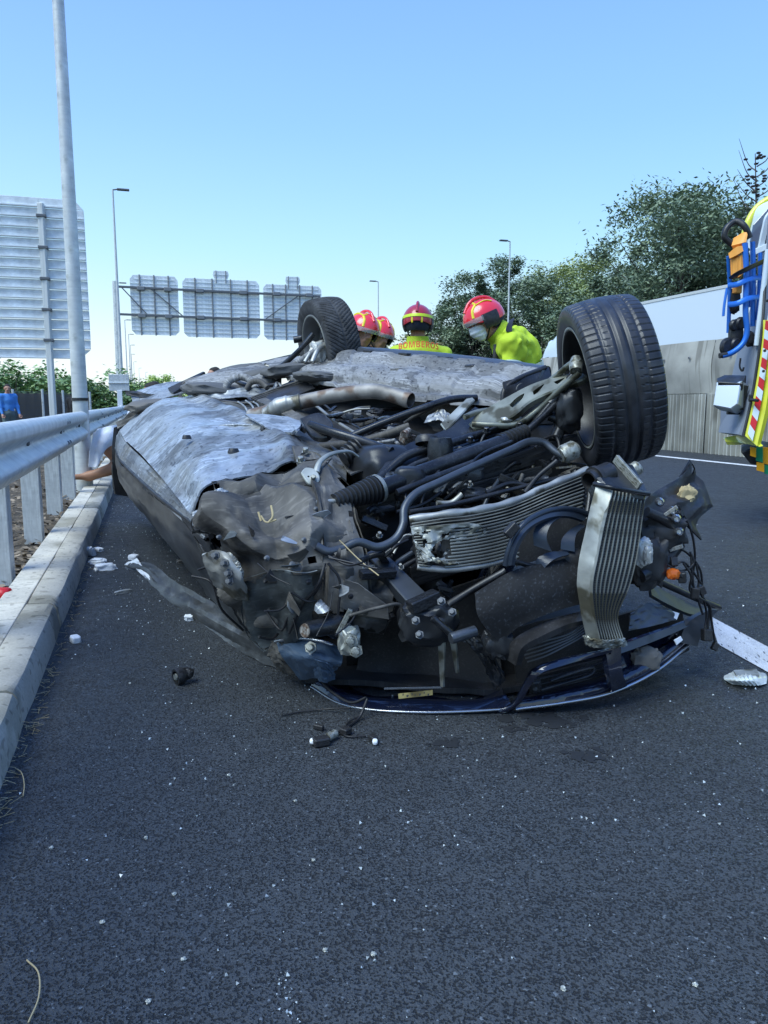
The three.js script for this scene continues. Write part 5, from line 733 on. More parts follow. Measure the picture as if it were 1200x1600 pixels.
{ // clutter of the engine bay: brackets, pipes, harness and fasteners between the larger members
  const r = rng(5150), inside = (x, y) => y > 700 - (x - 560) * 0.16 + 40 && y < 905 - (x - 600) * 0.2 && x > 560 && x < 900, acr = V(0.86, 0.27, -0.4).normalize();
  for (let k = 0, n = 0; k < 900 && n < 210; k++) {
    const x = 560 + r() * 340, y = 690 + r() * 210; if (!inside(x, y)) continue; n++;
    const d = 2.64 + (840 - y) * 0.0030 + (x - 720) * 0.0004 + r() * 0.18, p = A(x, y, d), m = [M.blackMetal, M.black, M.black, M.blackMetal, M.steelBlue, M.grimeDark, M.alloy][Math.floor(r() * 7)], kind = r();
    const dir = acr.clone().applyAxisAngle(V(0, 0, 1), (r() - 0.5) * 1.6).addScaledVector(V(0, 0, 1), (r() - 0.5) * 0.8).normalize();
    if (kind < 0.34) { const L = 0.06 + r() * 0.18, b = p.clone().addScaledVector(dir, L), c = p.clone().lerp(b, 0.5).add(V((r() - 0.5) * 0.05, (r() - 0.3) * 0.06, (r() - 0.5) * 0.05)); part('engine_pipe', tube([p, c, b], 0.004 + r() * 0.009, { seg: 7, n: 14 }), m, CAR); }
    else if (kind < 0.6) { const q = p.clone().addScaledVector(dir, 0.04 + r() * 0.09); part('engine_bracket', bar(p, q, 0.012 + r() * 0.03, 0.006 + r() * 0.02, V(r() - 0.5, 1, r() - 0.5)), m, CAR); }
    else if (kind < 0.8) part('engine_fitting', turned(p, p.clone().addScaledVector(dir, 0.02 + r() * 0.05), [[0, 0], [0, 0.012 + r() * 0.02], [0.4, 0.012 + r() * 0.02], [0.45, 0.01], [1, 0.008 + r() * 0.01], [1, 0]], 12), m, CAR);
    else if (kind < 0.92) part('engine_casting', lump(p, 0.02 + r() * 0.04, 0.015 + r() * 0.03, 0.02 + r() * 0.04, { seed: k, amp: 0.7, f: 3, detail: 4, turn: r() * 3 }), m, CAR);
    else bolt([x, y, d - 0.05], 0.006 + r() * 0.004, V(r() - 0.5, 1, 0.8), CAR, M.alloy);
  }
  for (let k = 0; k < 14; k++) { const x = 590 + r() * 130, y = 905 + r() * 60, p = A(x, y, 2.46 + r() * 0.1); part('engine_bracket', bar(p, p.clone().add(V((r() - 0.5) * 0.12, (r() - 0.5) * 0.1, (r() - 0.5) * 0.06)), 0.01 + r() * 0.02, 0.006 + r() * 0.01), [M.blackMetal, M.black, M.steelBlue][k % 3], CAR); }
  for (let k = 0; k < 12; k++) { const x = 1000 + r() * 60, y = 800 + r() * 100, p = A(x, y, 2.58 + r() * 0.06); part('lamp_fragment', k % 3 ? bar(p, p.clone().add(V((r() - 0.5) * 0.09, (r() - 0.5) * 0.09, (r() - 0.5) * 0.05)), 0.008 + r() * 0.02, 0.005 + r() * 0.01) : turned(p, p.clone().add(V(0.01, 0.006, 0.02)), [[0, 0], [0, 0.01 + r() * 0.008], [1, 0.01], [1, 0]], 10), [M.black, M.blackMetal, M.alloy, M.black][k % 4], CAR); }
}
{ // intercooler hanging in front of the raised wheel
  const L = [[934, 752, 2.46], [922, 800, 2.43], [908, 862, 2.40], [902, 912, 2.37], [908, 960, 2.37], [916, 996, 2.39]], Lf = [[958, 764, 2.42], [946, 812, 2.38], [934, 870, 2.35], [926, 916, 2.33], [930, 962, 2.34], [938, 1000, 2.36]], Rt = [[1010, 768, 2.50], [1004, 812, 2.47], [996, 868, 2.43], [984, 916, 2.41], [966, 962, 2.39], [975, 1000, 2.38]];
  const mid = (a, b, t) => a.map((p, i) => p.map((q, k) => mix(q, b[i][k], t)));
  const ic = part('intercooler', sheet([Lf, mid(Lf, Rt, 0.5), Rt], { nu: 60, nv: 14, th: 0.02, up: V(0.2, 0, 1) }), M.finDark, CAR, { label: 'bent aluminium intercooler hanging loose' });
  part('intercooler_side', sheet([L, Lf], { nu: 60, nv: 8, th: 0.012, up: V(-1, 0, 1), disp: (u, v, p) => 0.012 * fbm(p.x * 9, p.y * 9, 3) }), M.alloyClean, ic, { label: 'pale side plate of the intercooler' });
  for (let k = 0; k <= 9; k++) part('cooler_tube', sheet([mid(Lf, Rt, clamp(k / 9 - 0.012, 0, 1)).map(([x, y, d]) => [x, y, d - 0.006]), mid(Lf, Rt, clamp(k / 9 + 0.014, 0, 1)).map(([x, y, d]) => [x, y, d - 0.006])], { nu: 50, nv: 2, th: 0.012, up: V(0.2, 0, 1) }), M.alloyClean, ic);
  for (let k = 0; k < 9; k++) { const g = []; const a = mid(Lf, Rt, (k + 0.2) / 9).map(toV), b = mid(Lf, Rt, (k + 0.82) / 9).map(toV); const zig = []; for (let i = 0; i <= 120; i++) { const s = 0.03 + 0.95 * i / 120; zig.push((i % 2 ? crV(b, s) : crV(a, s)).add(V(0, 0, 0.001))); } for (let i = 0; i < 120; i++) g.push(tubeLite(zig[i], zig[i + 1], 0.0012)); part('cooling_fins', g, M.finGap, ic, { kind: 'stuff' }); }
  part('intercooler_tank', [plate([[930, 750, 2.48], [968, 712, 2.62], [990, 726, 2.66], [1014, 770, 2.52], [1010, 776, 2.47], [956, 764, 2.41], [936, 756, 2.46]], 0.07, { face: V(0, 1, 0.3), bevel: 0.008 }), tube([[928, 756, 2.46], [956, 762, 2.405], [1014, 772, 2.49]], 0.008, { seg: 6 })], M.blackMetal, ic);
  part('tank_edge', bar([962, 716, 2.6], [1000, 760, 2.5], 0.012, 0.03), M.alloyClean, ic);
  part('hose_neck', turned(A(952, 738, 2.55), A(920, 752, 2.5), [[0, 0.036], [0.6, 0.036], [0.6, 0.042], [0.75, 0.042], [0.75, 0.034], [1, 0.034], [1, 0.028], [0.4, 0.026], [0.4, 0]], 20), M.black, ic);
  part('torn_end_tank', sheet([[[912, 992, 2.4], [940, 1000, 2.34], [976, 996, 2.38]], [[916, 1006, 2.4], [944, 1012, 2.36], [978, 1008, 2.4]]], { nu: 24, nv: 6, th: 0.006, disp: crush(22, 0.03, 3) }), M.alloyClean, ic);
  part('screw_cap', turned(A(985, 738, 2.72), A(1000, 728, 2.72), [[0, 0], [0, 0.024], [0.8, 0.026], [1, 0.02], [1, 0]], 14), M.alloyClean, CAR);
}
function tubeLite(a, b, r) { const [x, y] = basis(a, b), pos = [], P = [0, 1, 2].map((k) => { const t = k / 3 * Math.PI * 2; return x.clone().multiplyScalar(Math.cos(t) * r).addScaledVector(y, Math.sin(t) * r); }); for (let k = 0; k < 3; k++) { const p = a.clone().add(P[k]), q = a.clone().add(P[(k + 1) % 3]), s = b.clone().add(P[k]), t = b.clone().add(P[(k + 1) % 3]); pos.push(...p.toArray(), ...q.toArray(), ...t.toArray(), ...p.toArray(), ...t.toArray(), ...s.toArray()); } const g = new THREE.BufferGeometry(); g.setAttribute('position', new THREE.Float32BufferAttribute(pos, 3)); g.computeVertexNormals(); return g; }
{ // front bumper lying on the road
  const low = [[486, 1072, 2.66], [530, 1098, 2.52], [580, 1108, 2.45], [660, 1112, 2.42], [740, 1110, 2.42], [800, 1106, 2.43]], up = [[500, 1060, 2.7], [540, 1082, 2.58], [585, 1092, 2.54], [660, 1094, 2.52], [740, 1096, 2.52], [786, 1084, 2.5]];
  const bp = part('front_bumper', [sheet([low, up], { nu: 60, nv: 8, th: 0.012, up: TOCAM, disp: (u, v, p) => 0.02 * Math.sin(v * 3.1) }), sheet([up, up.map(([x, y, d]) => [x, y - 14, d + 0.12])], { nu: 60, nv: 4, th: 0.01, up: UP })], M.carPaint, CAR, { label: 'glossy dark blue front bumper lying on the road' });
  part('bumper_lip', tube(low.map(([x, y, d]) => [x, y + 1, d - 0.004]), 0.005, { seg: 6, n: 60 }), M.trim, bp);
  // S-shaped blade rising round the right-hand opening
  part('bumper_blade', sheet([[[770, 1108, 2.43], [800, 1098, 2.42], [818, 1066, 2.40], [832, 1044, 2.38], [870, 1030, 2.38], [910, 1022, 2.4], [952, 1012, 2.43]], [[800, 1110, 2.42], [814, 1098, 2.40], [830, 1070, 2.36], [846, 1052, 2.34], [880, 1040, 2.35], [915, 1030, 2.38], [955, 1020, 2.42]]], { nu: 60, nv: 8, th: 0.02, up: TOCAM, disp: (u, v) => 0.012 * Math.sin(v * 3.1) }), M.carPaint, bp);
  part('bumper_corner', sheet([
    [[806, 1106, 2.42], [880, 1096, 2.42], [950, 1082, 2.47], [1020, 1050, 2.56], [1076, 1006, 2.72]],
    [[812, 1096, 2.44], [880, 1084, 2.44], [950, 1068, 2.48], [1022, 1034, 2.58], [1082, 990, 2.74]],
    [[820, 1086, 2.52], [880, 1072, 2.5], [950, 1056, 2.52], [1024, 1018, 2.62], [1084, 976, 2.78]]], { nu: 60, nv: 14, th: 0.012, up: TOCAM, disp: (u, v, p) => 0.008 * Math.sin(v * 3.14) }), M.carPaint, bp);
  part('bumper_lip', tube([[806, 1108, 2.42], [880, 1098, 2.42], [950, 1084, 2.46], [1020, 1052, 2.55], [1078, 1006, 2.71]], 0.006, { seg: 6, n: 60 }), M.trim, bp);
  part('divider', sheet([[[946, 1014, 2.42], [970, 1006, 2.46]], [[952, 1052, 2.4], [972, 1046, 2.44]], [[956, 1082, 2.45], [980, 1072, 2.48]]], { nu: 6, nv: 14, th: 0.02, up: TOCAM }), M.carPaint, bp);
  // fog lamp opening with slats
  part('opening_back', sheet([[[840, 1056, 2.55], [900, 1040, 2.58], [950, 1028, 2.6]], [[824, 1094, 2.56], [890, 1082, 2.58], [952, 1068, 2.6]]], { nu: 10, nv: 6, th: 0.01, up: TOCAM }), M.deep, bp);
  for (let k = 0; k < 4; k++) part('grille_slat', tube([[836 + k * -3, 1062 + k * 9, 2.46], [890, 1050 + k * 9, 2.47], [948, 1034 + k * 9, 2.5]], 0.0055, { seg: 6, n: 20, flat: 0.6 }), k % 2 ? M.black : M.blackMetal, bp);
  part('fog_lamp_bracket', [tube([[846, 1078, 2.42], [880, 1068, 2.42], [926, 1052, 2.45], [930, 1044, 2.46], [900, 1050, 2.46], [860, 1064, 2.44]], 0.006, { seg: 6, n: 40 }), lump(A(836, 1070, 2.44), 0.02, 0.025, 0.02, { seed: 6, amp: 0.7, f: 4 })], M.blackMetal, bp);
  // right-hand corner pieces: glossy panels, blade and lens
  part('corner_panel', sheet([[[984, 1004, 2.52], [1030, 988, 2.58], [1076, 972, 2.68]], [[976, 1040, 2.52], [1024, 1022, 2.6], [1070, 996, 2.7]], [[970, 1070, 2.5], [1016, 1046, 2.58], [1062, 1012, 2.68]]], { nu: 24, nv: 20, th: 0.01, up: TOCAM, disp: (u, v, p) => -0.03 * Math.sin(v * 3.1) + 0.01 * fbm(p.x * 9, p.y * 9) }), M.carPaint, bp);
  part('corner_blade', sheet([[[958, 1012, 2.46], [1010, 994, 2.54], [1058, 976, 2.64], [1082, 968, 2.70]], [[962, 1024, 2.45], [1012, 1006, 2.53], [1060, 986, 2.63], [1084, 974, 2.69]]], { nu: 30, nv: 5, th: 0.02, up: TOCAM }), M.steelBlue, bp);
  part('corner_end', sheet([[[1062, 1004, 2.66], [1070, 980, 2.66], [1084, 966, 2.68], [1110, 952, 2.78]], [[1090, 1010, 2.7], [1096, 990, 2.72], [1104, 974, 2.76], [1122, 954, 2.84]]], { nu: 20, nv: 6, th: 0.016, up: V(0.4, 0.3, 1) }), M.steelBlue, bp);
  part('wing_panel', sheet([[[1016, 912, 2.7], [1040, 924, 2.74], [1082, 944, 2.84], [1122, 952, 2.92]], [[1018, 930, 2.64], [1044, 944, 2.68], [1076, 958, 2.74], [1104, 962, 2.82]]], { nu: 24, nv: 6, th: 0.012, up: UP, disp: (u, v, p) => 0.004 * fbm(p.x * 20, p.z * 20) }), M.steelBlue, bp);
  part('wing_edge', tube([[1024, 906, 2.74], [1050, 918, 2.8], [1090, 936, 2.88], [1124, 950, 2.95]], 0.012, { seg: 6, n: 30 }), M.black, bp);
  part('inner_panel', sheet([[[985, 958, 2.58], [1015, 942, 2.62], [1050, 952, 2.66]], [[982, 986, 2.56], [1020, 978, 2.58], [1056, 968, 2.64]]], { nu: 20, nv: 12, th: 0.006, up: TOCAM, disp: crush(9, 0.02, 3) }), M.steelBlue, bp);
  part('inner_panel', plate([[1044, 952, 2.66], [1062, 958, 2.66], [1058, 968, 2.64], [1040, 964, 2.64]], 0.006, { face: TOCAM }), M.white, bp);
  part('reflector', plate([[1054, 1000, 2.6], [1064, 994, 2.62], [1068, 1000, 2.62], [1058, 1008, 2.6]], 0.006, { face: TOCAM }), M.white, bp);
  part('torn_foam', lump(A(1010, 1030, 2.57), 0.05, 0.04, 0.02, { seed: 31, amp: 0.8, f: 4 }), M.grime, bp);
  const lb = part('worn_label', sheet([[[622, 1084, 2.415], [650, 1081, 2.41], [676, 1078, 2.41]], [[623, 1092, 2.412], [650, 1089, 2.407], [676, 1086, 2.407]]], { nu: 10, nv: 2, th: 0.002, up: TOCAM }), M.gold, bp, { label: 'worn yellow label with illegible print' });
  for (const [x, w, y] of [[629, 2, 1084], [635, 4, 1086], [643, 2, 1083], [648, 1.5, 1085], [655, 3, 1084], [662, 2, 1081], [668, 3, 1084]]) part('print_mark', plate([[x, y, 2.4], [x + w, y - 0.4, 2.4], [x + w * 0.7, y + 3, 2.398], [x, y + 3.4, 2.398]], 0.0012, { face: TOCAM, bevel: 0 }), M.black, lb);
  part('plate_holder_edge', bar([600, 1076, 2.46], [690, 1074, 2.46], 0.004, 0.006), M.trim, bp);
  part('dangling_wire', tube([[500, 1062, 2.6], [520, 1082, 2.5], [550, 1098, 2.42], [572, 1090, 2.4]], 0.005, { seg: 5 }), M.wire, CAR);
}
{ // rear underbody pillows, black tubes for dark gaps, straps; bonnet and black backing sheets that keep the nose dark
  const pil = (x, y, d, a, b, c, sd, m = M.dusty, roll = -0.1) => part('tank_bulge', lump(A(x, y, d), a, b, c, { seed: sd, amp: 0.35, f: 2, e: 0.75, turn: 0.42, roll, detail: 6 }), m, CAR);
  pil(342, 611, 5.6, 0.26, 0.055, 0.2, 3); pil(405, 588, 5.75, 0.17, 0.06, 0.16, 5, M.dusty, 0.25); pil(455, 578, 5.5, 0.2, 0.05, 0.2, 7, M.dusty, 0.1); pil(325, 594, 6.2, 0.2, 0.05, 0.16, 9, M.grime, 0.2); pil(372, 580, 6.3, 0.2, 0.05, 0.16, 11, M.dusty, 0.2); pil(500, 590, 4.95, 0.16, 0.035, 0.2, 13); pil(238, 634, 6.1, 0.2, 0.05, 0.16, 15, M.grime, 0.1); pil(262, 646, 5.7, 0.18, 0.03, 0.2, 17, M.grime, 0.2);
  for (const w of [[[292, 614, 5.55], [330, 624, 5.35], [390, 630, 5.2], [436, 618, 5.2]], [[398, 642, 4.6], [430, 660, 4.0], [466, 690, 3.4]], [[368, 596, 5.6], [400, 604, 5.4], [436, 600, 5.3]], [[330, 606, 5.7], [318, 598, 5.9], [330, 590, 6.0]]]) part('gap_shade', tube(w, 0.014, { seg: 6, n: 24 }), M.black, CAR);  // black tubes draw the shaded gaps between the bulges
  for (const w of [[[262, 700, 3.9], [340, 668, 3.9], [430, 668, 3.75]], [[236, 676, 4.7], [300, 648, 4.6], [390, 648, 4.4]], [[286, 742, 3.2], [350, 716, 3.2], [400, 712, 3.2]]]) part('floor_rib', tube(w.map((q) => toV(q).add(V(0, 0.006, 0))), 0.012, { seg: 8, n: 30, flat: 0.5 }), M.scraped, CAR);
  part('fuel_line', tube([[560, 690, 3.55], [520, 664, 4.0], [490, 640, 4.5], [450, 622, 5.0], [436, 606, 5.3]].map((q) => toV(q).add(V(0, 0.03, 0))), 0.008, { seg: 7, n: 40 }), M.alloy, CAR);
  part('fuel_line', tube([[570, 684, 3.6], [530, 660, 4.05], [500, 636, 4.55], [456, 618, 5.05]].map((q) => toV(q).add(V(0, 0.03, 0))), 0.006, { seg: 7, n: 40 }), M.black, CAR);
  const r = rng(616);
  for (let k = 0; k < 46; k++) { const t = r(), x = mix(560, 500, t) + r() * 180 * (1 - t * 0.5), y = mix(700, 632, t) + r() * 14, p = A(x, y, mix(3.25, 4.2, t) - r() * 0.08), dir = V(r() - 0.5, (r() - 0.5) * 0.3, r() - 0.5).normalize(), m = [M.grimeDark, M.black, M.blackMetal, M.dusty, M.alloy][Math.floor(r() * 5)];
    if (k % 3 === 0) part('underbody_bracket', bar(p, p.clone().addScaledVector(dir, 0.05 + r() * 0.12), 0.015 + r() * 0.035, 0.006 + r() * 0.012), m, CAR); else if (k % 3 === 1) part('underbody_pipe', tube([p, p.clone().addScaledVector(dir, 0.08).add(V(0, 0.02 * r(), 0)), p.clone().addScaledVector(dir, 0.14 + r() * 0.14).add(V(0.04 * (r() - 0.5), 0, 0))], 0.005 + r() * 0.008, { seg: 7, n: 12 }), m, CAR); else part('underbody_clip', lump(p, 0.015 + r() * 0.03, 0.008 + r() * 0.014, 0.015 + r() * 0.03, { seed: k, amp: 0.8, f: 3, detail: 4, turn: r() * 3 }), m, CAR); }
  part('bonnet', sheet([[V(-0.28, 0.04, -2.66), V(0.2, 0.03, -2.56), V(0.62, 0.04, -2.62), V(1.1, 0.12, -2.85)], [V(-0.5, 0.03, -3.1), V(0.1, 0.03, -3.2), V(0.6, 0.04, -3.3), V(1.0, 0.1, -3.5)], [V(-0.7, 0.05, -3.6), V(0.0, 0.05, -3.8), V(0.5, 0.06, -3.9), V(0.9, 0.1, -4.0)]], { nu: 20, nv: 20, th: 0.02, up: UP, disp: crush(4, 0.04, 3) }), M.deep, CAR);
  part('bumper_dark_back', sheet([[[800, 1010, 2.62], [880, 985, 2.64], [970, 960, 2.7], [1060, 935, 2.9]], [[806, 1060, 2.62], [880, 1050, 2.62], [970, 1030, 2.68], [1070, 985, 2.86]], [[808, 1104, 2.6], [880, 1098, 2.58], [970, 1078, 2.62], [1076, 1010, 2.8]]], { nu: 20, nv: 12, th: 0.02, up: TOCAM, disp: crush(5, 0.02, 4) }), M.deep, CAR);  // added black sheet that keeps the bumper corner dark inside
  part('nose_dark_back', sheet([[[560, 960, 2.7], [640, 940, 2.7], [760, 900, 2.72]], [[560, 1030, 2.74], [640, 1030, 2.72], [780, 1020, 2.7]], [[545, 1098, 2.66], [640, 1104, 2.6], [790, 1100, 2.58]]], { nu: 14, nv: 12, th: 0.02, up: TOCAM, disp: crush(5, 0.03, 4) }), M.deep, CAR);  // added black sheet, so the inside of the nose reads dark
}
{ // right-hand corner: arch liner, lamp brackets and a bunch of wires
  part('arch_liner', sheet([[[1000, 792, 2.66], [1024, 768, 2.74], [1058, 748, 2.84], [1078, 722, 2.9]], [[1012, 826, 2.62], [1050, 800, 2.72], [1084, 770, 2.84], [1090, 748, 2.9]], [[1020, 850, 2.62], [1060, 832, 2.7], [1096, 800, 2.82], [1114, 792, 2.9]]], { nu: 40, nv: 30, th: 0.006, up: TOCAM, crease: 0.4, disp: crush(6, 0.04, 16), hole: (u, v) => u > 0.86 && v < 0.25 }), M.black, CAR, { label: 'torn black arch liner sticking out at the corner' });
  part('arch_liner', sheet([[[1084, 748, 2.9], [1100, 772, 2.92], [1114, 792, 2.93]], [[1076, 760, 2.86], [1082, 790, 2.86], [1086, 820, 2.86]], [[1060, 790, 2.8], [1072, 822, 2.8], [1096, 844, 2.84]]], { nu: 24, nv: 20, th: 0.006, up: TOCAM, disp: crush(5, 0.02, 9) }), M.black, CAR);
  part('liner_spike', plate([[1060, 745, 2.84], [1076, 718, 2.9], [1080, 722, 2.9], [1078, 750, 2.88], [1066, 760, 2.84]], 0.006), M.black, CAR);
  part('insulation', lump(A(1070, 775, 2.8), 0.04, 0.03, 0.02, { seed: 5, amp: 1.0, f: 5, roll: 0.7, detail: 6 }), M.straw, CAR, { label: 'frayed yellowish insulation lump' });
  part('lamp_carrier', [lump(A(1030, 830, 2.64), 0.09, 0.06, 0.05, { seed: 41, amp: 0.7, f: 3, detail: 6 }), lump(A(1012, 880, 2.6), 0.06, 0.09, 0.05, { seed: 43, amp: 0.7, f: 3, detail: 6 }), tube([[1010, 800, 2.58], [1036, 812, 2.6], [1060, 836, 2.62]], 0.018), tube([[1000, 900, 2.56], [1030, 884, 2.6], [1060, 850, 2.66]], 0.025)], M.black, CAR);
  part('lamp_bracket', [lump(A(1004, 862, 2.52), 0.03, 0.045, 0.02, { seed: 45, amp: 0.8, f: 4 }), lump(A(1012, 868, 2.5), 0.015, 0.03, 0.015, { seed: 47, amp: 0.7, f: 4 })], M.alloy, CAR);
  for (const [x, y, d] of [[1030, 784, 2.66], [1050, 798, 2.64], [1056, 810, 2.6], [1060, 830, 2.6]]) part('lamp_socket', turned(A(x, y, d), A(x + 2, y + 1, d - 0.03), [[0, 0], [0, 0.016], [0.6, 0.016], [1, 0.01], [0.6, 0.006], [0.6, 0]], 12), M.trim, CAR);
  const r = rng(19);
  const wires = [[[1060, 790, 2.62], [1080, 830, 2.64], [1086, 870, 2.66], [1082, 910, 2.66], [1090, 940, 2.66]], [[1050, 850, 2.62], [1076, 866, 2.64], [1094, 890, 2.66], [1098, 930, 2.68], [1104, 960, 2.7], [1100, 990, 2.68]], [[1000, 872, 2.56], [1040, 882, 2.58], [1066, 892, 2.6], [1084, 880, 2.62], [1078, 862, 2.62]], [[1080, 870, 2.62], [1082, 900, 2.62], [1088, 930, 2.63], [1108, 944, 2.66], [1112, 970, 2.68], [1118, 1010, 2.7]], [[1068, 880, 2.6], [1080, 900, 2.6], [1078, 922, 2.62], [1090, 934, 2.63]], [[1088, 880, 2.64], [1092, 906, 2.64], [1090, 930, 2.64], [1098, 960, 2.66]], [[1096, 930, 2.66], [1108, 950, 2.68], [1106, 980, 2.68], [1104, 1000, 2.68]], [[1050, 886, 2.6], [1066, 878, 2.6], [1080, 890, 2.62], [1096, 912, 2.64]]];
  for (const w of wires) part('loose_wire', tube(w, 0.0042, { seg: 5, n: 30 }), M.wire, CAR);
  for (const [x, y, d, s] of [[1104, 992, 2.68, 1.3], [1117, 1010, 2.7, 0.9], [1086, 926, 2.63, 1.2], [1096, 922, 2.65, 1], [1066, 902, 2.58, 1.1], [1052, 878, 2.6, 1]]) part('plug', boxy(A(x, y, d), 0.026 * s, 0.034 * s, 0.024 * s, r() * 2, 0.005, r() - 0.5, r() - 0.5), M.black, CAR);
  part('indicator_bulb', [lump(A(1051, 897, 2.58), 0.022, 0.018, 0.018, { seed: 51, amp: 0.5, f: 3 })], M.amber, CAR, { label: 'broken amber indicator bulb' });
}

// ---------------------------------------------------------------- background: lamps, signs, trees, truck
function cloneThing(o, name, pos, turn, label, scale) { const c = o.clone(); c.name = numbered(name); c.position.copy(pos); c.rotation.y = turn; if (scale) c.scale.setScalar(scale); c.userData = { ...o.userData }; if (label) c.userData.label = label; scene.add(c); return c; }
function lampPost(label, h, arm) {
  const t = thing('street_lamp', label, 'street lamp', V(0, 0, 0), 'lighting columns along the motorway');
  part('column', tube([V(0, 0, 0), V(0, h * 0.5, 0), V(0, h, 0)], (s) => mix(0.105, 0.045, s), { seg: 12, n: 8 }), M.galv, t);
  part('base_plate', boxy(V(0, 0.02, 0), 0.4, 0.04, 0.4), M.galvDark, t);
  part('luminaire', [bar(V(0.02 * arm, h - 0.02, 0), V(0.25 * arm, h + 0.02, 0), 0.06, 0.06), boxy(V(0.52 * arm, h + 0.02, 0), 0.62, 0.09, 0.26, 0, 0.03)], M.galvDark, t);
  return t;
}
{
  const l1 = lampPost('tall lighting column beside the gantry post, lamp head over the road', 12.1, 1), base = R(-1.25, -0.03, 44.5); l1.position.copy(base); l1.rotation.y = ROAD_TURN;
  const near = thing('lamp_column', 'thick galvanised lighting column right behind the guardrail', 'street lamp', A(128, 640, 8.4).setY(-0.05), 'lighting columns along the motorway');
  const nb = A(126, 640, 8.4); part('column', tube([V(nb.x, -0.1, nb.z), V(nb.x, 6, nb.z), V(nb.x, 12, nb.z)], (s) => mix(0.092, 0.03, Math.pow(s, 0.7)), { seg: 20, n: 24 }), M.galv, near);
  part('luminaire', [boxy(V(nb.x + 0.6, 12.02, nb.z - 0.1), 0.9, 0.1, 0.28, ROAD_TURN, 0.03)], M.galvDark, near);
  part('cable_band', turned(V(nb.x, 1.04, nb.z), V(nb.x, 1.07, nb.z), [[0, 0.084], [0, 0.090], [1, 0.090], [1, 0.084]], 20), M.black, near);
  const far = [[-2.2, 78, 0.9], [-2.4, 112, 0], [-2.4, 135, 0], [-2.6, 160, 0], [-3, 190, 0], [-3, 225, 0], [-2, 265, 0], [0, 300, 0], [2, 330, 0], [8, 380, 0]];
  far.forEach(([u, w]) => cloneThing(l1, 'street_lamp', R(u, -0.03, w), ROAD_TURN, 'slim lighting column in the far row beyond the gantry'));
  const l2 = cloneThing(l1, 'street_lamp', V(0, 0, 0), ROAD_TURN + Math.PI, 'lighting column rising in front of the roadside trees'); { const p = A(797, 377, 36); l2.position.set(p.x, 0, p.z); l2.scale.set(0.62, p.y / 12.1, 0.62); }
  const l3 = cloneThing(l1, 'street_lamp', V(0, 0, 0), ROAD_TURN + Math.PI, 'distant lighting column standing against open sky between gantry and trees'); { const p = A(591, 440, 74); l3.position.set(p.x, p.y - 12.1, p.z); }
}
// backs of signs: extruded planks, each its own piece, on posts
function roundedPlanks(o, right, up, w, h, n, corner, parent, th = 0.035, z) {
  for (let k = 0; k < n; k++) {
    const y0 = h * k / n, y1 = h * (k + 1) / n - 0.012, cut = (y) => { const e = Math.min(y, h - y); return e < corner ? corner - Math.sqrt(Math.max(0, corner * corner - (corner - e) * (corner - e))) : 0; }, c0 = cut(y0 + 0.002), c1 = cut(y1);
    const p = (x, y) => o.clone().addScaledVector(right, x).addScaledVector(up, y);
    part('sign_plank', [plate([p(c0, y0), p(w - c0, y0), p(w - c1, y1), p(c1, y1)], th, { face: z, bevel: 0.004 }), bar(p(Math.max(c0, c1) + 0.01, y0 + 0.012).addScaledVector(z, 0.022), p(w - Math.max(c0, c1) - 0.01, y0 + 0.012).addScaledVector(z, 0.022), 0.045, 0.022)], M.aluminium, parent);
  }
}
const ACROSS = R(1, 0, 0), BACKZ = R(0, 0, -1);
{
  const o = A(143, 560, 14), right = ACROSS, W = 3.6, H = 2.72, s = thing('road_sign', 'back of a large ribbed metal road sign on a single post', 'road sign', R(-2.9, -0.1, 16).clone());
  const org = o.clone().addScaledVector(right, -W); org.y = 1.79;
  roundedPlanks(org, right, UP, W, H, 16, 0.22, s, 0.03, BACKZ);
  const px = A(70, 560, 14); const pc = org.clone().addScaledVector(right, W - 0.68).addScaledVector(BACKZ, 0.08);
  part('sign_post', bar(pc.clone().setY(-0.2), pc.clone().setY(1.79 + H - 0.12), 0.1, 0.1), M.galv, s);
  const pc2 = pc.clone().addScaledVector(right, -1.9); part('sign_post', bar(pc2.clone().setY(-0.2), pc2.clone().setY(1.79 + H - 0.12), 0.1, 0.1), M.galv, s);
  for (let k = 0; k < 5; k++) part('clamp', boxy(pc.clone().setY(2.1 + k * 0.52), 0.16, 0.05, 0.14, ROAD_TURN, 0.01), M.galvDark, s);
}
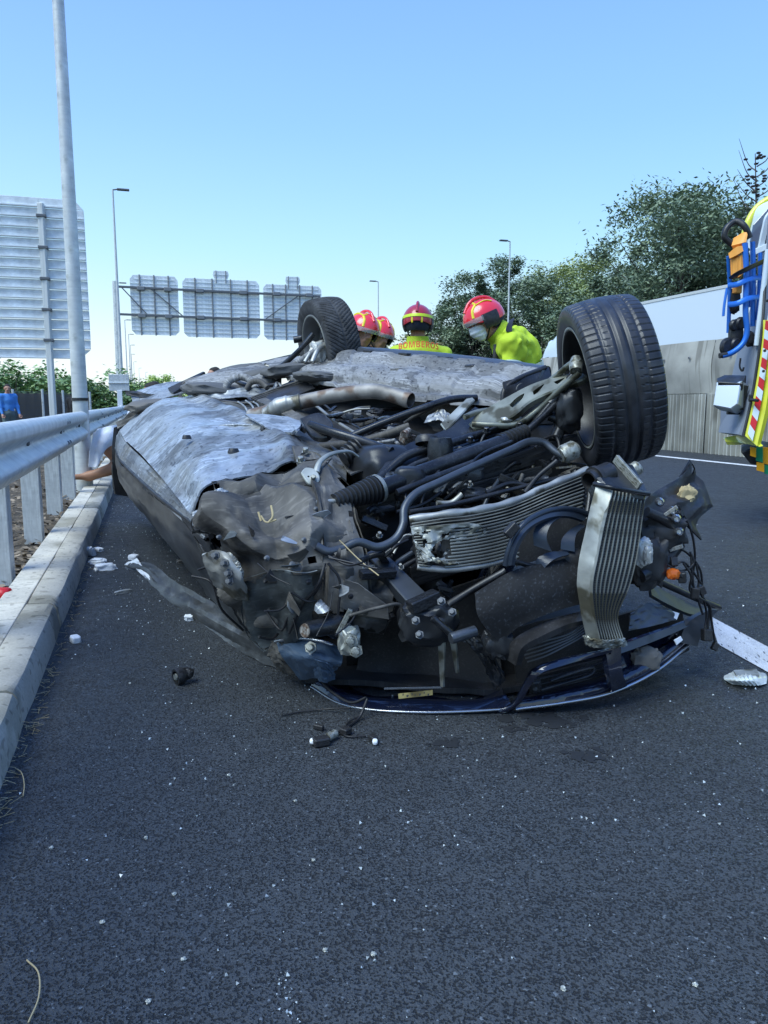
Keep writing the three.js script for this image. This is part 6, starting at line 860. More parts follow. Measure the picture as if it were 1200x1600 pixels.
{ // gantry with three signs seen from behind
  const d0 = 52, b = A(187, 600, d0).setY(-0.3), g = thing('sign_gantry', 'cantilever gantry carrying the backs of three direction signs', 'gantry', b);
  const at = (px, py) => { const x0 = b.clone(), q = A(px, py, 1), e = V(0, EYE, 0), dir = q.clone().sub(e), n = BACKZ, t = x0.clone().sub(e).dot(n) / dir.dot(n); return e.addScaledVector(dir, t); };
  part('post', tube([b, V(b.x, 5, b.z), V(b.x, at(183, 300).y * 0 + 8.9, b.z)], (t) => mix(0.22, 0.16, t), { seg: 14 }), M.galv, g);
  const yT = at(190, 448).y, yB = at(190, 491).y, armEnd = at(500, 465);
  const L = armEnd.clone().sub(b).setY(0).length();
  const on = (s, y) => b.clone().setY(y).addScaledVector(ACROSS, s);
  for (const y of [yT, yB]) part('arm', bar(on(0, y), on(L, y - 0.1), 0.14, 0.14), M.galvDark, g);
  const sx = (px) => at(px, 470).clone().sub(b).setY(0).length();
  for (const [p0, p1] of [[190, 230], [235, 285], [415, 470]]) part('truss_brace', bar(on(sx(p0), p0 === 415 ? yB : yT), on(sx(p1), p0 === 415 ? yT : yB), 0.07, 0.07), M.galvDark, g);
  for (const [x0, x1, y0, y1, n, top] of [[204, 279, 430, 523, 14, 0], [286, 406, 436, 527, 14, [334, 359, 423]], [412, 503, 445, 531, 14, [447, 470, 432]]]) {
    const a = at(x0, y1), c = at(x1, y0), w = sx(x1) - sx(x0), mid = at((x0 + x1) / 2, y1).y, h = at((x0 + x1) / 2, y0).y - mid, org = on(sx(x0), mid).addScaledVector(BACKZ, -0.16);
    roundedPlanks(org, ACROSS, UP, w, h, n, 0.3, g, 0.04, BACKZ);
    for (const f of w > 4 ? [0.16, 0.38, 0.62, 0.84] : [0.2, 0.5, 0.8]) part('upright', bar(org.clone().addScaledVector(ACROSS, w * f).addScaledVector(UP, -0.05).addScaledVector(BACKZ, 0.06), org.clone().addScaledVector(ACROSS, w * f).addScaledVector(UP, h + 0.02).addScaledVector(BACKZ, 0.06), 0.08, 0.08), M.signFrame, g);
    if (top) { const w2 = sx(top[1]) - sx(top[0]), y2 = at((x0 + x1) / 2, top[2]).y, o2 = on(sx(top[0]), mid + h + 0.02).addScaledVector(BACKZ, -0.16); roundedPlanks(o2, ACROSS, UP, w2, y2 - mid - h, 2, 0.12, g, 0.04, BACKZ); for (const f of [0.2, 0.8]) part('upright', bar(o2.clone().addScaledVector(ACROSS, w2 * f).addScaledVector(UP, -0.3).addScaledVector(BACKZ, 0.05), o2.clone().addScaledVector(ACROSS, w2 * f).addScaledVector(UP, y2 - mid - h).addScaledVector(BACKZ, 0.05), 0.05, 0.05), M.signFrame, g); }
    for (const y of [yT, yB]) for (const f of [0.22, 0.78]) part('clamp', boxy(org.clone().addScaledVector(ACROSS, w * f).setY(y - 0.05).addScaledVector(BACKZ, 0.14), 0.5, 0.26, 0.3, ROAD_TURN, 0.04), M.signFrame, g);
  }
}
{ // small square sign on a white post behind the guardrail end
  const p = A(186, 598, 21), t = thing('small_sign', 'small grey square sign back on a white post at the guardrail end', 'road sign', p.clone().setY(0));
  part('panel', boxy(p, 0.52, 0.44, 0.03, ROAD_TURN, 0.01), M.galv, t); part('rail', boxy(p.clone().add(V(0, 0, 0.03)), 0.52, 0.03, 0.03, ROAD_TURN, 0.004), M.aluminium, t);
  part('post', boxy(p.clone().add(V(0, -0.85, -0.01)), 0.13, 1.3, 0.08, ROAD_TURN, 0.01), M.white, t);
}
// trees
function leafBlob(seed, N, clumps, rx, ry, rz, size, cols, hang = 0) {
  const r = rng(seed), g = () => (r() + r() + r() - 1.5) * 0.82, pos = [], col = [], nor = [], cs = [];
  for (let k = 0; k < clumps; k++) { let x, y, z; do { x = r() * 2 - 1; y = r() * 2 - 1; z = r() * 2 - 1; } while (x * x + y * y + z * z > 1 || x * x + y * y + z * z < 0.12); cs.push([x * rx, y * ry, z * rz, 0.12 + r() * 0.2, r()]); }
  for (let i = 0; i < N; i++) {
    const c = cs[Math.floor(r() * clumps)], s = c[3] * (rx + ry + rz) / 3, p = V(c[0] + g() * s * 1.25, c[1] + g() * s * 0.9, c[2] + g() * s * 1.25), a = r() * 6.28, t = (r() - 0.5) * 2.4, l = size * (0.6 + r() * 0.8);
    const u = V(Math.cos(a), (r() - 0.5) * 1.1 - hang, Math.sin(a)).normalize().multiplyScalar(l), w = V(-Math.sin(a) * Math.cos(t), Math.sin(t), Math.cos(a) * Math.cos(t)).multiplyScalar(l * 0.42);
    const A0 = p.clone().sub(u), B0 = p.clone().add(w), C0 = p.clone().add(u), D0 = p.clone().sub(w); pos.push(...A0.toArray(), ...B0.toArray(), ...C0.toArray(), ...A0.toArray(), ...C0.toArray(), ...D0.toArray());
    const q = cols[Math.floor((c[4] * 0.6 + r() * 0.4) * cols.length) % cols.length], v = 0.7 + r() * 0.6; for (let k = 0; k < 6; k++) col.push(q[0] * v, q[1] * v, q[2] * v);
  }
  const b = new THREE.BufferGeometry(); b.setAttribute('position', new THREE.Float32BufferAttribute(pos, 3)); b.setAttribute('color', new THREE.Float32BufferAttribute(col, 3)); b.computeVertexNormals(); return { geo: b, cs };
}
const GREENS = [[0.045, 0.062, 0.038], [0.06, 0.075, 0.045], [0.035, 0.05, 0.034]], SUNLIT_OLIVE = [[0.12, 0.13, 0.05], [0.09, 0.11, 0.05], [0.07, 0.085, 0.045]], HEDGE = [[0.05, 0.085, 0.03], [0.07, 0.10, 0.035], [0.04, 0.065, 0.028]], BRONZE = [[0.14, 0.12, 0.06], [0.10, 0.10, 0.055]];  // the olive set carries the yellow of sun on the tree tops
function makeTree(label, seed, h, rx, ry, N, clumps, size, cols, hang, group, name = 'tree') {
  const t = thing(name, label, name === 'tree' ? 'tree' : 'shrub', V(0, 0, 0), group), cy = h - ry, { geo, cs } = leafBlob(seed, N, clumps, rx, ry, rx, size, cols, hang), r = rng(seed + 9);
  geo.translate(0, cy, 0); part('crown', geo, M.leaf, t);
  const tg = [tube([V(0, 0, 0), V((r() - 0.5) * 0.3, cy * 0.55, (r() - 0.5) * 0.3), V(0, cy, 0), V(0.1, cy + ry * 0.6, 0)], (s) => mix(0.16, 0.03, s) * h / 9, { seg: 8, n: 14 })];
  for (const c of cs.slice(0, 16)) tg.push(tube([V(0, cy - ry * 0.5, 0), V(c[0] * 0.5, cy - ry * 0.3 + c[1] * 0.4, c[2] * 0.5), V(c[0], cy + c[1], c[2])], (s) => mix(0.06, 0.012, s) * h / 9, { seg: 5, n: 8 }));
  part('trunk', tg, M.bark, t); return t;
}
{
  const big = makeTree('large dark evergreen tree with drooping sprays towering over the white truck', 201, 8.6, 3.4, 3.7, 34000, 100, 0.09, GREENS, 0.5, 'trees beyond the far carriageway');
  const put = (o, px, top, d, h) => { const p = A(px, top, d); o.position.set(p.x, p.y - h, p.z); };
  put(big, 1072, 262, 31, 8.6);
  const b2 = cloneThing(big, 'tree', V(0, 0, 0), 2.1, 'tall dark tree standing behind the ambulance door'); put(b2, 1172, 330, 33, 8.6);
  const m = makeTree('rounded dark tree directly behind the helmeted crew', 211, 6.5, 2.3, 3.0, 22000, 64, 0.085, GREENS, 0.2, 'trees beyond the far carriageway'); put(m, 742, 432, 42, 6.5);
  const M2 = [[798, 408, 44, 'dark tree behind the lighting column'], [850, 445, 40, 'lower dark tree rising behind the truck cab'], [705, 470, 44, 'low dark tree ending the row above the wreck'], [940, 440, 36, 'dark tree behind the raised front wheel'], [985, 420, 38, 'dark tree filling the gap beside the largest tree']];
  M2.forEach(([x, y, d, l], i) => put(cloneThing(m, 'tree', V(0, 0, 0), i * 1.3 + 0.5, l), x, y, d, 6.5));
  const o = makeTree('olive green tree behind the truck cab, leaves coloured yellow as if sunlit', 221, 6.5, 2.1, 3.0, 15000, 46, 0.085, SUNLIT_OLIVE, 0.1, 'trees beyond the far carriageway'); put(o, 866, 410, 46, 6.5);
  [[925, 392, 47, 'yellow green tree between the dark trees behind the raised wheel'], [905, 430, 44, 'small olive tree in front of the yellow green one']].forEach(([x, y, d, l], i) => put(cloneThing(o, 'tree', V(0, 0, 0), i + 1.7, l), x, y, d, 6.5));
  const h = makeTree('bushy green hedge tree behind the mesh fence', 231, 2.9, 1.9, 1.3, 9000, 40, 0.09, HEDGE, 0.1, 'greenery along the mesh fence');
  const hp = [[20, 566, 27, 'bushy green hedge tree behind the mesh fence'], [-25, 560, 28], [70, 568, 29], [100, 575, 30], [160, 575, 30, 'round green bush beside the small square sign']];
  hp.forEach(([x, y, d, l], i) => { const q = i ? cloneThing(h, 'tree', V(0, 0, 0), i * 1.9, l) : h; put(q, x, y, d, 2.9); });
  const far = makeTree('pale bronze shrub beyond the rear of the wreck', 241, 2.6, 1.6, 1.1, 4000, 24, 0.08, BRONZE, 0, 'low shrubs beyond the wreck', 'shrub'); put(far, 640, 512, 40, 2.6);
  [[615, 525, 42], [665, 530, 38], [690, 520, 45]].forEach(([x, y, d], i) => put(cloneThing(far, 'shrub', V(0, 0, 0), i + 1, 'pale bronze shrub beyond the rear of the wreck'), x, y, d, 2.6));
  const lowS = makeTree('yellow green bush low on the horizon behind the wreck', 251, 2.6, 1.7, 1.0, 3500, 20, 0.09, [[0.16, 0.19, 0.05], [0.11, 0.15, 0.05]], 0, 'bushes low on the horizon', 'shrub'); put(lowS, 258, 588, 52, 2.6);
  [[225, 600, 50], [285, 598, 56], [320, 596, 60], [205, 606, 46], [380, 600, 70], [430, 600, 74], [560, 600, 80], [520, 602, 80]].forEach(([x, y, d], i) => put(cloneThing(lowS, 'shrub', V(0, 0, 0), i * 1.1, 'yellow green bush low on the horizon behind the wreck'), x, y, d, 2.6));
  // bare branching tree top by the ambulance
  const bare = thing('bare_tree', 'thin bare branching tree against the sky above the ambulance', 'tree', A(1180, 560, 24).setY(0)), B = (x, y, d = 24) => A(x, y, d);
  part('trunk', tube([B(1192, 620), B(1186, 420), B(1182, 330), B(1180, 240)], (s) => mix(0.09, 0.012, s), { seg: 7, n: 20 }), M.bark, bare);
  const rr = rng(3); for (let k = 0; k < 16; k++) { const y = 380 - k * 8, s = k % 2 ? 1 : -1, x0 = 1183, l = 18 + rr() * 22; part('branch', tube([B(x0, y), B(x0 + s * l * 0.5, y - 12, 24 + rr() * 0.4), B(x0 + s * l, y - 34 - rr() * 20, 24 + rr() - 0.5)], (t) => mix(0.022, 0.005, t), { seg: 5, n: 8 }), M.bark, bare); }
  const pods = []; for (let k = 0; k < 26; k++) { const p = B(1165 + rr() * 30, 238 + rr() * 70, 23.8 + rr() * 0.4); pods.push(lump(p, 0.06, 0.03, 0.05, { detail: 1, amp: 0.3, seed: k })); } part('seed_heads', pods, M.hair, bare, { kind: 'stuff' });
}
{ // mesh fence behind the verge
  const f = thing('mesh_fence', 'low brown mesh fence with thin posts behind the verge', 'fence', R(-5, -0.4, 24)), P = [[-30, 612, 23], [20, 612, 23.5], [66, 612, 24], [98, 614, 24.5], [140, 616, 25]];
  for (let i = 0; i < P.length; i++) { const p = A(...P[i]); part('fence_post', tube([p.clone().setY(-0.5), p.clone().setY(p.y + 0.08)], 0.04, { seg: 8 }), M.galv, f);
    if (i < P.length - 1) { const q = A(...P[i + 1]), g = []; for (let k = 0; k <= 24; k++) { const a = p.clone().lerp(q, k / 24); g.push(tubeLite(a.clone().setY(-0.45), a.clone(), 0.006)); } for (let k = 0; k < 14; k++) { const t = k / 13; g.push(tubeLite(p.clone().setY(mix(-0.45, p.y, t)), q.clone().setY(mix(-0.45, q.y, t)), 0.006)); } const cl = sheet([[p.clone().setY(-0.45), q.clone().setY(-0.45)], [p.clone().setY(p.y - 0.05), q.clone().setY(q.y - 0.05)]], { nu: 10, nv: 6, th: 0, disp: (u, v) => 0.02 * Math.sin(u * 20) - 0.03 }); part('shade_cloth', cl, M.fence, f); part('wire_mesh', g, M.galvDark, f, { kind: 'stuff' }); } }
}
{ // white articulated truck on the far carriageway
  const t = thing('truck', 'white articulated truck passing behind the concrete wall', 'truck', R(14.5, 0, 22));
  const bx = (u0, u1, y0, y1, w0, w1, r = 0.03) => { const g = new RoundedBoxGeometry(u1 - u0, y1 - y0, w1 - w0, 2, r); g.rotateY(ROAD_TURN); const c = R((u0 + u1) / 2, (y0 + y1) / 2, (w0 + w1) / 2); g.translate(c.x, c.y, c.z); return g; };
  const tr = part('trailer', bx(14.0, 16.5, 1.1, 3.92, 11, 23.2), M.whitePaint, t); part('trailer_edge', [bx(13.985, 14.02, 3.86, 3.94, 10.99, 23.21, 0.01), bx(13.985, 14.02, 1.05, 1.16, 10.99, 23.21, 0.01)], M.galv, tr);
  for (const w of [12.2, 13.5, 14.8]) for (const u of [14.2, 16.2]) part('wheel', turned(R(u, 0.5, w), R(u + 0.3, 0.5, w), [[0, 0], [0, 0.46], [0.1, 0.5], [0.9, 0.5], [1, 0.46], [1, 0]], 24), M.rubber, t);
  const cab = part('cab', sheet([[R(14.05, 0.6, 23.8), R(14.05, 1.9, 23.8), R(14.1, 3.0, 23.9), R(14.25, 3.35, 24.1)], [R(14.02, 0.6, 25), R(14.02, 1.9, 25), R(14.08, 3.0, 25), R(14.25, 3.5, 25)], [R(14.06, 0.6, 26.2), R(14.06, 1.9, 26.2), R(14.12, 2.9, 25.9), R(14.3, 3.3, 25.6)]], { nu: 14, nv: 14, th: 0.05, up: R(-1, 0, 0) }), M.whitePaint, t);
  part('cab_core', bx(14.2, 16.4, 0.6, 3.3, 23.8, 26.0, 0.2), M.whitePaint, cab); part('side_window', sheet([[R(14.035, 1.95, 24.9), R(14.07, 2.7, 24.95)], [R(14.04, 1.95, 25.9), R(14.08, 2.65, 25.75)]], { nu: 4, nv: 4, th: 0.01, up: R(-1, 0, 0), disp: () => 0.012 }), M.glassDark, cab);
  part('windscreen', sheet([[R(14.3, 1.9, 26.12), R(16.2, 1.9, 26.12)], [R(14.4, 2.9, 25.95), R(16.1, 2.9, 25.95)]], { nu: 4, nv: 4, th: 0.02 }), M.glassDark, cab); part('mirror', [bx(13.72, 13.82, 1.9, 2.6, 26.0, 26.25, 0.04), bx(13.8, 14.05, 2.45, 2.5, 26.08, 26.14, 0.01)], M.black, t);
  for (const w of [24.6, 21]) for (const u of [14.15, 16.1]) part('wheel', turned(R(u, 0.5, w), R(u + 0.3, 0.5, w), [[0, 0], [0, 0.46], [0.1, 0.5], [0.9, 0.5], [1, 0.46], [1, 0]], 24), M.rubber, t);
}

// ---------------------------------------------------------------- people
const HEADH = 0.235;
/** A head: skull, jaw, nose, ears, brow, lips as one surface. c centre, f facing, u up. */
function headField(c, f, u) {
  f = f.clone().normalize(); const r = u.clone().cross(f).normalize(), up = f.clone().cross(r).normalize();
  const at = (x, y, z) => c.clone().addScaledVector(r, x).addScaledVector(up, y).addScaledVector(f, z);
  const b = [[at(0, 0.045, -0.018), at(0, 0.035, 0.012), 0.080, 0.078], [at(0, 0.0, 0.02), at(0, -0.06, 0.035), 0.068, 0.05], [at(0, -0.075, 0.045), at(0, -0.088, 0.06), 0.036, 0.024], [at(0, 0.02, 0.088), at(0, -0.018, 0.112), 0.010, 0.014], [at(-0.016, -0.022, 0.098), at(0.016, -0.022, 0.098), 0.010, 0.010], [at(-0.04, 0.032, 0.080), at(0.04, 0.032, 0.080), 0.012, 0.012], [at(-0.02, -0.052, 0.088), at(0.02, -0.052, 0.088), 0.009, 0.009]];
  const ears = [-1, 1].map((s) => [at(s * 0.078, 0.022, -0.01), at(s * 0.078, -0.022, -0.002), 0.018, 0.011]);
  return { at, b, ears, f, r, up };
}
/** joints: everything in world metres. Builds body (one continuous skin), clothing as children. */
function person(o) {
  const t = thing(o.name ?? 'person', o.label, 'person', o.base.clone(), o.group), J = o.j, H = headField(J.head, o.face, o.headUp ?? UP);
  const lk = o.legs ?? 1, leg = (s) => [[J['hip' + s], J['knee' + s], 0.088 * lk, 0.058 * lk], [J['knee' + s], J['ankle' + s], 0.056 * lk, 0.036 * lk], [J['ankle' + s], J['toe' + s], 0.036, 0.028]];
  const arm = (s) => [[J['sh' + s], J['el' + s], 0.05, 0.040], [J['el' + s], J['wr' + s], 0.038, 0.026]];
  const hand = (s) => { const w = J['wr' + s], d = J['wr' + s].clone().sub(J['el' + s]).normalize(), side = d.clone().cross(V(0.3, 1, 0.2)).normalize(), out = [[w, w.clone().addScaledVector(d, 0.075), 0.026, 0.032]], palm = w.clone().addScaledVector(d, 0.08), nrm = d.clone().cross(side).normalize();
    [[-0.030, 0.062], [-0.010, 0.074], [0.010, 0.070], [0.028, 0.055]].forEach(([x, l]) => { const a = palm.clone().addScaledVector(side, x), m = a.clone().addScaledVector(d, l * 0.55), e = m.clone().addScaledVector(d, l * 0.4).addScaledVector(nrm, -l * 0.35); out.push([a, m, 0.0095, 0.009], [m, e, 0.009, 0.0075]); });
    const th = w.clone().addScaledVector(d, 0.03).addScaledVector(side, -0.028), t2 = th.clone().addScaledVector(d, 0.035).addScaledVector(side, -0.03); out.push([th, t2, 0.012, 0.010], [t2, t2.clone().addScaledVector(d, 0.03), 0.010, 0.008]); return out; };
  const torso = [[J.pelvis, J.waist, 0.125, 0.115], [J.waist, J.chest, 0.118, 0.135], [J.chest, J.neck, 0.12, 0.06], [J.shL, J.shR, 0.066, 0.066], [J.hipL, J.hipR, 0.10, 0.10], [J.neck, J.head.clone().addScaledVector(H.up, -0.05), 0.058, 0.055]];
  const limbs = [...leg('L'), ...leg('R'), ...arm('L'), ...arm('R')], coarse = [...torso, ...limbs];
  const bodyF = bones(coarse, 0.06), bb = boundsOf(coarse, 0.04), hf = (x, y, z) => smin(bones(H.b, 0.03)(x, y, z), bones([...H.ears, ], 0.012)(x, y, z), 0.012), neckF = bones([[J.neck, J.head.clone().addScaledVector(H.up, -0.05), 0.056, 0.054]], 0.02), hb = boundsOf(H.b, 0.05);
  const geos = [sdfMesh(bodyF, bb.min, bb.max, o.cell ?? 0.02), sdfMesh((x, y, z) => smin(hf(x, y, z), neckF(x, y, z), 0.03), hb.min, hb.max, o.headCell ?? 0.006)];
  for (const s of ['L', 'R']) { const hd = hand(s), b = boundsOf(hd, 0.01); geos.push(sdfMesh(bones(hd, 0.008), b.min, b.max, 0.005)); }
  const body = part('body', geos, o.skin ?? M.skin, t); body.userData.label = 'skin of face, neck and limbs';
  const eyes = [-1, 1].map((s) => { const e = new THREE.SphereGeometry(0.011, 10, 8), p = H.at(s * 0.031, 0.012, 0.084); e.translate(p.x, p.y, p.z); return e; }); part('eyes', eyes, M.white, t);
  part('pupils', [-1, 1].map((s) => { const e = new THREE.SphereGeometry(0.006, 8, 6), p = H.at(s * 0.031, 0.012, 0.091); e.translate(p.x, p.y, p.z); return e; }), M.hair, t);
  const cloth = (name, list, m, k, fat, wr = 0.006, cut) => { const L = list.map(([a, b, ra, rb]) => [a, b, ra + fat, rb + fat]), F = bones(L, k), bx = boundsOf(L, 0.04); return part(name, sdfMesh((x, y, z) => { const d = F(x, y, z) + wr * (ridge(x * 7, y * 11, z * 7) * 0.9 + ridge(x * 16, y * 9, z * 16 + 3) * 0.4 + fbm(x * 22, y * 16, z * 22, 2)); return cut ? Math.max(d, cut(x, y, z)) : d; }, bx.min, bx.max, o.clothCell ?? 0.016), m, t); };
  if (o.jacket) { const jt = [...torso.slice(0, 5), ...arm('L'), ...arm('R')]; cloth('jacket', jt, o.jacket, 0.07, o.fat ?? 0.034, o.folds ?? Math.min(0.016, (o.fat ?? 0.034) * 0.32), (x, y, z) => { const p = J.neck; return (x - p.x) * H.up.x * 0 + ((x - p.x) * (p.x - J.chest.x) + (y - p.y) * (p.y - J.chest.y) + (z - p.z) * (p.z - J.chest.z)) / p.distanceTo(J.chest) - 0.03; }); }
  if (o.collar) part('collar', turned(J.neck.clone().lerp(J.chest, 0.12), J.neck.clone().lerp(J.head, 0.42), [[0, 0.098], [0.5, 0.095], [1, 0.09], [1, 0.08], [0, 0.082]], 28), o.collar, t);
  if (o.trousers) cloth('trousers', [[J.pelvis, J.waist, 0.125, 0.115], [J.hipL, J.hipR, 0.10, 0.10], ...leg('L').slice(0, o.shorts ? 1 : 2), ...leg('R').slice(0, o.shorts ? 1 : 2)], o.trousers, 0.05, o.shorts ? 0.03 : 0.026, 0.01);
  if (o.shoes) part('shoes', ['L', 'R'].map((s) => { const L = [[J['ankle' + s], J['toe' + s], 0.052, 0.045], [J['ankle' + s], J['ankle' + s].clone().lerp(J['knee' + s], 0.3), 0.052, 0.056]], b = boundsOf(L, 0.02); return sdfMesh(bones(L, 0.03), b.min, b.max, 0.012); }), o.shoes, t);
  if (o.hair) part('hair', sdfMesh((x, y, z) => { const p = V(x, y, z).sub(J.head), d = bones([[H.at(0, 0.05, -0.03), H.at(0, 0.045, 0.005), 0.088, 0.083]], 0.02)(x, y, z); return Math.max(d, -(p.dot(H.up) - 0.03 + p.dot(H.f) * -0.7 )); }, hb.min, hb.max, 0.008), o.hair, t);
  if (o.mask) part('face_mask', sdfMesh((x, y, z) => { const p = V(x, y, z).sub(J.head), d = bones([[H.at(0, -0.035, 0.058), H.at(0, -0.06, 0.05), 0.064, 0.058], [H.at(0, -0.02, 0.10), H.at(0, -0.04, 0.10), 0.022, 0.024]], 0.05)(x, y, z); return Math.max(d, -(p.dot(H.f) - 0.035), p.dot(H.up) - 0.004) + 0.002 * Math.sin(p.dot(H.up) * 190); }, hb.min, hb.max, 0.006), M.mask, t), part('mask_strap', [-1, 1].map((s) => tube([H.at(s * 0.058, -0.015, 0.06), H.at(s * 0.076, 0.0, 0.03), H.at(s * 0.083, 0.02, -0.01)], 0.002, { seg: 5 })), M.white, t);
  if (o.helmet) helmet(t, H, o.helmet);
  return { t, H };
}
function helmet(t, H, kind) {
  const B = new THREE.Matrix4().makeBasis(H.r, H.up, H.f).setPosition(H.at(0, 0.02, -0.005)), shellM = kind.shell, S = [];
  const rad = (th, ph, off = 0) => { const y = Math.cos(th), s = Math.sin(th), lobe = 1 + 0.05 * Math.pow(Math.max(0, -Math.sin(ph)), 2); return V(s * Math.cos(ph) * (0.128 + off), y * (0.142 + off) + 0.004, s * Math.sin(ph) * (0.156 + off) * lobe); };
  const patch = (th0, th1, ph0, ph1, off, nu, nv, th) => { const pos = [], uv = [], idx = []; for (let q = 0; q < 2; q++) for (let j = 0; j <= nv; j++) for (let i = 0; i <= nu; i++) { const p = rad(mix(th0(i / nu), th1(i / nu), j / nv), mix(ph0, ph1, i / nu), off - q * th); pos.push(p.x, p.y, p.z); uv.push(i / nu, j / nv); } const n = (nu + 1) * (nv + 1), w = nu + 1; for (let j = 0; j < nv; j++) for (let i = 0; i < nu; i++) { const a = j * w + i; idx.push(a, a + 1, a + w + 1, a, a + w + 1, a + w, n + a, n + a + w + 1, n + a + 1, n + a, n + a + w, n + a + w + 1); } for (const j of [0, nv]) for (let i = 0; i < nu; i++) { const a = j * w + i; idx.push(a, a + n, a + n + 1, a, a + n + 1, a + 1); } for (const i of [0, nu]) for (let j = 0; j < nv; j++) { const a = j * w + i; idx.push(a, a + w, a + n + w, a, a + n + w, a + n); } const g = new THREE.BufferGeometry(); g.setAttribute('position', new THREE.Float32BufferAttribute(pos, 3)); g.setAttribute('uv', new THREE.Float32BufferAttribute(uv, 2)); g.setIndex(idx); return toCreasedNormals(g, 0.8).applyMatrix4(B); };
  const edge = (u) => 1.5 + 0.28 * Math.pow(Math.abs(Math.sin((u * 2 - 1) * Math.PI)), 2) - 0.02;     // lower at the sides
  const sh = part('helmet', patch(() => 0.001, (u) => { const ph = u * Math.PI * 2; return 1.42 + 0.36 * Math.pow(Math.cos(ph), 2) + (Math.sin(ph) < 0 ? 0.28 * -Math.sin(ph) : 0); }, 0, Math.PI * 2, 0, 48, 20, 0.006), shellM, t, { label: kind.label });
  part('crest', tube([rad(0.9, Math.PI / 2, 0.002), rad(0.4, Math.PI / 2, 0.012), rad(0.01, Math.PI / 2, 0.016), rad(0.5, -Math.PI / 2, 0.012), rad(1.2, -Math.PI / 2, 0.002)].map((p) => p.applyMatrix4(B)), 0.012, { seg: 8, n: 24 }), shellM, sh);
  const lowHalf = (a, b) => patch(() => a, () => b, 0, Math.PI * 2, 0.003, 48, 3, 0.005);
  if (kind.band) part('reflective_band', patch(() => 1.30, () => 1.47, Math.PI * 0.98, Math.PI * 2.02, 0.004, 30, 3, 0.006), kind.band, sh);
  if (kind.stripe) for (const s of [0, Math.PI]) { const sg = s ? -1 : 1, ph = (x) => Math.PI / 2 - sg * x;
    part('reflective_stripe', tube([rad(1.35, ph(0.75), 0.001), rad(0.95, ph(0.78), 0.001), rad(0.66, ph(1.0), 0.001)].map((p) => p.applyMatrix4(B)), 0.011, { seg: 8, n: 16, flat: 0.5 }), kind.stripe, sh);
    part('reflective_stripe', tube([rad(0.66, ph(1.0), 0.001), rad(0.62, ph(1.9), 0.001), rad(0.85, ph(2.2), 0.001)].map((p) => p.applyMatrix4(B)), 0.011, { seg: 8, n: 16, flat: 0.5 }), kind.stripe, sh);
    part('reflective_stripe', tube([rad(0.66, ph(1.0), 0.001), rad(0.4, ph(0.6), 0.001)].map((p) => p.applyMatrix4(B)), 0.011, { seg: 8, n: 10, flat: 0.5 }), kind.stripe, sh); }
  part('neck_guard', patch(() => 1.5, () => 2.3, Math.PI * 1.06, Math.PI * 1.94, -0.012, 24, 8, 0.008), M.navy, sh);
  for (const sg of [-1, 1]) part('ear_guard', patch(() => 1.35, () => 2.1, sg > 0 ? -0.42 : Math.PI - 0.42, sg > 0 ? 0.42 : Math.PI + 0.42, 0.004, 10, 8, 0.02), M.black, sh);
  for (const ph of [-1.9, -1.25]) part('strap', patch(() => 1.5, () => 1.8, ph - 0.06, ph + 0.06, 0.0, 3, 4, 0.006), M.helmetYellow, sh);
  part('visor', patch(() => 1.38, () => 1.62, 0.35, Math.PI - 0.35, 0.006, 24, 4, 0.003), M.visor, sh);
  part('chin_strap', [-1, 1].map((s) => tube([H.at(s * 0.095, -0.01, 0.0), H.at(s * 0.078, -0.07, 0.03), H.at(s * 0.03, -0.118, 0.05)], 0.006, { seg: 6 })), M.black, sh);
}
function standing(feet, fwd, h, lean = 0, o = {}) {      // joints of a figure that stands at feet, faces fwd, bent forward by lean radians
  const f = fwd.clone().setY(0).normalize(), r = V(f.z, 0, -f.x).negate(), k = h / 1.75, P = (x, y, z) => feet.clone().addScaledVector(r, x * k).addScaledVector(UP, y * k).addScaledVector(f, z * k), back = lean * 0.28;
  const pel = P(0, 0.93, -back), dir = UP.clone().multiplyScalar(Math.cos(lean)).addScaledVector(f, Math.sin(lean)), q = (l, x = 0, e = 0) => pel.clone().addScaledVector(dir, l * k).addScaledVector(r, x * k).addScaledVector(f, e);
  const j = { pelvis: pel, waist: q(0.16), chest: q(0.38), neck: q(0.55), shL: q(0.49, -0.18), shR: q(0.49, 0.18), hipL: q(-0.02, -0.085), hipR: q(-0.02, 0.085), kneeL: P(-0.10, 0.50, 0.03), kneeR: P(0.10, 0.50, 0.05), ankleL: P(-0.11, 0.09, -0.02), ankleR: P(0.11, 0.09, 0.0), toeL: P(-0.12, 0.04, 0.15), toeR: P(0.13, 0.04, 0.16) };
  j.head = o.head ?? q(0.70).addScaledVector(f, 0.02);
  j.elL = o.elL ?? j.shL.clone().add(V(0, -0.29 * k, 0)).addScaledVector(r, -0.05).addScaledVector(f, 0.03); j.elR = o.elR ?? j.shR.clone().add(V(0, -0.29 * k, 0)).addScaledVector(r, 0.05).addScaledVector(f, 0.03);
  j.wrL = o.wrL ?? j.elL.clone().add(V(0, -0.2 * k, 0)).addScaledVector(f, 0.14); j.wrR = o.wrR ?? j.elR.clone().add(V(0, -0.2 * k, 0)).addScaledVector(f, 0.14);
  return j;
}
const KIT = { red: { shell: M.helmetRed, stripe: M.helmetYellow, label: 'bright red helmet with yellow stripes' }, dark: { shell: M.helmetDark, band: M.helmetLime, label: 'maroon helmet with a lime band' } };
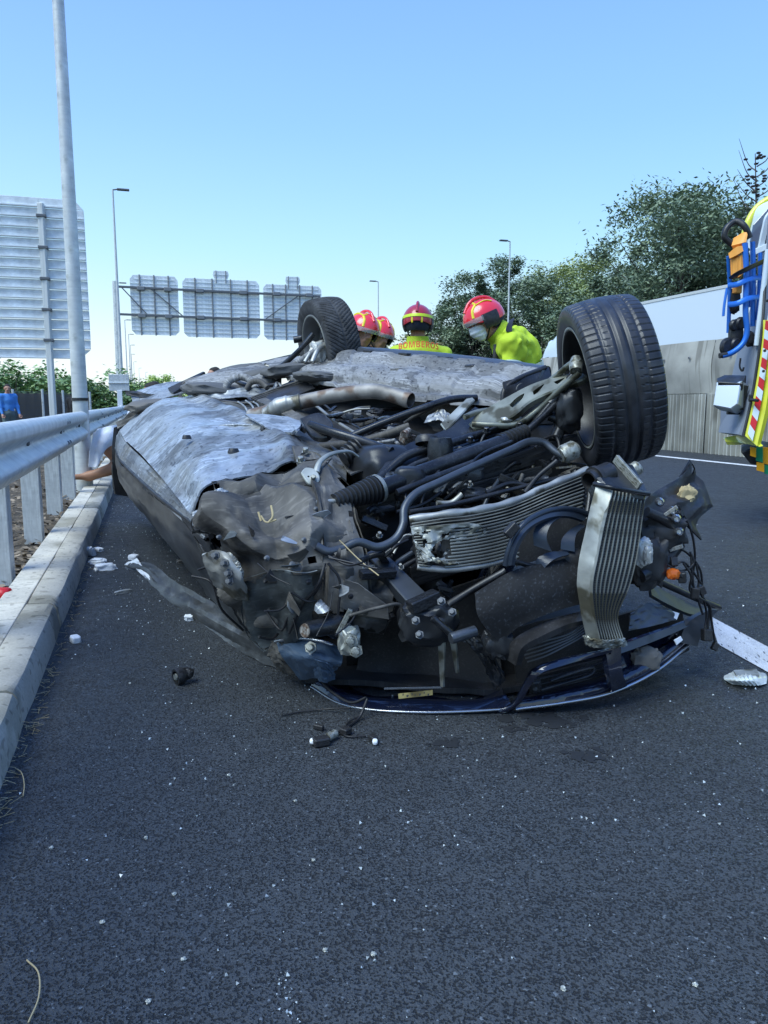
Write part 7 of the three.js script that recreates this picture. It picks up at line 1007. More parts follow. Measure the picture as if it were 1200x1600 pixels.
{ // masked firefighter bending over the raised side, seen in profile
  const head = A(757, 504, 5.7), feet = V(head.x + 0.42, 0, head.z - 0.06), f = V(-1, 0, 0.18).normalize();
  const j = standing(feet, f, 1.78, 0.86, { head: head.clone() });
  const dz = V(0, 0, 0); j.neck = head.clone().add(V(0.13, -0.08, -0.02)); j.chest = head.clone().add(V(0.235, -0.19, -0.04)); j.waist = head.clone().add(V(0.315, -0.44, -0.06)); j.shL = j.chest.clone().add(V(-0.05, 0.03, 0.18)); j.shR = j.chest.clone().add(V(-0.05, 0.03, -0.2)); j.pelvis = j.waist.clone().add(V(0.06, -0.16, 0)); j.hipL = j.pelvis.clone().add(V(0, -0.02, 0.09)); j.hipR = j.pelvis.clone().add(V(0, -0.02, -0.09));
  j.elL = j.shL.clone().add(V(-0.02, -0.28, 0.06)); j.wrL = j.elL.clone().add(V(-0.2, -0.12, 0.03)); j.elR = j.shR.clone().add(V(-0.04, -0.28, 0.0)); j.wrR = j.elR.clone().add(V(-0.22, -0.1, 0.05));
  for (const [s, z] of [['L', 0.12], ['R', -0.12]]) { j['ankle' + s] = V(j.pelvis.x + 0.02, 0.09, head.z + z); j['toe' + s] = j['ankle' + s].clone().add(V(-0.16, -0.05, 0.03)); j['knee' + s] = V(j.pelvis.x - 0.06, 0.5, head.z + z * 0.9); }
  const { t } = person({ label: 'person in red helmet, white face mask and yellow jacket leaning over the car', group: 'helmeted crew behind the car', base: feet, j, face: V(-0.93, -0.42, 0.3), headUp: V(-0.3, 0.95, 0), jacket: M.hiVis, collar: M.hiVis, trousers: M.navy, shoes: M.black, mask: true, helmet: KIT.red, clothCell: 0.011, fat: 0.026, folds: 0.02 });
  part('reflective_tape', turned(j.waist.clone().lerp(j.chest, 0.32), j.waist.clone().lerp(j.chest, 0.5), [[0, 0.163], [0, 0.168], [1, 0.172], [1, 0.167]], 28), M.silverTape, t);
  part('reflective_tape', turned(j.elR.clone().lerp(j.shR, 0.35), j.elR.clone().lerp(j.shR, 0.52), [[0, 0.076], [0, 0.08], [1, 0.081], [1, 0.077]], 20), M.silverTape, t);
  part('shoulder_patch', sheet([[j.neck.clone().add(V(0.03, 0.085, 0.13)), j.neck.clone().add(V(0.07, 0.105, 0.10))], [j.neck.clone().add(V(-0.0, -0.0, 0.185)), j.neck.clone().add(V(0.04, 0.0, 0.205))]], { nu: 6, nv: 10, th: 0.008, up: V(0, 0.4, 1), disp: (u, v) => 0.03 * Math.sin(v * 3.1) }), M.navy, t);
  part('reflective_tape', turned(j.elL.clone().lerp(j.shL, 0.35), j.elL.clone().lerp(j.shL, 0.52), [[0, 0.076], [0, 0.08], [1, 0.081], [1, 0.077]], 20), M.silverTape, t);
  part('breathing_harness', [tube([j.neck.clone().add(V(-0.05, -0.08, 0.08)), j.chest.clone().add(V(-0.16, -0.1, 0.12)), j.chest.clone().add(V(-0.1, -0.3, 0.1))], 0.02, { flat: 0.5 })], M.black, t);
}
{ // firefighter with his back to the camera
  const head = A(653, 508, 6.5), feet = V(head.x, 0, head.z + 0.02), f = V(0.05, 0, -1), j = standing(feet, f, 1.75, 0.12, { head: head.clone() });
  const dy = head.y - 0.16 - j.neck.y; for (const k of ['neck', 'chest', 'shL', 'shR', 'elL', 'elR', 'wrL', 'wrR', 'waist']) j[k].y += dy; j.neck.x = head.x; j.shL.y -= 0.045; j.shR.y -= 0.045; j.chest.y -= 0.01; j.elL.y -= 0.06; j.elR.y -= 0.06;
  j.elL.add(V(-0.03, 0, -0.08)); j.elR.add(V(0.03, 0, -0.08));
  const { t } = person({ label: 'person seen from behind in maroon helmet and yellow jacket with red lettering', group: 'helmeted crew behind the car', base: feet, j, face: V(0.1, -0.1, -1), jacket: M.hiVis, collar: M.hiVis, trousers: M.navy, shoes: M.black, helmet: KIT.dark, clothCell: 0.014 });
  const cv = document.createElement('canvas'); cv.width = 512; cv.height = 160; const cx = cv.getContext('2d'); cx.clearRect(0, 0, 512, 160); cx.fillStyle = '#d8602a'; cx.textAlign = 'center'; cx.font = 'bold 84px sans-serif'; cx.fillText('BOMBEROS', 256, 74, 500); for (let i = 0; i < 17; i++) if (![8, 11].includes(i)) cx.fillRect(30 + i * 27, 104 + (i % 3) * 2, 15 - (i % 4) * 2, 26 - (i % 3) * 3);
  const tx = new THREE.CanvasTexture(cv); tx.colorSpace = THREE.SRGBColorSpace; const lm = mat('printed lettering', { map: tx, alphaTest: 0.5, transparent: true, roughness: 0.7 });
  const rows = [0, 1, 2, 3].map((v) => [-1, -0.5, 0, 0.5, 1].map((u) => V(head.x + u * 0.185, j.shL.y + 0.135 - v * 0.045 - Math.abs(u) * Math.abs(u) * 0.02, j.chest.z + 0.155 + v * 0.012 - u * u * 0.065)));
  const g = sheet(rows, { nu: 16, nv: 6, th: 0, up: V(0, 0, 1) }), uvA = g.attributes.uv, b = { u: 0, v: 0 }; for (let i = 0; i < uvA.count; i++) { b.u = Math.max(b.u, uvA.getX(i)); b.v = Math.max(b.v, uvA.getY(i)); } for (let i = 0; i < uvA.count; i++) uvA.setXY(i, uvA.getX(i) / b.u, 1 - uvA.getY(i) / b.v);
  part('lettering', g, lm, t);
}
for (const [px, py, d, lab, turnX, lx] of [[567, 520, 6.6, 'bending person in red helmet close behind the rear wheel', 0.7, -0.2], [592, 527, 7.2, 'bending person whose red helmet shows past the one at the rear wheel', 0.9, 0.0]]) {
  const head = A(px, py, d), feet = V(head.x - 0.3, 0, head.z - 0.15), j = standing(feet, V(0.9, 0, 0.4), 1.7, 0.8, { head: head.clone() });
  const f = V(0.9, 0, 0.4).normalize(); j.neck = head.clone().addScaledVector(f, -0.12).add(V(0, -0.11, 0)); j.chest = j.neck.clone().addScaledVector(f, -0.14).add(V(0, -0.13, 0)); j.waist = j.chest.clone().addScaledVector(f, -0.14).add(V(0, -0.2, 0)); const r = V(f.z, 0, -f.x); j.shL = j.chest.clone().addScaledVector(r, 0.18); j.shR = j.chest.clone().addScaledVector(r, -0.18); j.pelvis = j.waist.clone().add(V(-0.05, -0.15, 0)); j.hipL = j.pelvis.clone().addScaledVector(r, 0.09); j.hipR = j.pelvis.clone().addScaledVector(r, -0.09);
  for (const s of ['L', 'R']) { j['el' + s] = j['sh' + s].clone().add(V(0.02, -0.28, 0.0)); j['wr' + s] = j['el' + s].clone().addScaledVector(f, 0.2).add(V(0, -0.1, 0)); j['knee' + s] = j['hip' + s].clone().addScaledVector(f, 0.1).setY(0.48); j['ankle' + s] = j['hip' + s].clone().addScaledVector(f, -0.02).setY(0.09); j['toe' + s] = j['ankle' + s].clone().addScaledVector(f, 0.16).setY(0.04); }
  person({ label: lab, group: 'helmeted crew behind the car', base: feet, j, face: V(0.55, -0.25, 0.8), headUp: V(0.25, 0.95, 0.1), jacket: M.hiVis, collar: M.navy, trousers: M.navy, shoes: M.black, helmet: KIT.red, cell: 0.025, clothCell: 0.02 });
}
{ // barefoot person sitting on the kerb behind the car
  const P = (px, py, d) => A(px, py, d), ankle = P(140, 745, 8.3), hip = P(205, 735, 8.5);
  const j = { pelvis: P(214, 728, 8.7), waist: P(224, 700, 8.75), chest: P(232, 668, 8.8), neck: P(236, 640, 8.8), head: P(238, 615, 8.8), shL: P(212, 648, 8.7), shR: P(258, 650, 8.9), elL: P(200, 690, 8.6), elR: P(272, 690, 8.9), wrL: P(190, 715, 8.5), wrR: P(262, 722, 8.8), hipL: P(206, 726, 8.6), hipR: P(216, 730, 8.85), kneeL: P(158, 686, 8.4), kneeR: P(184, 722, 8.7), ankleL: P(178, 752, 8.5), ankleR: P(140, 744, 8.3), toeL: P(160, 758, 8.45), toeR: P(108, 746, 8.2) };
  j.kneeL = P(166, 694, 8.35); j.ankleL = P(206, 748, 8.45); j.toeL = P(192, 758, 8.4);
  j.kneeR = P(190, 728, 8.35);
  const { t } = person({ label: 'barefoot person in white sitting on the kerb behind the car', base: P(200, 760, 8.4).setY(0.1), j, face: V(-0.9, -0.1, 0.4), skin: M.skinTan, hair: M.hair, jacket: M.linen, fat: 0.02, cell: 0.014, legs: 1.3 });
  part('white_cloth', sheet([[P(146, 676, 8.2), P(160, 668, 8.25), P(184, 664, 8.35)], [P(142, 700, 8.2), P(156, 690, 8.2), P(184, 690, 8.3)], [P(139, 730, 8.22), P(152, 728, 8.2), P(160, 705, 8.24)]], { nu: 20, nv: 20, th: 0.008, up: TOCAM, disp: (u, v, p) => 0.02 * Math.sin(u * 9 + v * 3) + 0.01 * fbm(p.x * 20, p.y * 20) }), M.linen, t);
  const tr = j.toeR, fd = j.toeR.clone().sub(j.ankleR).normalize(), sd = fd.clone().cross(UP).normalize(), toes = []; [[-0.03, 0.012, 0.038], [-0.012, 0.010, 0.034], [0.002, 0.0095, 0.03], [0.016, 0.009, 0.025], [0.028, 0.008, 0.018]].forEach(([x, r, l]) => { const a = tr.clone().addScaledVector(sd, x).add(V(0, -0.006, 0)), L = [[a.clone().addScaledVector(fd, -0.03), a.clone().addScaledVector(fd, l), r * 1.1, r]], b = boundsOf(L, 0.01); toes.push(sdfMesh(bones(L, 0.01), b.min, b.max, 0.004)); });
  part('toes', toes, M.skinTan, t);
}
{ // onlookers on the verge
  const mk = (px, py, d, h, o) => { const head = A(px, py, d), feet = V(head.x, head.y + 0.11 - h, head.z), j = standing(feet, o.f, h, 0, {}); const dy = head.y - j.head.y; person({ ...o, base: feet, j, face: o.look ?? o.f, trousers: o.trousers ?? M.denim, shoes: M.black, hair: M.hair, cell: 0.025, headCell: 0.009, clothCell: 0.022 }); };
  mk(11, 607, 22, 1.76, { label: 'man in a blue t-shirt watching from beyond the guardrail', f: V(0.7, 0, 0.7), look: V(0.5, -0.05, 0.9), jacket: M.shirtBlue, fat: 0.012 });
  mk(117, 612, 19.5, 1.74, { label: 'person in a black t-shirt half hidden by the thick lighting column', f: V(0.3, 0, -1), jacket: M.shirtBlack, fat: 0.012 });
  mk(336, 586, 13, 1.62, { label: 'person in a pale shirt standing beyond the rear of the wreck', f: V(-0.6, 0, 0.5), jacket: M.linen, fat: 0.012 });
}

// ---------------------------------------------------------------- ambulance with open door, and the carry chair strapped to it
{
  const t = thing('ambulance', 'yellow ambulance with an open door and red and white striped edge', 'ambulance', A(1230, 720, 6.6).setY(0));
  const q = (x, y, d) => A(x, y, d);
  // body of the van, mostly beyond the frame
  const VT = -42 * Math.PI / 180, C0 = q(1197, 640, 6.75).setY(0), RV = (u, y, w) => V(C0.x + u * Math.cos(VT) - w * Math.sin(VT), y, C0.z - u * Math.sin(VT) - w * Math.cos(VT)), bx = (a, b, y0, y1, w0, w1, r = 0.08) => { const g = new RoundedBoxGeometry(b - a, y1 - y0, w1 - w0, 3, r); g.rotateY(VT); const c = RV((a + b) / 2, (y0 + y1) / 2, (w0 + w1) / 2); g.translate(c.x, c.y, c.z); return g; };
  const body = part('body', bx(0.02, 2.0, 0.55, 2.5, 0, 5.4, 0.12), M.ambYellow, t);
  part('roof', bx(0.12, 1.9, 2.45, 2.66, 0.15, 5.2, 0.1), M.whitePaint, body);
  part('lower_body', bx(0.06, 1.96, 0.32, 0.6, 0.03, 5.3, 0.04), M.black, t);
  for (const w of [1.2, 4.4]) for (const u of [0.04, 1.72]) part('wheel', turned(RV(u, 0.34, w), RV(u + 0.24, 0.34, w), [[0, 0], [0, 0.2], [0.05, 0.3], [0.15, 0.34], [0.85, 0.34], [1, 0.3], [1, 0]], 28), M.rubber, t);
  part('bumper', [plate([q(1158, 700, 6.5), q(1180, 703, 6.2), q(1262, 712, 6.2), q(1262, 760, 6.2), q(1196, 736, 6.2), q(1172, 722, 6.4)], 0.25, { face: V(-0.3, 0, 1), bevel: 0.01 })], M.black, t);
  [[1172, 698, 1181, 712, M.orange], [1181, 698, 1192, 720, M.green], [1192, 698, 1204, 724, M.orange], [1182, 722, 1194, 735, M.orange], [1194, 726, 1206, 740, M.green]].forEach(([a, b, c, d, m]) => part('checker_marking', plate([q(a, b, 6.17), q(c, b + 2, 6.14), q(c, d + 3, 6.14), q(a, d, 6.17)], 0.006, { face: V(-0.1, 0, 1), bevel: 0.001 }), m, t));
  // open door: grey moulded inside, yellow edge with the striped band
  const door = part('door', sheet([[q(1196, 330, 6.9), q(1188, 420, 6.9), q(1150, 560, 7.0), q(1138, 620, 7.0), q(1126, 676, 7.0)], [q(1206, 345, 6.3), q(1196, 440, 6.3), q(1180, 560, 6.2), q(1170, 640, 6.15), q(1158, 680, 6.1)]], { nu: 30, nv: 14, th: 0.05, up: V(-1, 0, 0.3), disp: (u, v, p) => 0.012 * Math.sin(v * 3.1) + (u > 0.62 ? 0.02 * step(0.62, 0.7, u) : 0) }), M.ambGrey, t, { label: 'open door with grey moulded lining' });
  part('door_edge', sheet([[q(1192, 500, 6.12), q(1186, 560, 6.1), q(1176, 620, 6.08), q(1163, 680, 6.05)], [q(1212, 500, 6.0), q(1206, 560, 6.0), q(1198, 630, 5.98), q(1183, 697, 5.96)]], { nu: 24, nv: 6, th: 0.06, up: V(-0.3, 0, 1) }), M.ambYellow, t, { label: 'yellow door edge' });
  const el = (s, o) => crV([q(1192, 500, 6.1), q(1186, 560, 6.08), q(1176, 620, 6.06), q(1163, 680, 6.03)].map((p, i) => p.clone().lerp([q(1212, 500, 5.98), q(1206, 560, 5.98), q(1198, 630, 5.96), q(1183, 697, 5.94)][i], o)), s);
  for (let k = 0; k < 12; k++) { const s0 = 0.0 + k / 12 * 0.97, s1 = s0 + 0.95 / 12, m = k % 2 ? M.whitePaint : M.red, nn = V(-0.3, 0, 1).normalize().multiplyScalar(0.004); part('warning_stripe', plate([el(s0, 0.2).add(nn), el(s0 + 0.025, 0.62).add(nn), el(s1 + 0.025, 0.62).add(nn), el(s1, 0.2).add(nn)], 0.004, { face: V(-0.3, 0, 1), bevel: 0.0005 }), m, t); }
  part('door_seal', tube([q(1196, 440, 6.2), q(1191, 510, 6.12), q(1184, 565, 6.1), q(1174, 625, 6.08), q(1161, 682, 6.05)], 0.012, { seg: 6, n: 30 }), M.black, t);
  part('door_frame_rail', tube([q(1200, 390, 6.2), q(1193, 450, 6.2), q(1182, 540, 6.2)], 0.022, { seg: 8 }), M.whitePaint, t);
  part('door_step', sheet([[q(1130, 684, 6.9), q(1150, 680, 6.6), q(1168, 678, 6.2)], [q(1134, 690, 6.7), q(1158, 692, 6.4), q(1186, 698, 5.95)]], { nu: 10, nv: 6, th: 0.03, up: UP }), M.ambYellow, t);
  part('door_lining_foot', sheet([[q(1126, 640, 6.98), q(1148, 640, 6.5), q(1166, 640, 6.16)], [q(1125, 676, 6.95), q(1146, 680, 6.5), q(1160, 676, 6.1)]], { nu: 10, nv: 8, th: 0.03, up: V(-1, 0, 0.3) }), M.ambGrey, t);
  part('door_check', [tube([q(1171, 624, 6.05), q(1184, 626, 5.95)], 0.012), boxy(q(1173, 622, 6.04), 0.03, 0.06, 0.03)], M.black, t);
  for (const [x, y] of [[1195, 548], [1193, 580], [1199, 470]]) part('screw', turned(q(x, y, 5.99), q(x, y, 5.965), [[0, 0], [0, 0.012], [1, 0.01], [1, 0]], 8), M.black, t);
  // window frame high on the door
  part('window_frame', sheet([[q(1165, 385, 6.7), q(1172, 350, 6.7), q(1182, 322, 6.7), q(1215, 300, 6.7)], [q(1185, 395, 6.5), q(1192, 360, 6.5), q(1200, 335, 6.5), q(1230, 310, 6.5)]], { nu: 16, nv: 6, th: 0.04, up: TOCAM }), M.whitePaint, t);
  part('window_pane', plate([q(1171, 378, 6.55), q(1176, 352, 6.55), q(1200, 326, 6.5), q(1240, 310, 6.5), q(1240, 372, 6.5), q(1190, 392, 6.5)], 0.02, { face: TOCAM }), M.glassGrey, t);
  part('roof_edge', tube([q(1162, 372, 6.7), q(1170, 345, 6.7), q(1186, 322, 6.7), q(1230, 296, 6.6)], 0.03, { seg: 8 }), M.ambYellow, t);
  part('window_sill', bar(q(1172, 398, 6.55), q(1230, 372, 6.4), 0.05, 0.05), M.whitePaint, t);
  // waste bin on the door
  const bin = part('waste_bin', [plate([q(1121, 598, 6.3), q(1146, 596, 6.15), q(1159, 595, 6.15), q(1154, 632, 6.12), q(1140, 638, 6.12), q(1114, 634, 6.25)], 0.16, { face: V(-0.5, 0.1, 1), bevel: 0.008 })], M.brushed, t, { label: 'brushed steel waste bin hung inside the door' });
  part('bin_lid', plate([q(1120, 590, 6.35), q(1132, 585, 6.4), q(1166, 588, 6.3), q(1160, 597, 6.12), q(1122, 599, 6.26)], 0.06, { face: V(-0.3, 0.6, 1) }), M.black, bin);
  part('bin_bracket', [bar(q(1164, 602, 6.2), q(1156, 640, 6.2), 0.03, 0.05), boxy(q(1146, 642, 6.3), 0.1, 0.06, 0.05)], M.black, bin);
  part('coat_hook', tube([q(1157, 560, 6.35), q(1156, 574, 6.33), q(1160, 580, 6.32), q(1162, 574, 6.32)], 0.008, { seg: 6 }), M.black, t);

  const c = thing('carry_chair', 'folded orange and blue carry chair strapped inside the ambulance door', 'chair', q(1150, 556, 6.4)), D = 6.35;
  part('head_hoop', tube([q(1146, 384, D), q(1132, 370, D), q(1136, 356, D), q(1150, 346, D), q(1162, 352, D - 0.05), q(1172, 372, D - 0.05)], 0.024, { seg: 10, n: 40 }), M.black, c);
  part('backrest', sheet([[q(1146, 372, D), q(1164, 362, D - 0.06), q(1168, 366, D - 0.08)], [q(1143, 384, D - 0.04), q(1158, 380, D - 0.09), q(1166, 378, D - 0.1)]], { nu: 10, nv: 8, th: 0.04, up: TOCAM }), M.chairOrange, c);
  part('backrest', sheet([[q(1138, 396, D - 0.03), q(1150, 386, D - 0.09), q(1160, 384, D - 0.1)], [q(1140, 404, D - 0.05), q(1152, 398, D - 0.1), q(1162, 392, D - 0.11)]], { nu: 10, nv: 6, th: 0.05, up: TOCAM }), M.chairOrange, c);
  part('seat', sheet([[q(1141, 406, D - 0.02), q(1152, 402, D - 0.08), q(1162, 396, D - 0.1)], [q(1142, 434, D - 0.02), q(1152, 434, D - 0.08), q(1163, 426, D - 0.1)]], { nu: 10, nv: 10, th: 0.05, up: TOCAM, disp: (u, v) => 0.004 * Math.sin(u * 40) }), M.chairOrange, c);
  part('footrest', boxy(q(1152, 450, D), 0.06, 0.09, 0.05, 0.3), M.chairOrange, c);
  const bl = (p, r = 0.02) => part('frame_tube', tube(p, r, { seg: 10, n: 40 }), M.chairBlue, c);
  bl([q(1164, 380, D - 0.1), q(1166, 430, D - 0.1), q(1165, 490, D - 0.1), q(1167, 520, D - 0.1), q(1160, 538, D - 0.1), q(1142, 552, D - 0.1), q(1128, 556, D - 0.1)], 0.022);
  bl([q(1176, 378, D), q(1177, 440, D), q(1176, 510, D)]); bl([q(1138, 400, D), q(1140, 450, D + 0.05), q(1138, 520, D + 0.05)], 0.016); bl([q(1188, 395, D), q(1187, 440, D), q(1183, 500, D)], 0.016); bl([q(1171, 420, D + 0.04), q(1170, 480, D + 0.04)], 0.016);
  part('grip', tube([q(1124, 556, D - 0.1), q(1136, 554, D - 0.1)], 0.022), M.black, c);
  for (const y of [446, 476]) part('cross_strap', tube([q(1138, y, D - 0.03), q(1152, y - 2, D - 0.12), q(1170, y - 10, D - 0.13), q(1190, y - 12, D - 0.05)], 0.022, { seg: 8, flat: 0.35, n: 24 }), M.chairBlue, c);
  part('strap', tube([q(1144, 434, D - 0.04), q(1152, 428, D - 0.13), q(1172, 418, D - 0.14), q(1194, 408, D - 0.05)], 0.03, { seg: 8, flat: 0.4, n: 24 }), M.black, c);
  part('strap', tube([q(1136, 450, D), q(1132, 474, D), q(1130, 494, D)], 0.02, { seg: 8, flat: 0.4 }), M.chairBlue, c);
  for (const [x, y, r] of [[1136, 542, 0.075], [1148, 538, 0.05], [1146, 508, 0.045], [1156, 505, 0.05]]) part('wheel', turned(q(x - 2, y, D - 0.02), q(x + 4, y, D - 0.06), [[0, 0], [0, r * 0.4], [0.1, r * 0.8], [0.3, r], [0.7, r], [1, r * 0.8], [1, 0]], 22), M.rubber, c);
  part('folding_mechanism', [lump(q(1150, 520, D), 0.05, 0.1, 0.04, { seed: 6, amp: 0.5, f: 3 }), lump(q(1148, 470, D + 0.04), 0.04, 0.1, 0.04, { seed: 8, amp: 0.5, f: 3 }), lump(q(1172, 530, D), 0.03, 0.06, 0.03, { seed: 9, amp: 0.5, f: 3 })], M.black, c);
}

// ---------------------------------------------------------------- debris on the road
{
  const r = rng(404), shard = new THREE.TetrahedronGeometry(0.0045, 0), im = new THREE.InstancedMesh(shard, mat('crushed safety glass', { phys: true, roughness: 0.25, color: rgb(0.72, 0.8, 0.82), clearcoat: 0.5 }), 5200), o = new THREE.Object3D();
  for (let i = 0; i < 5200; i++) {
    let p; const k = i < 40 ? 2 : r();
    if (k === 2) { const t = r(); p = G(432 + t * 26 + (r() - 0.5) * 34, 1515 + t * 80); } else if (k < 0.55) { const w = 3.2 + Math.pow(r(), 0.8) * 5.5, u = -0.38 + r() * (0.9 + 0.1 * w * 0.3); p = R(u, 0, w); } else if (k < 0.8) p = V(-0.9 + r() * 3.0, 0, -1.1 - r() * 3.4); else p = R(-0.4 + r() * 5, 0, 0.6 + r() * 7);
    const s = 0.22 + Math.pow(r(), 3) * (k === 2 ? 0.7 : 1.15); o.position.set(p.x, 0.002 * s, p.z); o.rotation.set(r() * 6, r() * 6, r() * 6); o.scale.set(s, s * 0.7, s); o.updateMatrix(); im.setMatrixAt(i, o.matrix); const c = 0.35 + r() * 0.65; im.setColorAt(i, rgb(c, c, c));
  }
  im.name = 'glass_fragments'; im.userData = { kind: 'stuff', label: 'crumbs of broken glass scattered over the asphalt', category: 'glass' }; im.castShadow = im.receiveShadow = true; scene.add(im);
}
{
  const scrap = (px, py, sx, sy, sz, seed, m, label, cat = 'debris', name = 'plastic_fragment', opt = {}, group) => { const c = G(px, py); c.y = sy * 0.7; return single(name, lump(c, sx, sy, sz, { seed, amp: opt.amp ?? 0.9, f: 2.2, e: opt.e ?? 0.5, turn: opt.turn ?? seed, roll: opt.roll ?? 0, detail: 5, crease: 0.5 }), m, label, cat, group); };
  scrap(118, 1003, 0.028, 0.017, 0.02, 2.2, M.white, 'rounded white plastic cap lying alone beside the kerb', 'debris', 'plastic_fragment', { amp: 0.2 });
  const g = 'white foam pieces heaped by the kerb';
  scrap(141, 868, 0.02, 0.035, 0.03, 1.2, M.white, 'white foam sliver standing upright beside the heap by the kerb', 'foam', 'foam_piece', { roll: 0.4 }, g);
  scrap(154, 861, 0.038, 0.014, 0.022, 2.4, M.white, 'small white foam roll behind the heap by the kerb', 'foam', 'foam_piece', {}, g);
  scrap(154, 880, 0.05, 0.017, 0.035, 3.1, M.white, 'flat white foam chunk in the middle of the heap by the kerb', 'foam', 'foam_piece', {}, g);
  scrap(165, 890, 0.065, 0.022, 0.035, 0.4, M.white, 'largest white foam block of the heap by the kerb', 'foam', 'foam_piece', { amp: 0.7, e: 0.6 }, g);
  scrap(209, 874, 0.032, 0.02, 0.026, 2.9, M.white, 'white plastic cap beside the torn bumper tip', 'debris', 'plastic_fragment', { amp: 0.2 });
  scrap(295, 969, 0.022, 0.014, 0.018, 1.9, M.white, 'small white chip against the peeled bumper strip', 'debris', 'plastic_fragment');
  scrap(192, 926, 0.05, 0.008, 0.014, 0.9, M.alloy, 'thin grey metal sliver between kerb and peeled strip', 'debris', 'metal_sliver');
  scrap(282, 880, 0.02, 0.012, 0.02, 3.9, M.grime, 'brown crumb of underseal beside the door', 'debris', 'underseal_crumb');
  // black lamp socket
  const b = thing('bulb_socket', 'black broken lamp socket lying alone on the open asphalt', 'debris', G(285, 1068)), c = G(285, 1068).setY(0.03);
  part('socket', [turned(c.clone().add(V(-0.02, 0, 0.015)), c.clone().add(V(0.02, 0.004, -0.02)), [[0, 0.022], [0, 0.03], [0.4, 0.032], [0.6, 0.026], [1, 0.02], [1, 0]], 18), lump(c.clone().add(V(0.012, 0.005, -0.012)), 0.026, 0.02, 0.022, { seed: 3, amp: 0.5, f: 3 })], M.black, b); part('contact', turned(c.clone().add(V(-0.022, 0, 0.017)), c.clone().add(V(-0.012, 0, 0.008)), [[0, 0], [0, 0.012], [1, 0.014], [1, 0]], 12), M.alloyClean, b);
  // plug and cable
  const p = thing('wiring_stub', 'torn cable with plugs trailing from under the bumper', 'wiring', G(530, 1145));
  part('cable', [tube([A(574, 1092, 2.4), G(562, 1120, 0.012), G(542, 1136, 0.008), G(518, 1150, 0.01)], 0.0045, { seg: 6, n: 30 }), tube([G(560, 1120, 0.01), G(545, 1128, 0.006), G(540, 1150, 0.006), G(572, 1150, 0.006)], 0.003, { seg: 5, n: 24 }), tube([G(548, 1106, 0.03), G(510, 1108, 0.01), G(470, 1112, 0.006), G(440, 1118, 0.005)], 0.003, { seg: 5, n: 24 })], M.wire, p);
  part('plug', [boxy(G(502, 1158, 0.014), 0.05, 0.026, 0.034, 0.4, 0.006), boxy(G(540, 1142, 0.012), 0.03, 0.022, 0.03, 0.9, 0.005), boxy(G(498, 1136, 0.01), 0.036, 0.016, 0.014, -0.5, 0.004)], M.black, p); part('plug_collar', turned(G(512, 1152, 0.016), G(524, 1146, 0.016), [[0, 0], [0, 0.013], [1, 0.013], [1, 0]], 12), M.alloyClean, p); part('plug_tip', lump(G(490, 1158, 0.012), 0.012, 0.009, 0.01, { seed: 3 }), M.white, p);
  const e = thing('connector', 'small black connector with a white tip below the bumper', 'debris', G(583, 1156)); part('housing', boxy(G(583, 1154, 0.011), 0.022, 0.022, 0.03, 0.5, 0.005), M.black, e); part('tip', lump(G(586, 1159, 0.01), 0.008, 0.009, 0.01, { seed: 5 }), M.white, e);
  // lamp lens by the lane line
  const l = thing('lamp_lens', 'pale broken lamp lens lying beside the white lane line', 'debris', G(1165, 1062));
  part('lens', sheet([[G(1131, 1056, 0.012), G(1150, 1048, 0.03), G(1172, 1047, 0.034), G(1196, 1052, 0.014)], [G(1132, 1062, 0.014), G(1155, 1062, 0.04), G(1176, 1060, 0.04), G(1199, 1058, 0.014)], [G(1144, 1069, 0.006), G(1165, 1071, 0.012), G(1185, 1071, 0.012), G(1198, 1068, 0.006)]], { nu: 20, nv: 12, th: 0.005, up: UP, disp: (u, v) => 0.002 * Math.sin(u * 60) }), M.lens, l); part('backing', sheet([[G(1146, 1056, 0.016), G(1182, 1054, 0.018)], [G(1150, 1064, 0.02), G(1186, 1063, 0.02)]], { nu: 6, nv: 4, th: 0.01, up: UP, disp: () => 0.022 }), M.alloy, l);
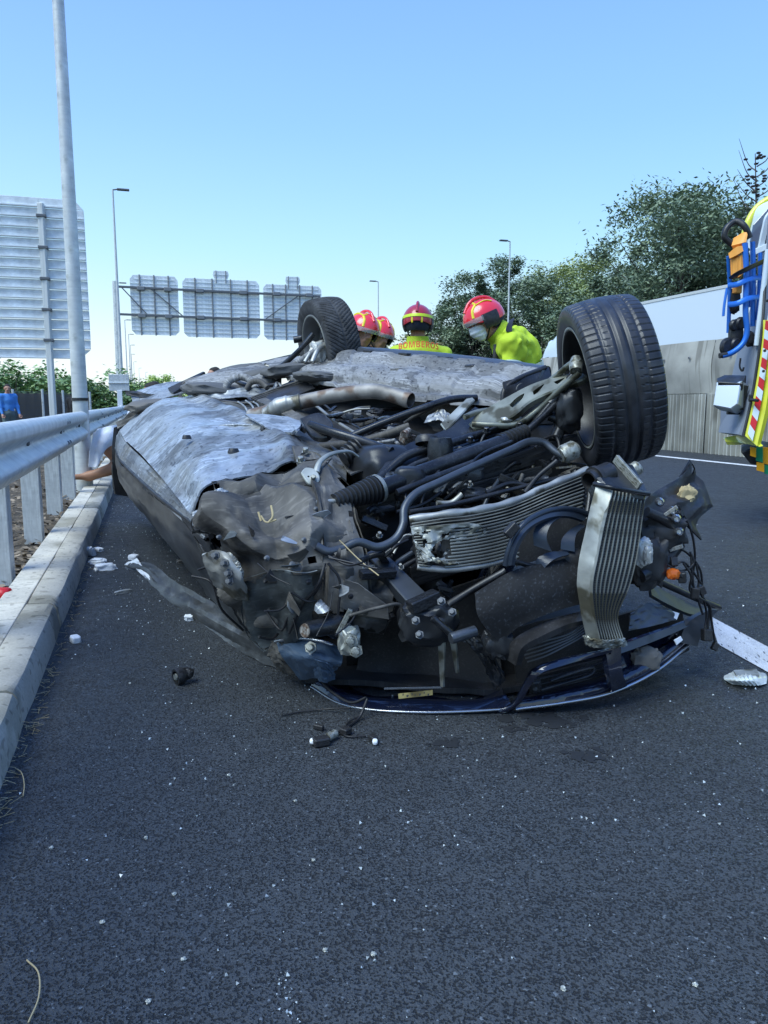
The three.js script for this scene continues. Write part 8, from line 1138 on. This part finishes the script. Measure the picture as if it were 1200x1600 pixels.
  // oil spots: flat splashes of fluid with an uneven outline
  const rr = rng(88), blot = (px, py, R0, lab) => { const c = G(px, py), pos = [], idx = [], n = 9; for (let k = 0; k < 34; k++) { const g = () => rr() + rr() - 1, x = c.x + g() * R0 * 1.6, z = c.z + g() * R0, q = R0 * (0.06 + 0.3 * Math.pow(rr(), 3)), s = pos.length / 3; pos.push(x, 0.0032, z); for (let i = 0; i < n; i++) { const a = i / n * Math.PI * 2, e = q * (0.6 + 0.7 * rr()); pos.push(x + Math.cos(a) * e, 0.002 + 0.0002 * k / 34, z + Math.sin(a) * e); idx.push(s, s + 1 + (i + 1) % n, s + 1 + i); } } const g = new THREE.BufferGeometry(); g.setAttribute('position', new THREE.Float32BufferAttribute(pos, 3)); g.setIndex(idx); g.computeVertexNormals(); single('oil_spot', g, M.oil, lab, 'oil stain', 'oil spots in front of the bumper'); };
  blot(930, 1180, 0.06, 'dark oil splash standing apart in front of the bumper'); blot(855, 1128, 0.09, 'wide oil splash just in front of the bumper opening'); blot(800, 1138, 0.035, 'small oil drop beside the wide splash'); blot(700, 1162, 0.045, 'faint oil drop in front of the worn label');
  // dry stalks along the kerb
  const st = rng(12), straws = []; for (let i = 0; i < 260; i++) { const w = 1.9 + Math.pow(st(), 1.4) * 5, a = R(-0.405 + st() * 0.03, 0.003, w), d = st() * 6.28, L = 0.012 + st() * 0.03; straws.push(tubeLite(a, a.clone().add(V(Math.cos(d) * L, st() * 0.012, Math.sin(d) * L)), 0.0009)); } const sg = new THREE.Mesh(ready(straws), M.straw); sg.name = 'dry_stalks'; sg.userData = { kind: 'stuff', label: 'dry stalks and grit gathered along the kerb foot', category: 'litter' }; sg.castShadow = sg.receiveShadow = true; scene.add(sg);
  single('dry_stalk', tube([G(42, 1500, 0.004), G(60, 1520, 0.012), G(60, 1560, 0.01), G(44, 1598, 0.004)], 0.0016, { seg: 5, n: 24 }), M.straw, 'long curved dry stalk lying on the open asphalt', 'stalk');
  single('dry_stalk', tube([G(24, 1200, 0.004), G(34, 1208, 0.014), G(38, 1228, 0.01), G(36, 1244, 0.004)], 0.0016, { seg: 5, n: 24 }), M.straw, 'curled dry stalk against the kerb foot', 'stalk');
  single('red_object', lump(G(2, 930, 0.1), 0.05, 0.04, 0.04, { seed: 8, amp: 0.3 }), M.red, 'red plastic object behind the guardrail post', 'debris');
  // pebbles
  for (const [x, y] of [[228, 1310], [462, 1252], [490, 1345], [287, 1500], [508, 1486], [232, 1566], [80, 1326], [584, 1492], [203, 1068], [272, 1398], [358, 1212], [1086, 1540], [880, 1546], [160, 1442]]) scrap(x, y, 0.0045, 0.003, 0.004, x * 0.37, M.alloyClean, 'tiny pale chip on the open asphalt', 'chip', 'stone_chip', { amp: 1.4, e: 0.9 }, 'pale chips on the open asphalt');
}

renderer.render(scene, camera);
